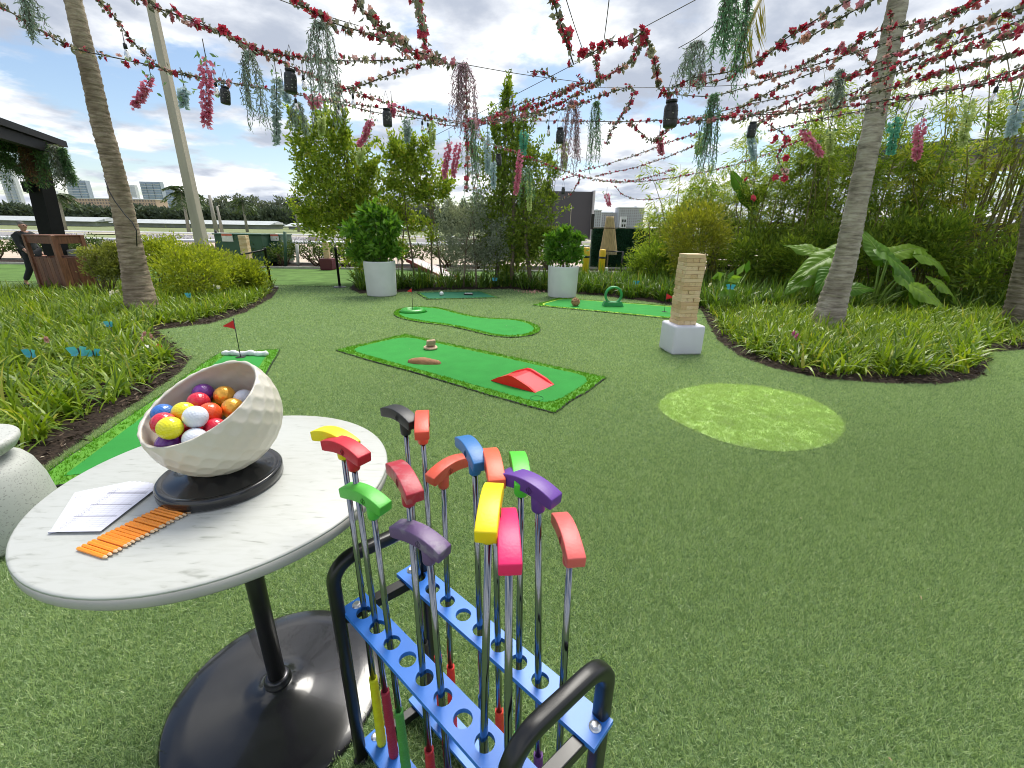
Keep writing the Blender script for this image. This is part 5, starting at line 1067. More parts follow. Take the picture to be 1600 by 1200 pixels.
# ================================================================== trees of the back bed
M_T1 = leafmat('tree_leaf_olive', (.11, .20, .016), (.38, .46, .05), .42, .42, (.50, .42, .08)); M_T2 = leafmat('tree_leaf_mid', (.08, .145, .016), (.28, .36, .045), .35, .42); M_SIL = leafmat('silver_leaf', (.17, .20, .15), (.40, .43, .35), .3, .6); M_TRK = mat('tree_bark', (.20, .15, .11), .9, var=.3, scale=20, bump=.5)
def tree_px(lobes, Y, basepx, n, L, W, m, label, seed, name='tree', depth=.8, stems=1, r0=.05, up=.35, per=.9, cat='tree', base=None, shoots=0, sg=1.):
    rng = np.random.default_rng(seed); bases = [Vector((PY(bx, 430, Y).x, Y+rng.uniform(-.3, .3), zg(Y))) for bx in basepx]; bases = [Vector(base)] if base is not None else bases; bs = sum(bases, Vector((0, 0, 0)))/len(bases); t = thing(name, bs, label, cat)
    cl = []; rr = []
    for px, py, r in lobes:
        c = PY(px, py, Y); k = mpp(c); q = max(4, int(r*r/40))
        for _ in range(q):
            d = rng.normal(size=3); d /= np.linalg.norm(d); d *= rng.random()**.4; cl.append(np.array(c)+d*np.array([r*k, r*k*depth, r*k])); rr.append(r*k)
    cl = np.array(cl); rr = np.array(rr); w_ = rr**1.0; idx = rng.choice(len(cl), n, p=w_/w_.sum()); off = rng.normal(size=(n, 3))*np.minimum(.34, .4*rr[idx])[:, None]*.62*sg
    P = cl[idx]+off
    if shoots:
        cen = cl.mean(0); far = np.argsort(-np.linalg.norm((cl-cen)*[1, .5, 1], axis=1))[:max(12, len(cl)//2)]; si = far[rng.integers(0, len(far), shoots)]; sdv = unit((cl[si]-cen)*[1, .6, .7]+rng.normal(size=(shoots, 3))*.35+[0, 0, 1.1]); sl = rng.uniform(.25, .7, shoots); q = n//4; sj = rng.integers(0, shoots, q); P[:q] = cl[si][sj]+sdv[sj]*(sl[sj]*rng.random(q))[:, None]+rng.normal(size=(q, 3))*.035; off[:q] = sdv[sj]*.3+rng.normal(size=(q, 3))*.3
    D = unit(off)*.7+rnd_dirs(n, rng)*.8+np.array([0, 0, up]); V, F = leaf_quads(P, D, L*rng.uniform(.6, 1.25, n), W*rng.uniform(.7, 1.2, n), rng=rng); npmesh('crown', V, F, m, t)
    for i, b0 in enumerate(bases):
        top = Vector(cl[np.argmax(cl[:, 2]-np.abs(cl[:, 0]-b0.x)*1.2)]); md = b0.lerp(top, .5)+Vector((rng.normal()*.12, 0, 0)); b = MB(); b.tube([b0, b0.lerp(md, .5)+Vector((rng.normal()*.04, 0, 0)), md, md.lerp(top, .6), top], [r0, r0*.85, r0*.65, r0*.4, r0*.15], 8); tr = b.build('trunk', M_TRK, t)
        b = MB()
        for q in range(int(26/len(bases))):
            e_ = Vector(cl[rng.integers(0, len(cl))]); f = min(.9, max(.12, (e_.z-b0.z)/(top.z-b0.z)*.7)); a = b0.lerp(md, f*2) if f < .5 else md.lerp(top, f*2-1); b.tube([a, a.lerp(e_, .5)+Vector((0, 0, .08)), e_], [r0*.35, r0*.22, r0*.07], 5)
        b.build('limbs', M_TRK, tr)
    return t
tree_px([(478, 225, 22), (520, 205, 26), (500, 250, 32), (545, 235, 24), (485, 290, 24), (525, 300, 38), (565, 275, 28), (505, 350, 30), (550, 340, 34), (575, 310, 26), (548, 398, 20), (552, 420, 14), (465, 240, 12), (590, 265, 18), (475, 205, 10), (500, 190, 8), (530, 185, 8)], 13.0, [560], 15000, .125, .058, M_T1, 'broad leafy tree rising behind the first white planter', 41, r0=.07, shoots=60)
tree_px([(625, 255, 24), (655, 250, 22), (640, 290, 26), (605, 290, 18), (680, 280, 20), (665, 310, 22), (615, 330, 20), (700, 310, 14), (640, 350, 18), (672, 360, 16), (625, 385, 14), (660, 235, 10), (610, 240, 10)], 12.9, [625, 648, 672, 690], 8200, .115, .054, M_T1, 'thin stemmed loose tree between the broad tree and the silvery shrub', 42, stems=4, r0=.03, shoots=50)
tree_px([(792, 165, 14), (790, 190, 20), (800, 230, 30), (770, 250, 26), (825, 250, 22), (785, 290, 36), (825, 300, 30), (765, 330, 28), (810, 350, 38), (845, 270, 14), (800, 400, 34), (840, 380, 26), (770, 390, 24), (775, 205, 10), (820, 205, 10), (850, 330, 18), (795, 142, 7)], 12.7, [775, 800, 830], 17000, .115, .052, M_T2, 'tallest dark tree in the middle of the back bed', 43, r0=.06, shoots=60)
tree_px([(700, 345, 22), (740, 340, 26), (765, 360, 24), (715, 380, 26), (750, 395, 26), (690, 370, 16), (780, 385, 18), (720, 415, 18), (745, 310, 12)], 12.3, [725, 745], 8200, .085, .036, M_SIL, 'silvery grey leaved shrub in front of the tallest tree', 44, 'silver_shrub', r0=.025, cat='shrub')
tree_px([(865, 265, 10), (852, 290, 12), (862, 310, 10), (850, 250, 8)], 13.2, [852], 1300, .10, .04, M_T2, 'slender wispy tree beside the dark screen', 45, r0=.03)
for pc_, h_, lb, n_, l_, w__, m_, lab_, sd_ in PLANTED: tree_px([(x_, y_, r_*.70) for x_, y_, r_ in lb], pc_.y, [0], n_, l_, w__, m_, lab_, sd_, 'planter_shrub', .9, r0=.03, up=.3, cat='shrub', base=pc_+Vector((0, 0, h_-.07)), sg=1.9)
# slim bare stick in the right planter
a = PY(884, 412, 10.9); c = PY(893, 320, 10.9); b = MB(); b.tube([a, a.lerp(c, .5)+Vector((.02, 0, 0)), c], [.012, .009, .005], 6); tag(b.build('plant_stake', mat('stake', (.35, .30, .22), .9), at=a), 'thin pale stake rising from the shrub in the second planter', 'stake')
# ================================================================== screen, green wall, parasol, bollards, railing
Y_ = 31.; a = PY(820, 297, Y_); c = PY(921, 372, Y_); zt = PY(890, 299, Y_).z; zb = PY(890, 373, Y_).z; t = thing('big_screen', ((a.x+c.x)/2, Y_, -.33), 'large blank dark grey screen beyond the second planter', 'screen')
b = MB(); b.box(((a.x+c.x)/2, Y_+.4, (zt+zb)/2), (c.x-a.x, .8, zt-zb)); b.build('panel', mat('screen_grey', (.055, .056, .062), .6, var=.05, scale=1), t)
for px in (835, 870, 908): q = PY(px, 372, Y_); b = MB(); b.box((q.x, Y_+.4, (zb-.33)/2), (.25, .3, zb+.33)); b.build('leg', M_PTR, t)
b = MB(); b.box((c.x+.07, Y_+.2, (zt+zb)/2), (.12, 1.0, zt-zb+.1)); b.build('edge_frame', mat('frame_light', (.42, .43, .44), .5), t)
q0, q1 = PY(893, 383, 24.), PY(924, 386, 24.); t = thing('white_railing', (q0.x, 24., -.33), 'short white railing under the dark screen', 'railing')
for dz in (0, .28, .62): b = MB(); b.bar((q0.x-1.5, 24, q0.z+.15-dz), (q1.x, 24, q0.z+.15-dz), .08, .09); b.build('rail', M_WHITE, t)
for f in (0, .5, 1): b = MB(); b.box((q0.x-1.5+(q1.x-q0.x+1.5)*f, 24, (q0.z-.3)/2), (.09, .09, q0.z+.6)); b.build('post', M_WHITE, t)
Y_ = 19.2; a = PY(922, 420, Y_); c = PY(1075, 420, Y_); zt = PY(960, 357, Y_).z; t = thing('green_wall', ((a.x+c.x)/2, Y_, -.33), 'dark green artificial hedge wall behind the closed parasol', 'wall')
b = MB(); b.box(((a.x+c.x)/2, Y_+.2, (zt-.33)/2), (c.x-a.x, .3, zt+.33)); b.build('core', mat('hedge_wall_core', (.015, .05, .025), .9), t)
n = 9000; P = np.stack([rg.uniform(a.x, c.x, n), np.full(n, Y_+.04), rg.uniform(-.3, zt, n)], 1); D = rnd_dirs(n, rg)+[0, -1.2, 0]; V, F = leaf_quads(P, D, .08, .045, rng=rg); npmesh('foliage', V, F, leafmat('hedge_wall_leaf', (.012, .06, .03), (.035, .13, .06), .15, .5), t, kind='stuff')
b = MB(); b.box(((a.x+c.x)/2, Y_+.2, zt+.02), (c.x-a.x, .34, .05)); b.build('cap', M_PTR, t)
# closed parasol
p = G(948, 424); zt = PY(946, 338, p.y).z; zc = PY(946, 392, p.y).z; t = thing('closed_parasol', p, 'closed tan parasol with frayed fringe in front of the green wall', 'parasol'); M_TAN = mat('parasol_tan', (.50, .37, .19), .9, var=.3, scale=10, stretch=(4, 4, .4), bump=.3)
b = MB(); b.tube([p, p+Vector((-.05, 0, zt-p.z))], .03, 10); b.build('pole', mat('pole_wood', (.40, .33, .24), .7), t)
nn = 28; V = []; rows = 14
for i in range(rows+1):
    s = i/rows; r = (.14+.15*s**1.2)
    for j in range(nn): q = r*(1+(.16 if j % 2 else -.12)*min(1, s*2+.2)); V.append(Vector((p.x-.05*(1-s), p.y, zt-(zt-zc)*s))+Vector((q*math.cos(2*PI*j/nn), q*math.sin(2*PI*j/nn), 0)))
b = MB(); b.add(V, [(i*nn+j, (i+1)*nn+j, (i+1)*nn+(j+1) % nn, i*nn+(j+1) % nn) for i in range(rows) for j in range(nn)]+[list(range(nn))], smooth=True); b.build('canopy', M_TAN, t)
n = 500; az = rg.uniform(0, 6.28, n); P = np.stack([p.x+.29*np.cos(az), p.y+.29*np.sin(az), np.full(n, zc+.02)], 1); V, F = leaf_quads(P, np.stack([np.cos(az)*.15, np.sin(az)*.15, -np.ones(n)], 1)+rg.normal(size=(n, 3))*.1, .16, .03, rng=rg); npmesh('fringe', V, F, leafmat('fringe_tan', (.42, .34, .22), (.66, .60, .48), .2, .8), t, kind='stuff')
b = MB(); b.tube([Vector((p.x-.035, p.y, zt-.42))+Vector((.19*math.cos(a), .19*math.sin(a), 0)) for a in np.linspace(0, 6.283, 17)], .025, 6, caps=False); b.build('tie', mat('tie', (.22, .15, .08), .8), t)
M_BOL = mat('bollard_yellow', (.72, .46, .02), .45, var=.1)
for px, pb, pt, lab in ((914, 430, 386, 'yellow bollard nearer the dark screen'), (939, 428, 389, 'yellow bollard under the closed parasol')):
    p = G(px, pb); h = PY(px+2, pt, p.y).z-p.z; t = thing('bollard', p, lab, 'bollard', 'yellow bollards'); b = MB(); b.lathe([(.12, 0), (.12, h-.06), (.09, h-.01), (0, h)], 20, p); b.build('post', M_BOL, t); b = MB(); b.lathe([(.122, h*.62), (.123, h*.66), (.122, h*.7)], 20, p); b.build('band', M_BLACK, t)
p = G(970, 428); q = G(935, 424); h = .82; t = thing('black_barrier', p, 'thin black barrier rail before the green wall', 'barrier')
for v in (p, q): b = MB(); b.tube([v, v+Vector((0, 0, h))], .035, 8); b.build('post', M_BLACK, t)
b = MB(); b.tube([p+Vector((0, 0, h-.03)), q+Vector((0, 0, h-.03))], .02, 6); b.build('rail', M_BLACK, t)
p = G(947, 428); b = MB(); b.lathe([(.06, 0), (.06, .2), (.04, .24), (0, .25)], 12, p); tag(b.build('white_pipe', M_WHITE, at=p), 'short white pipe stub beside the yellow bollard', 'pipe')
p = PY(973, 356, 19.3); t = thing('speaker_box', p, 'small white box with dark openings on top of the green wall', 'box'); b = MB(); b.box(p+Vector((0, 0, .22)), (.24, .2, .44)); b.build('body', M_WHITE, t)
for dz in (.12, .38):
    for dx in (-.08, .08): b = MB(); b.box(p+Vector((dx*.6, -.102, dz*.72)), (.06, .01, .1)); b.build('opening', M_BLACK, t)
p = PY(925, 354, 19.3); b = MB(); b.box(p+Vector((0, 0, .2)), (.14, .14, .62)); tag(b.build('black_fixture', M_BLACK, at=p, bevel=.02), 'black upright fixture at the end of the green wall', 'fixture')
# ================================================================== right side: fence, building, bamboo
F0, F1 = Vector((6.3, 14.6, 0)), Vector((17.5, 9.6, 0)); t = thing('slat_fence', (F0+F1)/2+Vector((0, 0, -.3)), 'dark horizontal slat fence behind the bamboo', 'fence')
fd = (F1-F0).normalized(); M_SLAT = [mat('fence_slat_%d' % i, c, .7, var=.3, scale=6, stretch=(1, 1, 6)) for i, c in enumerate(((.030, .020, .016), (.045, .026, .02), (.022, .017, .015)))]
npn_ = 5; FL = (F1-F0).length
for j in range(npn_):
    a, c = F0+fd*FL*j/npn_, F0+fd*FL*(j+1)/npn_
    for i in range(11): b = MB(); b.bar(a+fd*.03+Vector((0, 0, -.14+.162*i)), c-fd*.03+Vector((0, 0, -.14+.162*i)), .025, .148); b.build('slat', M_SLAT[(i+j) % 3], t)
    b = MB(); b.box(a+Vector((0, 0, .6)), (.11, .11, 1.85), rz=math.atan2(fd.y, fd.x)); b.build('post', M_SLAT[2], t)
for i, (px, py, Y) in enumerate(((1545, 385, 11.4), (1520, 425, 10.4))):
    p = PY(px, py, Y); b = MB(); b.lathe([(0, 0), (.16, 0), (.22, .3), (.25, .32), (.25, .36), (.2, .36), (.19, .3)], 24, (p.x, p.y, zg(Y)+.02)); o = b.build('clay_pot', mat('terracotta', (.40, .17, .12), .8, var=.2), at=(p.x, p.y, zg(Y)+.02)); tag(o, ['terracotta pot half hidden behind the large leaves near the fence', 'terracotta pot lower among the large leaves'][i], 'pot')
Y_ = 19.; t = thing('pavilion_building', (16, Y_, -.3), 'grey roofed building half hidden behind the bamboo', 'building'); M_BW = mat('building_wall', (.36, .35, .34), .8, var=.1); M_BR = mat('dark_roof', (.085, .09, .10), .5, var=.15)
a = PY(1165, 215, Y_); c = PY(1505, 232, 15.); zt = 4.55
R0, R1 = Vector((11.6, 18.8, 0)), Vector((17.4, 15.2, 0)); rd_ = (R1-R0).normalized(); rn = Vector((-rd_.y, rd_.x, 0)); rn = rn if rn.y > 0 else -rn
b = MB(); b.prism([R0+Vector((0, 0, 3.8)), R1+Vector((0, 0, 3.8)), R1+rn*6+Vector((0, 0, 3.8)), R0+rn*6+Vector((0, 0, 3.8))], 0, .5); b.build('roof', M_BR, t, recalc=True, bevel=.04)
b = MB(); b.prism([R0+rd_*.9+rn*.9, R1-rd_*.9+rn*.9, R1-rd_*.9+rn*5, R0+rd_*.9+rn*5], -.3, 1.9); b.build('wall', M_BW, t, recalc=True)
for f in np.linspace(.1, .92, 5): p = R0.lerp(R1, f)+rn*.9; b = MB(); b.box(p+Vector((0, 0, 2.8)), (.22, .22, 2.0)); b.build('column', M_BW, t)
M_BAM = [leafmat('bamboo_leaf', (.13, .22, .02), (.42, .50, .07), .45, .42, (.60, .56, .12)), leafmat('bamboo_leaf_dark', (.085, .165, .018), (.30, .39, .05), .45, .42), leafmat('bamboo_leaf_yellow', (.24, .28, .025), (.56, .55, .07), .45, .45)]
M_CULM = mat('bamboo_culm', (.20, .17, .06), .45, var=.35, scale=6)
def bamboo(px, Y, hgt, wid, ncul, nlf, mm, label, seed, lo=.25, L=.17, W=.022, lean=.12):
    rng = np.random.default_rng(seed); c = PY(px, 430, Y); base = Vector((c.x, Y, zg(Y))); t = thing('bamboo', base, label, 'bamboo', 'bamboo clumps before the fence'); tips = []; b = MB()
    for i in range(ncul):
        p0 = base+Vector((rng.normal()*.25, rng.normal()*.18, 0)); h = hgt*rng.uniform(.7, 1.08); dx = rng.normal()*lean*h+rng.uniform(-1, 1)*wid*.4; dy = rng.normal()*lean*h*.6; path = [p0+Vector((dx*s**2, dy*s**2, h*(s-.10*s**3))) for s in np.linspace(0, 1, 7)]
        b.tube(path, [.019, .018, .017, .015, .012, .008, .003], 6); tips.append(path)
    b.build('culms', M_CULM, t); n = nlf; ci = rng.integers(0, ncul, n); s = lo+(1-lo)*rng.random(n)**.85; P = np.zeros((n, 3)); T = np.array([[tuple(p) for p in q] for q in tips]); k = np.minimum((s*6).astype(int), 5); f = s*6-k
    P = T[ci, k]*(1-f)[:, None]+T[ci, k+1]*f[:, None]
    # leaves sit in sprays on side twigs
    n = int(n*.8); spi = None; nsp = max(30, n//22); spd = rnd_dirs(nsp, rng)*[1, 1, .45]+[0, 0, .15]; spi = rng.integers(0, nsp, n); sps = lo+(1-lo)*rng.random(nsp)**.85; spc = rng.integers(0, ncul, nsp); k = np.minimum((sps*6).astype(int), 5); f = sps*6-k
    SB = T[spc, k]*(1-f)[:, None]+T[spc, k+1]*f[:, None]; SL = wid*rng.uniform(.25, 1., nsp)*(1.1-.55*sps); q = rng.uniform(.25, 1.05, n)
    P = SB[spi]+spd[spi]*(SL[spi]*q)[:, None]-np.array([0, 0, 1])*(.25*SL[spi]*q**2)[:, None]+rng.normal(size=(n, 3))*.05
    D = spd[spi]*.8+rnd_dirs(n, rng)*.6+np.array([0, 0, -.55]); V, F = leaf_quads(P, D, L*rng.uniform(.6, 1.25, n), W*rng.uniform(.8, 1.3, n), fold=.15, rng=rng); npmesh('leaves', V, F, M_BAM[mm], t)
bl_ = [(1020, 14.2, 2.5, .8, 10, 5200, 0, 'bamboo clump nearest the green wall'), (1062, 13.6, 3.5, 1.0, 14, 7500, 0, 'tall bright bamboo clump just right of the green wall'), (1112, 13.0, 3.3, 1.0, 12, 7000, 1, 'dark bamboo clump left of the paddle leaved plant'),
 (1165, 12.4, 4.6, 1.1, 14, 8000, 0, 'tall bamboo clump behind the paddle leaved plant'), (1218, 12.0, 4.8, 1.1, 12, 8500, 1, 'dense dark bamboo clump left of the ringed palm'), (1268, 11.6, 5.4, 1.1, 14, 9000, 0, 'tall bamboo clump just left of the ringed palm'),
 (1325, 11.2, 4.9, 1.1, 12, 8000, 1, 'dark bamboo clump behind the ringed palm trunk'), (1385, 10.9, 4.4, 1.2, 12, 8000, 1, 'dark bamboo clump just right of the ringed palm'), (1440, 10.6, 4.2, 1.1, 14, 6000, 2, 'yellowish bamboo clump before the grey roof'), (1492, 10.4, 6.0, .8, 16, 3400, 0, 'airy tall bamboo clump right of the grey roof'),
 (1545, 10.0, 6.3, .8, 18, 3200, 0, 'airy bamboo clump with bare dark canes near the frame edge'), (1600, 9.6, 6.2, .9, 16, 3600, 2, 'yellow leaved bamboo clump at the frame edge'), (1660, 9.4, 5.0, 1.0, 10, 4000, 0, 'bamboo clump just outside the frame edge')]
for i, q in enumerate(bl_): bamboo(*q, 100+i)
shrub(tuple(PY(1092, 372, 11.6)), (.85, .6, .95), Vector((PY(1092, 430, 11.6).x, 11.6, -.3)), 5200, .11, .03, leafmat('olive_fine_leaf', (.15, .18, .015), (.36, .36, .04), .35, .5), 'olive yellow fine leaved shrub behind the block tower', 9, 'olive_shrub', 60)
for px, py, Y, r, lab in ((1190, 400, 11.6, .9, 'dark understory shrub beneath the bamboo left of the ringed palm'), (1270, 395, 11.0, .9, 'dark understory shrub directly behind the heart leaved plant left of the palm'), (1390, 390, 10.2, .9, 'dark understory shrub between palm and large leaves'), (1480, 385, 9.8, .8, 'dark understory shrub by the fence right of the large leaves'), (1020, 415, 12.8, .7, 'dark low shrub at the foot of the green wall'), (1575, 430, 9.0, .8, 'dark understory shrub at the frame edge beside the cut palm')):
    c = PY(px, py, Y); shrub(tuple(c), (r, r*.7, r*.85), Vector((c.x, Y, zg(Y))), 3200, .15, .035, M_BAM[1], lab, 8, 'understory_shrub', 40, rng=np.random.default_rng(px))
# ================================================================== large leaved plants
M_EAR = leafmat('elephant_ear', (.085, .21, .014), (.24, .39, .03), .38, .42); M_STALK = mat('leaf_stalk', (.22, .33, .06), .5, var=.2)
def ear_leaf(parent, base, tip_dir, nrm, L, W, seed, stalk_from):
    rng = np.random.default_rng(seed); d = Vector(tip_dir).normalized(); n = Vector(nrm); n = (n-d*n.dot(d)).normalized(); s = d.cross(n); V = []; nr, nc = 44, 27; p1, p2 = rng.uniform(0, 6, 2); bend = rng.uniform(.2, .5)
    for i in range(nr):
        t_ = i/(nr-1); wd = W*(math.sin(PI*min(1, t_*1.02)**.60)**.75)*(1-.22*t_)*(1+.05*math.sin(t_*17+p1))+.002
        for j in range(nc):
            c = -1+2*j/(nc-1); a = abs(c); back = -.26*L*a**1.2*(1-t_)**1.5; vein = (t_*8.5-a*2.3)
            wave = .011*L*math.cos(vein*2*PI)*min(1, a*4)*(1-.5*t_)+.045*L*math.sin(t_*13+p2+(1 if c > 0 else 3))*a**3; droop = -bend*L*t_**2-.16*L*c*c*(1-t_*.4)+.16*L*a*(1-.4*t_)
            V.append(base+d*(t_*L+back)+s*(c*wd/2)+n*(wave+droop))
    b = MB(); b.add(V, [(i*nc+j, i*nc+j+1, (i+1)*nc+j+1, (i+1)*nc+j) for i in range(nr-1) for j in range(nc-1)], smooth=True); lf = b.build('leaf', M_EAR, parent)
    b = MB(); b.tube([V[i*nc+nc//2]+n*.004 for i in range(nr)], [.012*(1-.8*i/(nr-1)) for i in range(nr)], 5); b.build('midrib', M_STALK, lf)
    b = MB(); sf = Vector(stalk_from); b.tube([sf, sf.lerp(base, .5)+Vector((0, 0, .12)), base], [.026, .02, .013], 7); b.build('stalk', M_STALK, lf)
def ears(px, pyg, label, leaves, seed):
    bs = G(px, pyg); t = thing('elephant_ear_plant', bs, label, 'plant')
    for i, (lx, ly, dY, dirv, nv, L, W) in enumerate(leaves): ear_leaf(t, PY(lx, ly, bs.y+dY), dirv, nv, L, W, seed+i, bs)
ears(1262, 486, 'heart leaved plant with bright big leaves left of the ringed palm', [(1312, 395, .0, (-.85, -.25, -.30), (-.25, -.55, .8), 1.1, .62), (1318, 405, -.2, (-.45, -.4, -.80), (-.5, -.7, .4), .85, .52), (1322, 452, -.4, (.7, -.4, .25), (.1, -.7, .7), .45, .36), (1290, 400, .4, (-.6, .3, .3), (0, -.6, .8), .8, .5), (1262, 432, -.1, (-.75, -.4, -.3), (-.3, -.5, .8), .65, .45), (1300, 420, -.3, (-.6, -.5, -.5), (-.3, -.6, .7), .6, .42)], 60)
ears(1360, 490, 'largest plant with ribbed heart shaped leaves right of the ringed palm', [(1388, 402, -.1, (.78, -.3, -.55), (.35, -.6, .7), 1.15, .72), (1392, 398, .4, (.85, .1, .36), (-.2, -.6, .8), 1.05, .5), (1428, 450, -.4, (.80, -.3, -.35), (.2, -.6, .8), .9, .58), (1375, 402, .3, (-.2, .3, .6), (0, -.7, .7), .7, .5), (1445, 402, .2, (.85, -.1, -.25), (.2, -.55, .8), .85, .55), (1405, 430, -.3, (.6, -.5, -.6), (.4, -.6, .6), .75, .5), (1460, 440, -.1, (.85, -.2, -.3), (.1, -.5, .85), .7, .45)], 70)
ears(1530, 478, 'darker large leaved plant by the fence near the frame edge', [(1520, 395, .2, (.7, -.3, -.25), (.1, -.6, .8), .8, .52), (1550, 420, 0, (.6, -.5, -.4), (.0, -.6, .8), .75, .5), (1560, 392, .3, (.9, -.1, .1), (0, -.6, .8), .7, .48)], 80)
M_PAD = leafmat('paddle_leaf', (.05, .15, .02), (.13, .27, .04), .35, .25)
bs = G(1165, 455); t = thing('paddle_leaf_plant', bs, 'paddle leaved plant with tall bare stems behind the block tower', 'plant')
for i, (px, py, ex, ey, w_) in enumerate(((1176, 330, 1140, 270, .42), (1170, 325, 1195, 288, .36), (1168, 345, 1185, 325, .25))):
    a, c = PY(px, py, bs.y), PY(ex, ey, bs.y+.3*i); d = (c-a); n_ = Vector((0.1, -1, .3)); s = d.normalized().cross(n_).normalized(); V = []
    for r in range(10):
        f = r/9; wd = w_*math.sin(PI*min(1, .08+.9*f))**.6
        for j in range(5): cc_ = -1+j/2; V.append(a+d*f+s*cc_*wd/2+n_*(.06*abs(cc_)+.03*math.sin(f*14)*abs(cc_)))
    b = MB(); b.add(V, [(r*5+j, r*5+j+1, (r+1)*5+j+1, (r+1)*5+j) for r in range(9) for j in range(4)], smooth=True); b.build('leaf', M_PAD, t)
    b = MB(); b.tube([bs+Vector((.04*i-.04, 0, 0)), bs.lerp(a, .5), a], [.05, .035, .016], 8); b.build('stem', M_STALK, t)
b = MB(); b.tube([bs+Vector((-.12, -.05, 0)), bs+Vector((-.13, -.05, .55))], [.07, .03], 8); b.build('dry_sheath', mat('dry_sheath', (.25, .12, .06), .9), t)
bs = G(1125, 492); t = thing('oval_leaf_plant', bs, 'small bright oval leaved plant just right of the block tower', 'plant')
n = 18; P = np.array(bs)+rg.normal(size=(n, 3))*[.22, .12, .10]+[0, 0, .62]; V, F = leaf_quads(P, rnd_dirs(n, rg)+[0, -.3, .7], .26, .16, fold=.08, Nn=np.tile([0, -.8, .6], (n, 1))+rg.normal(size=(n, 3))*.3, rng=rg); npmesh('leaves', V, F, M_SHRUB2, t)
b = MB()
for p in P[:9]: b.tube([bs, Vector(p)], [.01, .005], 5)
b.build('stems', M_STALK, t)
# ================================================================== overhead wires, garlands, hanging flowers, lanterns
ro = np.random.default_rng(77)
M_BLO = {'crimson': leafmat('petal_crimson', (.36, .018, .05), (.60, .07, .12), .3, .7, tint=(1.3, 1, 1)), 'blush': leafmat('petal_blush', (.50, .27, .24), (.74, .48, .42), .3, .7, tint=(1.2, 1.1, 1)), 'rose': leafmat('petal_rose', (.46, .13, .18), (.66, .30, .33), .3, .7, tint=(1.2, 1, 1)), 'cream': leafmat('petal_cream', (.38, .36, .27), (.58, .54, .43), .3, .7, tint=(1.1, 1.1, .9))}
M_GLEAF = leafmat('garland_leaf', (.10, .11, .075), (.30, .29, .21), .25, .7, tint=(1.1, 1.1, .9)); M_WIRE = mat('garland_wire', (.05, .045, .035), .7)
def blossom_mesh(mm, seed):
    rng = np.random.default_rng(seed); Ps = []; Ds = []; Ns = []
    for ring, (k, el, l) in enumerate(((6, .25, 1.0), (5, .75, .75), (4, 1.15, .5))):
        for i in range(k): az = 2*PI*i/k+ring*.5+rng.normal()*.15; Ds.append((math.cos(az)*math.cos(el), math.sin(az)*math.cos(el), math.sin(el))); Ps.append((0, 0, 0)); Ns.append((-math.cos(az)*math.sin(el), -math.sin(az)*math.sin(el), math.cos(el)))
    D = np.array(Ds); L = .034*np.repeat([1, .85, .6], [6, 5, 4]); V, F = leaf_quads(np.array(Ps, float)+D*.003, D, L, L*.95, fold=.12, Nn=np.array(Ns), rng=rng)
    me = bpy.data.meshes.new('blossom'); me.from_pydata(V.tolist(), [], F.tolist()); me.materials.append(mm); return me
BLO = {k: [blossom_mesh(m, i) for i in range(3)] for k, m in M_BLO.items()}
def polyline(pts, Y0, Y1, step):
    S = [0]
    for i in range(1, len(pts)): S.append(S[-1]+math.hypot(pts[i][0]-pts[i-1][0], pts[i][1]-pts[i-1][1]))
    def at(s):
        k = max(j for j in range(len(S)) if S[j] <= s+1e-9); k = min(k, len(S)-2); f = (s-S[k])/max(1e-6, S[k+1]-S[k]); u = s/S[-1]
        p0, p1, p2, p3 = [Vector(pts[min(max(k+q, 0), len(pts)-1)]) for q in (-1, 0, 1, 2)]; c = .5*((2*p1)+(p2-p0)*f+(2*p0-5*p1+4*p2-p3)*f*f+(3*p1-p0-3*p2+p3)*f**3); return PY(c.x, c.y, Y0+(Y1-Y0)*u)
    W_ = [at(S[-1]*i/40) for i in range(41)]; L = sum((W_[i+1]-W_[i]).length for i in range(40)); n = max(6, int(L/step)); return [at(S[-1]*i/n) for i in range(n+1)], L
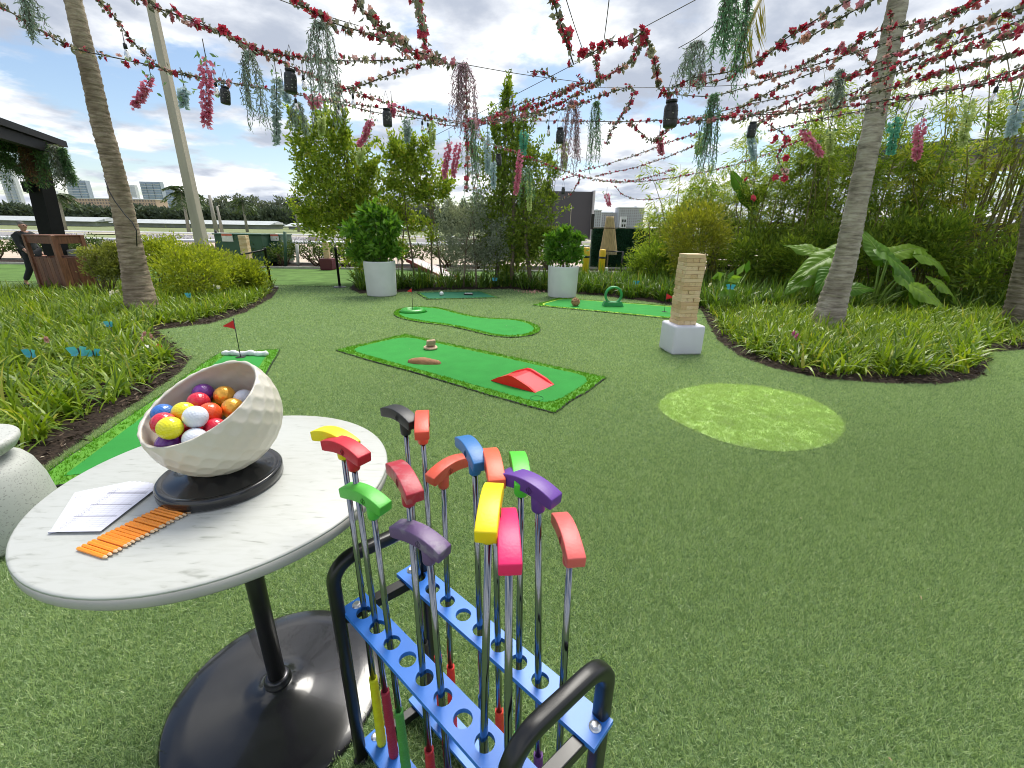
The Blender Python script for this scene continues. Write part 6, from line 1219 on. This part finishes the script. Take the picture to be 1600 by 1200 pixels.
def garland(pts, Y0, Y1, label, size=1., dens=1., red=.5, parts=True, leaf=1.):
    size *= .76; red -= .12; dens *= 1.25; leaf *= .75
    P, L = polyline(pts, Y0, Y1, .05); top = P[0]; t = thing('flower_garland', top, label, 'garland', 'flower garlands strung overhead')
    b = MB(); b.tube(P, .004, 4, caps=False); b.build('wire', M_WIRE, t); nf = int(L/.062*dens); cl = []; ph = ro.uniform(0, 9)
    big = []
    for i in range(nf):
        u = (i+ro.uniform(0, 1))/nf; q = u*(len(P)-1); k = min(int(q), len(P)-2); p = P[k].lerp(P[k+1], q-k)+Vector(ro.normal(size=3)*.014*size)
        zone = math.sin(u*L*3.1+ph)
        c = 'crimson' if ro.random() < red+.28*zone else ('rose' if ro.random() < .42 else 'blush' if ro.random() < .7 else 'cream'); big.append((p, c, ro.uniform(.75, 1.15)*size))
    if parts:
        for p, c, s in big:
            o = bpy.data.objects.new('blossom', random.choice(BLO[c])); COL.objects.link(o); o.parent = t; o.location = p-top; o.rotation_euler = ro.uniform(0, 6.28, 3); o.scale = (s, s, s)
    else:
        for c in M_BLO:
            Vs = []
            for p, cc_, s in big:
                if cc_ == c:
                    me = BLO[c][0]; co = np.array([v.co for v in me.vertices]); R_ = np.array(Euler(ro.uniform(0, 6.28, 3)).to_matrix()); Vs.append((co @ R_.T*s+np.array(p), np.arange(len(co)).reshape(-1, 4)))
            if Vs: V, F = catm(Vs); npmesh('blossoms', V, F, M_BLO[c], t, kind='stuff')
    n = int(L/.010*leaf*dens); u = ro.random(n)*(len(P)-1); k = np.minimum(u.astype(int), len(P)-2); A = np.array([tuple(p) for p in P]); Q = A[k]+(A[k+1]-A[k])*(u-k)[:, None]+ro.normal(size=(n, 3))*.010*size
    V, F = leaf_quads(Q, rnd_dirs(n, ro)+[0, 0, -.1], .044*size*ro.uniform(.6, 1.2, n), .030*size, rng=ro); npmesh('leaves', V, F, M_GLEAF, t, kind='stuff'); return P
GL = [
 ([(-30, -5), (10, 15), (60, 46), (115, 75), (170, 88), (240, 103), (300, 118), (360, 132)], 2.9, 4.0, 'long garland crossing the leaning palm trunk from the upper corner', .95, 1.0, .62),
 ([(150, -4), (180, 28), (205, 62), (235, 92), (262, 112), (330, 124), (400, 136), (470, 149), (540, 160), (610, 172), (690, 186), (735, 193)], 3.2, 5.6, 'thin garland dropping past the palm then running low to the middle junction', .85, .8, .5),
 ([(212, -4), (250, 14), (300, 32), (345, 50), (385, 72), (430, 84), (480, 90), (540, 95), (600, 94), (645, 92)], 2.8, 4.2, 'full crimson garland sweeping from the top edge across the pole', 1.1, 1.25, .6),
 ([(375, 68), (420, 88), (460, 106), (500, 122), (545, 140), (590, 156), (640, 174), (700, 190), (740, 197)], 3.3, 5.6, 'garland with bulbs descending to the middle junction above the broad tree', .9, .9, .45),
 ([(452, -4), (485, 16), (520, 35), (560, 48), (600, 62), (640, 82), (680, 97), (712, 101)], 2.7, 3.6, 'thick garland ending beside the purple willow spray', 1.15, 1.15, .5),
 ([(556, -4), (566, 14), (584, 30), (602, 48), (625, 66), (650, 80), (690, 92)], 2.6, 3.4, 'short garland joining the thick one from the top edge', 1.2, 1.2, .6),
 ([(648, -4), (657, 20), (660, 48), (665, 76)], 2.5, 3.2, 'garland hanging straight from the top edge beside the thick one', 1.1, 1., .5),
 ([(524, 142), (560, 135), (595, 122), (630, 110), (665, 100), (690, 95)], 3.5, 3.7, 'crimson garland rising toward the thick one', .95, 1.1, .75),
 ([(727, 105), (729, 150), (728, 195), (731, 245), (730, 300)], 4.2, 4.2, 'vertical garland hanging inside the purple willow spray', 1., 1.2, .45),
 ([(735, 192), (790, 178), (850, 160), (895, 135), (925, 130)], 5.6, 4.4, 'upper strand of the dense swag over the tallest tree', 1.05, 1.3, .55),
 ([(738, 198), (800, 186), (860, 176), (910, 160), (960, 142), (988, 138), (985, 160), (972, 180), (955, 205), (948, 222)], 5.6, 4.4, 'middle strand of the dense swag, curling down at its end', .95, 1.2, .35),
 ([(745, 190), (800, 183), (860, 168), (915, 140), (950, 118), (985, 96), (1000, 70), (1005, 45)], 5.4, 3.4, 'rising strand from the dense swag up to the red cluster', 1.0, 1.2, .5),
 ([(865, -4), (870, 20), (880, 48), (888, 75), (896, 100)], 2.6, 2.9, 'crimson garland dangling alone in the grey sky', 1.1, 1.1, .75),
 ([(828, 112), (846, 112), (868, 124)], 4.2, 4.2, 'short sprig of crimson flowers below the dangling garland', 1., 1.2, .8),
 ([(904, 86), (925, 82), (940, 74), (960, 64), (982, 66), (1003, 52), (1012, 66), (1022, 95), (1028, 125), (1034, 145), (1058, 142)], 3.3, 3.6, 'arching garland with the big red cluster above the large lantern', 1.15, 1.35, .7),
 ([(740, 188), (830, 189), (900, 189), (980, 190), (1060, 186), (1140, 180), (1220, 178), (1300, 170), (1400, 154), (1500, 138), (1610, 116)], 5.8, 3.0, 'long nearly level garland running to the right frame edge', .85, .75, .6),
 ([(985, 190), (1002, 208), (1022, 222), (1036, 206), (1065, 191), (1110, 188), (1150, 182)], 4.6, 4.0, 'garland looping in a small U below the large lantern', .95, 1.3, .7),
 ([(1050, 137), (1090, 120), (1140, 112), (1190, 92), (1225, 62), (1260, 40), (1300, 16), (1335, -4)], 3.5, 2.5, 'upper garland rising to the top edge left of the ringed palm', 1., .8, .35),
 ([(1078, 134), (1130, 124), (1170, 102), (1205, 80), (1260, 60), (1310, 30), (1372, -4)], 3.6, 2.6, 'second garland rising to the top edge just below the upper one', 1., .8, .4),
 ([(1140, 178), (1190, 150), (1240, 125), (1300, 100), (1345, 62), (1385, 45), (1440, 36), (1490, 22), (1530, -4)], 4.4, 2.6, 'garland passing in front of the ringed palm near the top edge', 1., 1., .5),
 ([(1150, 190), (1220, 165), (1270, 140), (1330, 118), (1385, 92), (1450, 66), (1520, 40), (1610, 8)], 4.6, 2.6, 'garland crossing the ringed palm a little below the top', 1.05, 1.0, .55),
 ([(1180, 195), (1250, 165), (1320, 150), (1400, 112), (1480, 88), (1545, 66), (1610, 42)], 4.8, 2.7, 'garland crossing the ringed palm at mid height of the flowers', 1., 1.0, .6),
 ([(1200, 176), (1290, 165), (1380, 140), (1460, 116), (1540, 96), (1610, 78)], 4.8, 2.8, 'garland just above the long level one right of the palm', 1., 1.1, .6),
 ([(1180, 120), (1240, 108), (1290, 82), (1330, 78), (1360, 100)], 4.0, 4.0, 'loose flower tangle among the bamboo tips left of the palm', 1., 1.5, .55),
 ([(1392, 14), (1390, 60), (1386, 110), (1384, 150), (1378, 182)], 5.9, 5.9, 'garland wound down the trunk of the ringed palm', 1., 1.4, .5)]
GL += [([(1060, 148), (1110, 150), (1160, 138), (1220, 118), (1290, 96), (1360, 74), (1430, 52), (1500, 20), (1540, -4)], 4.4, 2.9, 'sparse garland threading between the two top ones across the palm', .85, .7, .5),
 ([(1080, 188), (1150, 168), (1230, 150), (1310, 128), (1400, 100), (1490, 70), (1610, 26)], 5.0, 3.0, 'sparse garland right of the large lantern climbing to the frame edge', .85, .75, .6),
 ([(1200, 205), (1280, 186), (1360, 170), (1450, 146), (1530, 128), (1610, 100)], 5.2, 3.2, 'lowest sparse garland over the bamboo right of the palm', .85, .8, .65),
 ([(1160, 168), (1210, 200), (1230, 218), (1215, 245), (1228, 270)], 5.0, 5.4, 'ragged garland end drooping over the bamboo', .9, .8, .7),
 ([(735, 196), (700, 196), (660, 186), (600, 178), (520, 160), (440, 142)], 5.7, 4.2, 'thin second strand beside the low left garland', .8, .6, .5),
 ([(738, 190), (770, 180), (820, 160), (880, 142), (912, 128), (900, 118)], 5.7, 4.6, 'ragged top strand of the dense swag', .9, .8, .6),
 ([(938, 132), (934, 112), (930, 92), (942, 78)], 3.9, 3.5, 'short upright garland inside the arch', .95, .9, .45)]
for g in GL: garland(g[0], g[1], g[2], g[3], g[4], g[5], g[6])
GF = [([(735, 200), (760, 222), (800, 236), (850, 255), (900, 273), (950, 283), (1000, 280), (1055, 264)], 6.4, 9.5, 'far thin garland passing below the middle junction', .9), ([(905, 268), (950, 256), (1000, 240), (1045, 222), (1090, 208)], 9, 7, 'far thin garland rising behind the small U loop', .9), ([(930, 275), (990, 262), (1040, 246), (1090, 225)], 9.5, 8, 'lower far thin garland rising behind the small U loop', .9), ([(955, 285), (1010, 283), (1060, 276), (1130, 262), (1200, 240), (1260, 215)], 9.5, 7.5, 'lowest far garland trailing into the bamboo', .9), ([(740, 205), (735, 230), (745, 260), (740, 300)], 5.2, 5.2, 'small garland trailing below the middle junction', .9), ([(880, 280), (905, 275), (895, 300), (880, 310)], 7, 7, 'short drooping garland end in front of the screen', .9), ([(960, 290), (975, 305), (1000, 312), (1030, 310)], 9, 9, 'short far garland above the closed parasol', .8)]
for p, a, c, lab, s in GF: garland(p, a, c, lab, s, .9, .6, parts=False, leaf=.8)
# stray single flowers on the bamboo
for i, (px, py, c) in enumerate(((1213, 216, 'crimson'), (1228, 217, 'crimson'), (1207, 225, 'crimson'), (1228, 247, 'crimson'), (1227, 268, 'blush'), (1211, 277, 'crimson'), (1226, 279, 'crimson'), (1167, 281, 'crimson'), (1176, 310, 'crimson'), (1170, 291, 'cream'))):
    o = bpy.data.objects.new('loose_blossom', BLO[c][i % 3]); COL.objects.link(o); o.location = PY(px, py, 7.5); o.rotation_euler = ro.uniform(0, 6, 3); o.scale = (1.7,)*3; tag(o, ['first of three crimson blossoms close together high on the bamboo', 'second of three crimson blossoms close together high on the bamboo', 'lowest of three crimson blossoms close together high on the bamboo', 'single crimson blossom midway down the bamboo', 'single pale pink blossom caught on the bamboo', 'crimson blossom below the pale pink one', 'crimson blossom right below the pale pink one, beside another', 'crimson blossom just above the cream one', 'lowest crimson blossom, beside the paddle leaf', 'single cream blossom caught beside the paddle leaf'][i], 'flower', 'loose %s blossoms on the bamboo' % c)
M_WILG = leafmat('wisteria_leaflet', (.10, .20, .10), (.24, .36, .2), .3, .6)
# ---- wisteria bunches
WC = {'pink': ((.60, .13, .24), (.80, .34, .46)), 'blue': ((.42, .54, .58), (.62, .72, .76)), 'teal': ((.08, .34, .24), (.20, .52, .38)), 'yellow': ((.42, .52, .16), (.68, .74, .34)), 'greygreen': ((.30, .38, .36), (.50, .58, .55))}
def wisteria(px, pt, pb, c, Y, label, wpx=9, tilt=0, twin=0):
    top = PY(px, pt, Y); bot = PY(px+tilt, pb, Y); k = mpp(top); t = thing('wisteria_bunch', top, label, 'hanging flowers', 'hanging %s wisteria bunches' % c); Vs = []; L = (bot-top).length
    for ln in range(1+twin):
        o = np.array([0.03*ln*(1 if twin else 0)*3, 0, 0]); n = int(90+L*520); s = ro.random(n)**.8; ax = np.array(top)+(np.array(bot)-np.array(top))*s[:, None]+o; w_ = wpx*k*.5*np.minimum(1, s*5+.25)*(1.05-s*.75); az = ro.uniform(0, 6.28, n); rad = w_*np.sqrt(ro.random(n)); P = ax+np.stack([np.cos(az)*rad, np.sin(az)*rad, ro.normal(size=n)*.008], 1)
        D = np.stack([np.cos(az), np.sin(az), -.5+0*az], 1)+ro.normal(size=(n, 3))*.4; Vs.append(leaf_quads(P, D, .030*ro.uniform(.7, 1.2, n), .024, fold=.2, rng=ro))
    V, F = catm(Vs); npmesh('petals', V, F, leafmat('wisteria_'+c, *WC[c], .4, .7, tint=(1.1, 1.1, 1.1)), t, kind='stuff'); b = MB(); b.tube([top+Vector((0, 0, .10)), top, top.lerp(bot, .9)], .003, 4); b.build('stem', M_WIRE, t)
    n = 9; P = np.array(top)+ro.normal(size=(n, 3))*[.03, .03, .03]; V, F = leaf_quads(P, rnd_dirs(n, ro)+[0, 0, -.3], .045, .018, rng=ro); npmesh('leaflets', V, F, M_WILG, t, kind='stuff')
for q in ((322, 92, 192, 'pink', 3.1, 'long pink bunch hanging between two garlands left of a lantern', 17), (236, 120, 166, 'pink', 3.5, 'slanting pink bunch between the palm and the pole', 9, -26), (492, 148, 166, 'pink', 4.0, 'round pink puff on the low garland beside the willow spray', 26), (580, 186, 228, 'pink', 4.4, 'slim slanting pink bunch above the broad tree', 8, -18), (612, 162, 180, 'pink', 4.6, 'small pink puff by the lantern over the broad tree', 13), (702, 222, 276, 'pink', 4.9, 'pink bunch in two strands above the loose tree', 8, -8, 1), (814, 232, 302, 'pink', 5.4, 'long pink bunch in front of the tallest tree', 8, -8), (742, 184, 200, 'pink', 5.3, 'pink puff at the middle junction', 16), (1030, 214, 240, 'pink', 4.6, 'small pink bunch under the U loop', 7, 4), (1254, 202, 242, 'pink', 4.2, 'slanting pink bunch left of the ringed palm', 10, 30), (1440, 186, 247, 'pink', 4.0, 'straight pink bunch right of the ringed palm', 12, -8), (948, 302, 322, 'pink', 8., 'far small pink bunch above the closed parasol', 8, 4),
          (432, 120, 224, 'greygreen', 3.7, 'long grey green bunch beside the upper lantern', 12), (287, 134, 166, 'blue', 3.3, 'small pale blue bunch beside the pole', 10), (442, 132, 158, 'blue', 3.9, 'pale blue bunch under the upper lantern', 11, 8), (636, 186, 220, 'greygreen', 4.6, 'grey green bunch right of the lantern over the broad tree', 9), (762, 210, 270, 'blue', 5.2, 'pale blue bunch in front of the tallest tree', 11), (771, 252, 292, 'blue', 5.3, 'lower pale blue bunch left of the small lantern', 8), (1172, 204, 248, 'blue', 4.3, 'pale blue bunch above the bamboo', 8, 6), (1594, 150, 208, 'blue', 3.2, 'pale blue bunch at the right frame edge', 16, -14), (818, 204, 240, 'teal', 5.2, 'teal bunch on the tallest tree', 12), (1400, 180, 240, 'teal', 4.2, 'teal bunch just right of the ringed palm', 14, -8),
          (675, 188, 230, 'yellow', 4.8, 'yellow green bunch between lantern and junction', 9), (566, 228, 256, 'yellow', 4.8, 'yellow green bunch over the broad tree', 9, -6), (1297, 204, 240, 'yellow', 4.2, 'yellow bunch left of the ringed palm beside a pink one', 9), (1516, 156, 228, 'yellow', 3.8, 'long yellow green bunch right of the palm', 10, -12), (882, 222, 264, 'yellow', 5.4, 'pale yellow bunch under the round lantern', 8), (1092, 208, 240, 'yellow', 4.5, 'yellow green bunch right of the large lantern', 11), (827, 282, 328, 'yellow', 6., 'low yellow green bunch beside the tallest tree', 7), (502, 180, 210, 'yellow', 4.2, 'small yellow green bunch at the top of the broad tree', 10)): wisteria(*q)
# ---- willow sprays
M_WIL = {'g': leafmat('willow_green', (.10, .24, .12), (.26, .42, .24), .35, .6, tint=(1.2, 1.2, 1)), 's': leafmat('willow_sage', (.22, .29, .24), (.40, .47, .39), .35, .7, tint=(1.1, 1.1, 1)), 'p': leafmat('willow_purple', (.34, .22, .26), (.58, .42, .46), .35, .7, tint=(1.1, 1, 1.1))}
for px, pt, pb, w_, c, Y, st_, lab in ((502, 38, 185, 36, 's', 3.4, 22, 'big sage willow spray hanging below the top garlands'), (388, 84, 190, 22, 's', 3.3, 14, 'sage willow spray hanging left of the upper lantern'), (465, 162, 205, 16, 's', 4., 10, 'small sage willow spray above the broad tree'), (724, 103, 200, 29, 'p', 4.1, 24, 'purple brown willow spray round the vertical garland'), (736, 190, 305, 20, 'g', 5., 18, 'green willow spray hanging under the middle junction'), (893, 160, 262, 24, 'p', 5.2, 26, 'purple willow spray right of the round lantern'), (932, 160, 262, 15, 'g', 5.2, 18, 'green willow spray beside the purple one in the sky'), (1116, 150, 262, 19, 'g', 4.2, 26, 'dense green willow spray in front of the bamboo'), (1090, 70, 132, 30, 's', 3.4, 16, 'sage willow spray above the large lantern'), (1140, -5, 75, 24, 'g', 2.8, 18, 'green willow spray dropping from the top edge'), (1168, 0, 135, 12, 'g', 3.0, 10, 'thin green willow strands dropping from the top edge'), (1312, 112, 172, 14, 's', 4., 12, 'sage willow spray left of the ringed palm'), (822, 265, 320, 18, 'g', 6., 12, 'green willow spray low on the tallest tree'), (40, -10, 48, 14, 's', 2.9, 8, 'grey willow spray at the top corner')):
    top = PY(px, pt, Y); hanging('willow_spray', top, (pb-pt)*mpp(top), w_*mpp(top), st_, M_WIL[c], lab, (.032, .007), 62, cat='hanging greenery', group='hanging willow sprays', rng=ro)
# yellowing palm frond tip at the top edge
top = PY(1192, -10, 3.1); t = thing('palm_frond_tip', top, 'yellowing palm frond tip poking down from the top edge', 'frond'); q = np.linspace(0, 1, 26); e_ = np.array(PY(1158, 70, 3.1)); P = np.array(top)+(e_-np.array(top))*q[:, None]; Vs = []
for sg in (-1, 1): Vs.append(leaf_quads(P, np.tile([sg*.35, 0, -1.], (26, 1))+ro.normal(size=(26, 3))*.12, .20, .010, rng=ro))
V, F = catm(Vs); npmesh('leaflets', V, F, leafmat('frond_yellow', (.18, .20, .05), (.42, .34, .12), .3, .5), t, kind='stuff'); b = MB(); b.tube([top, Vector(e_)], [.012, .004], 6); b.build('rib', mat('frond_rib', (.40, .32, .14), .6), t)
# ---- jar lanterns and bulbs
M_JAR = mat('lantern_black', (.02, .021, .022), .35, var=.5, scale=60, bump=.5, bscale=90); M_JARW = mat('lantern_speck', (.35, .35, .33), .6)
def lantern(px, py, hpx, Y, label, tilt=0):
    c = PY(px, py, Y); h = hpx*mpp(c); s = h/.165; t = thing('jar_lantern', c, label, 'lantern', 'black jar lanterns'); b = MB(); R_ = Matrix.Rotation(tilt, 3, 'Y')
    def prt(name, prof, mm, n=24):
        b = MB(); b.lathe([(r*s, (z-.0825)*s) for r, z in prof], n, (0, 0, 0)); b.v = [c+R_ @ v for v in b.v]; return b.build(name, mm, t)
    prt('jar', [(0, 0), (.036, 0), (.044, .006), (.046, .02), (.046, .115), (.042, .132), (.034, .14), (.034, .15)], M_JAR); prt('lid', [(.037, .148), (.038, .150), (.038, .163), (.035, .165), (0, .165)], M_BLACK)
    prt('hoop', [(.0462, .045), (.0475, .047), (.0462, .049)], M_BLACK); prt('hoop', [(.0462, .095), (.0475, .097), (.0462, .099)], M_BLACK)
    for i in range(26):
        a = ro.uniform(0, 6.28); z = ro.uniform(.03, .11); v = Vector((math.cos(a)*.0462*s, math.sin(a)*.0462*s, (z-.0825)*s)); q = MB(); q.box((0, 0, 0), (.002*s, .008*s, .005*s), rz=a); q.v = [c+R_ @ (w+v) for w in q.v]
        if i == 0: acc = q
        else: acc.add(q.v, q.f)
    acc.build('perforations', M_JARW, t, kind='stuff')
    b = MB()
    for sg in (-1, 1): b.tube([c+R_ @ Vector((sg*.036*s, 0, .075*s)), c+R_ @ Vector((sg*.03*s, 0, .14*s)), c+R_ @ Vector((0, 0, .24*s))], .0018*s, 4)
    b.build('handle', M_WIRE, t)
for q in ((352, 149, 25, 3.4, 'black jar lantern beside the long pink bunch', .15), (454, 127, 33, 3.3, 'large black jar lantern under the upper garlands left of the willow spray', .1), (605, 184, 25, 4.5, 'black jar lantern above the broad tree', 0), (875, 212, 22, 4.8, 'black jar lantern left of the purple willow spray', 0), (779, 250, 17, 5.6, 'small black jar lantern in front of the tallest tree', 0), (1048, 178, 38, 3.6, 'largest black jar lantern hanging under the red cluster', -.05), (1175, 203, 22, 4.2, 'black jar lantern above the bamboo beside the blue bunch', 0), (880, 298, 10, 9., 'tiny far lantern in front of the screen', 0)): lantern(*q)
M_GLS = bpy.data.materials.new('bulb_glass'); M_GLS.use_nodes = True; q = M_GLS.node_tree.nodes['Principled BSDF']; q.inputs['Transmission Weight'].default_value = .9; q.inputs['Roughness'].default_value = .05; q.inputs['Base Color'].default_value = (.95, .93, .85, 1)
for px, py, Y, lab in ((475, 130, 3.5, 'clear bulb right of the large upper lantern'), (338, 140, 3.4, 'clear bulb left of the lantern by the pink bunch'), (552, 158, 4., 'clear bulb under the garland left of the lantern over the broad tree'), (530, 175, 4., 'lower clear bulb above the broad tree'), (463, 165, 3.9, 'clear bulb inside the small sage spray'), (660, 198, 4.8, 'left one of two clear bulbs by the yellow green bunch'), (669, 201, 4.8, 'right one of two clear bulbs by the yellow green bunch'), (857, 205, 4.8, 'clear bulb left of the round lantern'), (198, 82, 3.2, 'clear bulb near the leaning palm top'), (1553, 150, 3., 'clear bulb near the right frame edge')):
    c = PY(px, py, Y); t = thing('string_bulb', c, lab, 'light bulb', 'clear string light bulbs'); b = MB(); b.tube([c+Vector((0, 0, .018)), c+Vector((0, 0, .045)), c+Vector((0, 0, .05)), c+Vector((.004, 0, .13))], [.011, .010, .003, .002], 8); b.build('socket', M_BLACK, t); b = MB(); b.lathe([(.009, .018), (.012, .005), (.019, -.018), (.016, -.036), (.006, -.046), (0, -.047)], 14, c); b.build('bulb', M_GLS, t)
# ---- thin wires
for i, (a, c, Y0, Y1, lab) in enumerate((((430, -3), (560, 40), 2.8, 3.6, 'thin wire slanting from the top edge over the willow spray'), ((712, 98), (905, 128), 3.6, 4.5, 'thin wire right of the thick garland end'), ((884, -3), (912, 82), 2.6, 3.4, 'thin wire right of the dangling garland'), ((952, -3), (942, 76), 2.6, 3.4, 'thin wire dropping to the arching garland'), ((1092, -3), (640, 232), 2.8, 5.6, 'long thin wire crossing the sky diagonally'), ((1115, 40), (1060, 75), 3., 3.4, 'short thin wire left of the green strands'), ((925, 137), (1180, 132), 5., 4.4, 'thin level wire above the large lantern'))):
    P, L = polyline([a, ((a[0]+c[0])/2, (a[1]+c[1])/2+2), c], Y0, Y1, .1); b = MB(); b.tube(P, .0025, 4, caps=False); tag(b.build('support_wire', M_WIRE, at=P[0]), lab, 'wire', 'thin support wires')
# ================================================================== small decorations in the beds
def flower_pick(px, py, Y, c, n, s, label, cat='flower'):
    p = PY(px, py, Y); t = thing('flower_pick', p, label, cat)
    for i in range(n): o = bpy.data.objects.new('blossom', BLO[c][i % 3] if c in BLO else c); COL.objects.link(o); o.parent = t; o.location = ro.normal(size=3)*.022*s; o.rotation_euler = ro.uniform(0, 6, 3); o.scale = (s,)*3
    b = MB(); b.tube([p, (p.x, p.y, zg(Y))], .004, 5); b.build('stem', M_STALK, t)
MAG = blossom_mesh(leafmat('petal_magenta', (.45, .10, .35), (.70, .25, .55), .3, .6), 5); WHT = blossom_mesh(leafmat('petal_white', (.70, .68, .66), (.82, .82, .80), .3, .6), 6)
def bedY(px, pyg): return G(px, pyg).y
flower_pick(1247, 526, bedY(1247, 560), MAG, 3, 1.3, 'magenta flower in the strap leaves before the ringed palm'); flower_pick(1300, 523, bedY(1300, 560), WHT, 1, .9, 'tiny white flower right of the magenta one'); flower_pick(1434, 545, bedY(1434, 575), WHT, 1, 1., 'small white flower in the bed corner'); flower_pick(230, 528, bedY(230, 560), 'blush', 3, 1.1, 'pale pink flower cluster in the near bed corner'); flower_pick(251, 541, bedY(251, 565), 'crimson', 1, 1.1, 'red flower beside the pale pink cluster'); flower_pick(232, 546, bedY(232, 568), WHT, 2, 1., 'white flowers under the pale pink cluster'); flower_pick(77, 531, bedY(77, 575), 'blush', 1, 1.2, 'single pale pink flower among the near strap leaves'); flower_pick(37, 546, bedY(37, 590), 'blush', 1, 1., 'single pale pink flower at the frame edge'); flower_pick(178, 457, bedY(178, 485), WHT, 3, 1.1, 'white flowers in front of the leaning palm foot'); flower_pick(1110, 447, bedY(1110, 490), WHT, 2, 1.1, 'white flower beside the oval leaved plant'); flower_pick(340, 447, bedY(340, 480), WHT, 2, 1.1, 'white flower below the bright low shrub')
M_BFLY = leafmat('butterfly_blue', (.03, .28, .45), (.10, .45, .62), .2, .4)
def butterfly(px, py, pyg, s, label):
    Y = bedY(px, pyg); p = PY(px, py, Y); t = thing('garden_butterfly', p, label, 'ornament', 'blue butterfly ornaments'); az = ro.uniform(-.6, .6); R_ = Matrix.Rotation(az, 3, 'Z')
    for sg in (-1, 1):
        for up_, l in ((.6, .075), (-.45, .055)):
            d = R_ @ Vector((sg, -.3, up_)); V, F = leaf_quads(np.array([tuple(p)]), np.array([tuple(d)]), l*s, l*s*.8, fold=.1, Nn=np.array([[0, -1., .3]])); npmesh('wing', V, F, M_BFLY, t)
    b = MB(); b.tube([p+Vector((0, 0, -.025*s)), p+Vector((0, 0, .03*s))], .005*s, 6); b.build('body', M_BLACK, t); b = MB(); b.tube([p, (p.x, p.y, zg(Y))], .002, 4); b.build('stake', M_WIRE, t)
for q in ((50, 553, 600, 1.1, 'blue butterfly ornament in the near bed at the frame edge'), (124, 550, 595, 1.3, 'larger blue butterfly ornament in the near bed'), (146, 552, 592, 1., 'blue butterfly ornament right beside the larger one'), (172, 507, 540, 1., 'blue butterfly ornament deep in the near bed'), (296, 462, 488, 1.2, 'blue butterfly ornament right of the leaning palm foot'), (994, 442, 466, 1.3, 'pale blue butterfly ornament behind the ring gate'), (1141, 449, 500, 1.3, 'bright blue butterfly ornament right of the block tower'), (773, 437, 452, 1.3, 'blue butterfly ornament in the bed before the tallest tree')): butterfly(*q)
p = G(830, 458); t = thing('fallen_petals', p, 'little heap of pale pink petals on the turf left of the second planter', 'petals'); n = 60; P = np.array(p)+ro.normal(size=(n, 3))*[.16, .05, .012]+[0, 0, .035]; V, F = leaf_quads(P, rnd_dirs(n, ro), .05, .04, rng=ro); npmesh('petals', V, F, M_BLO['blush'], t, kind='stuff')
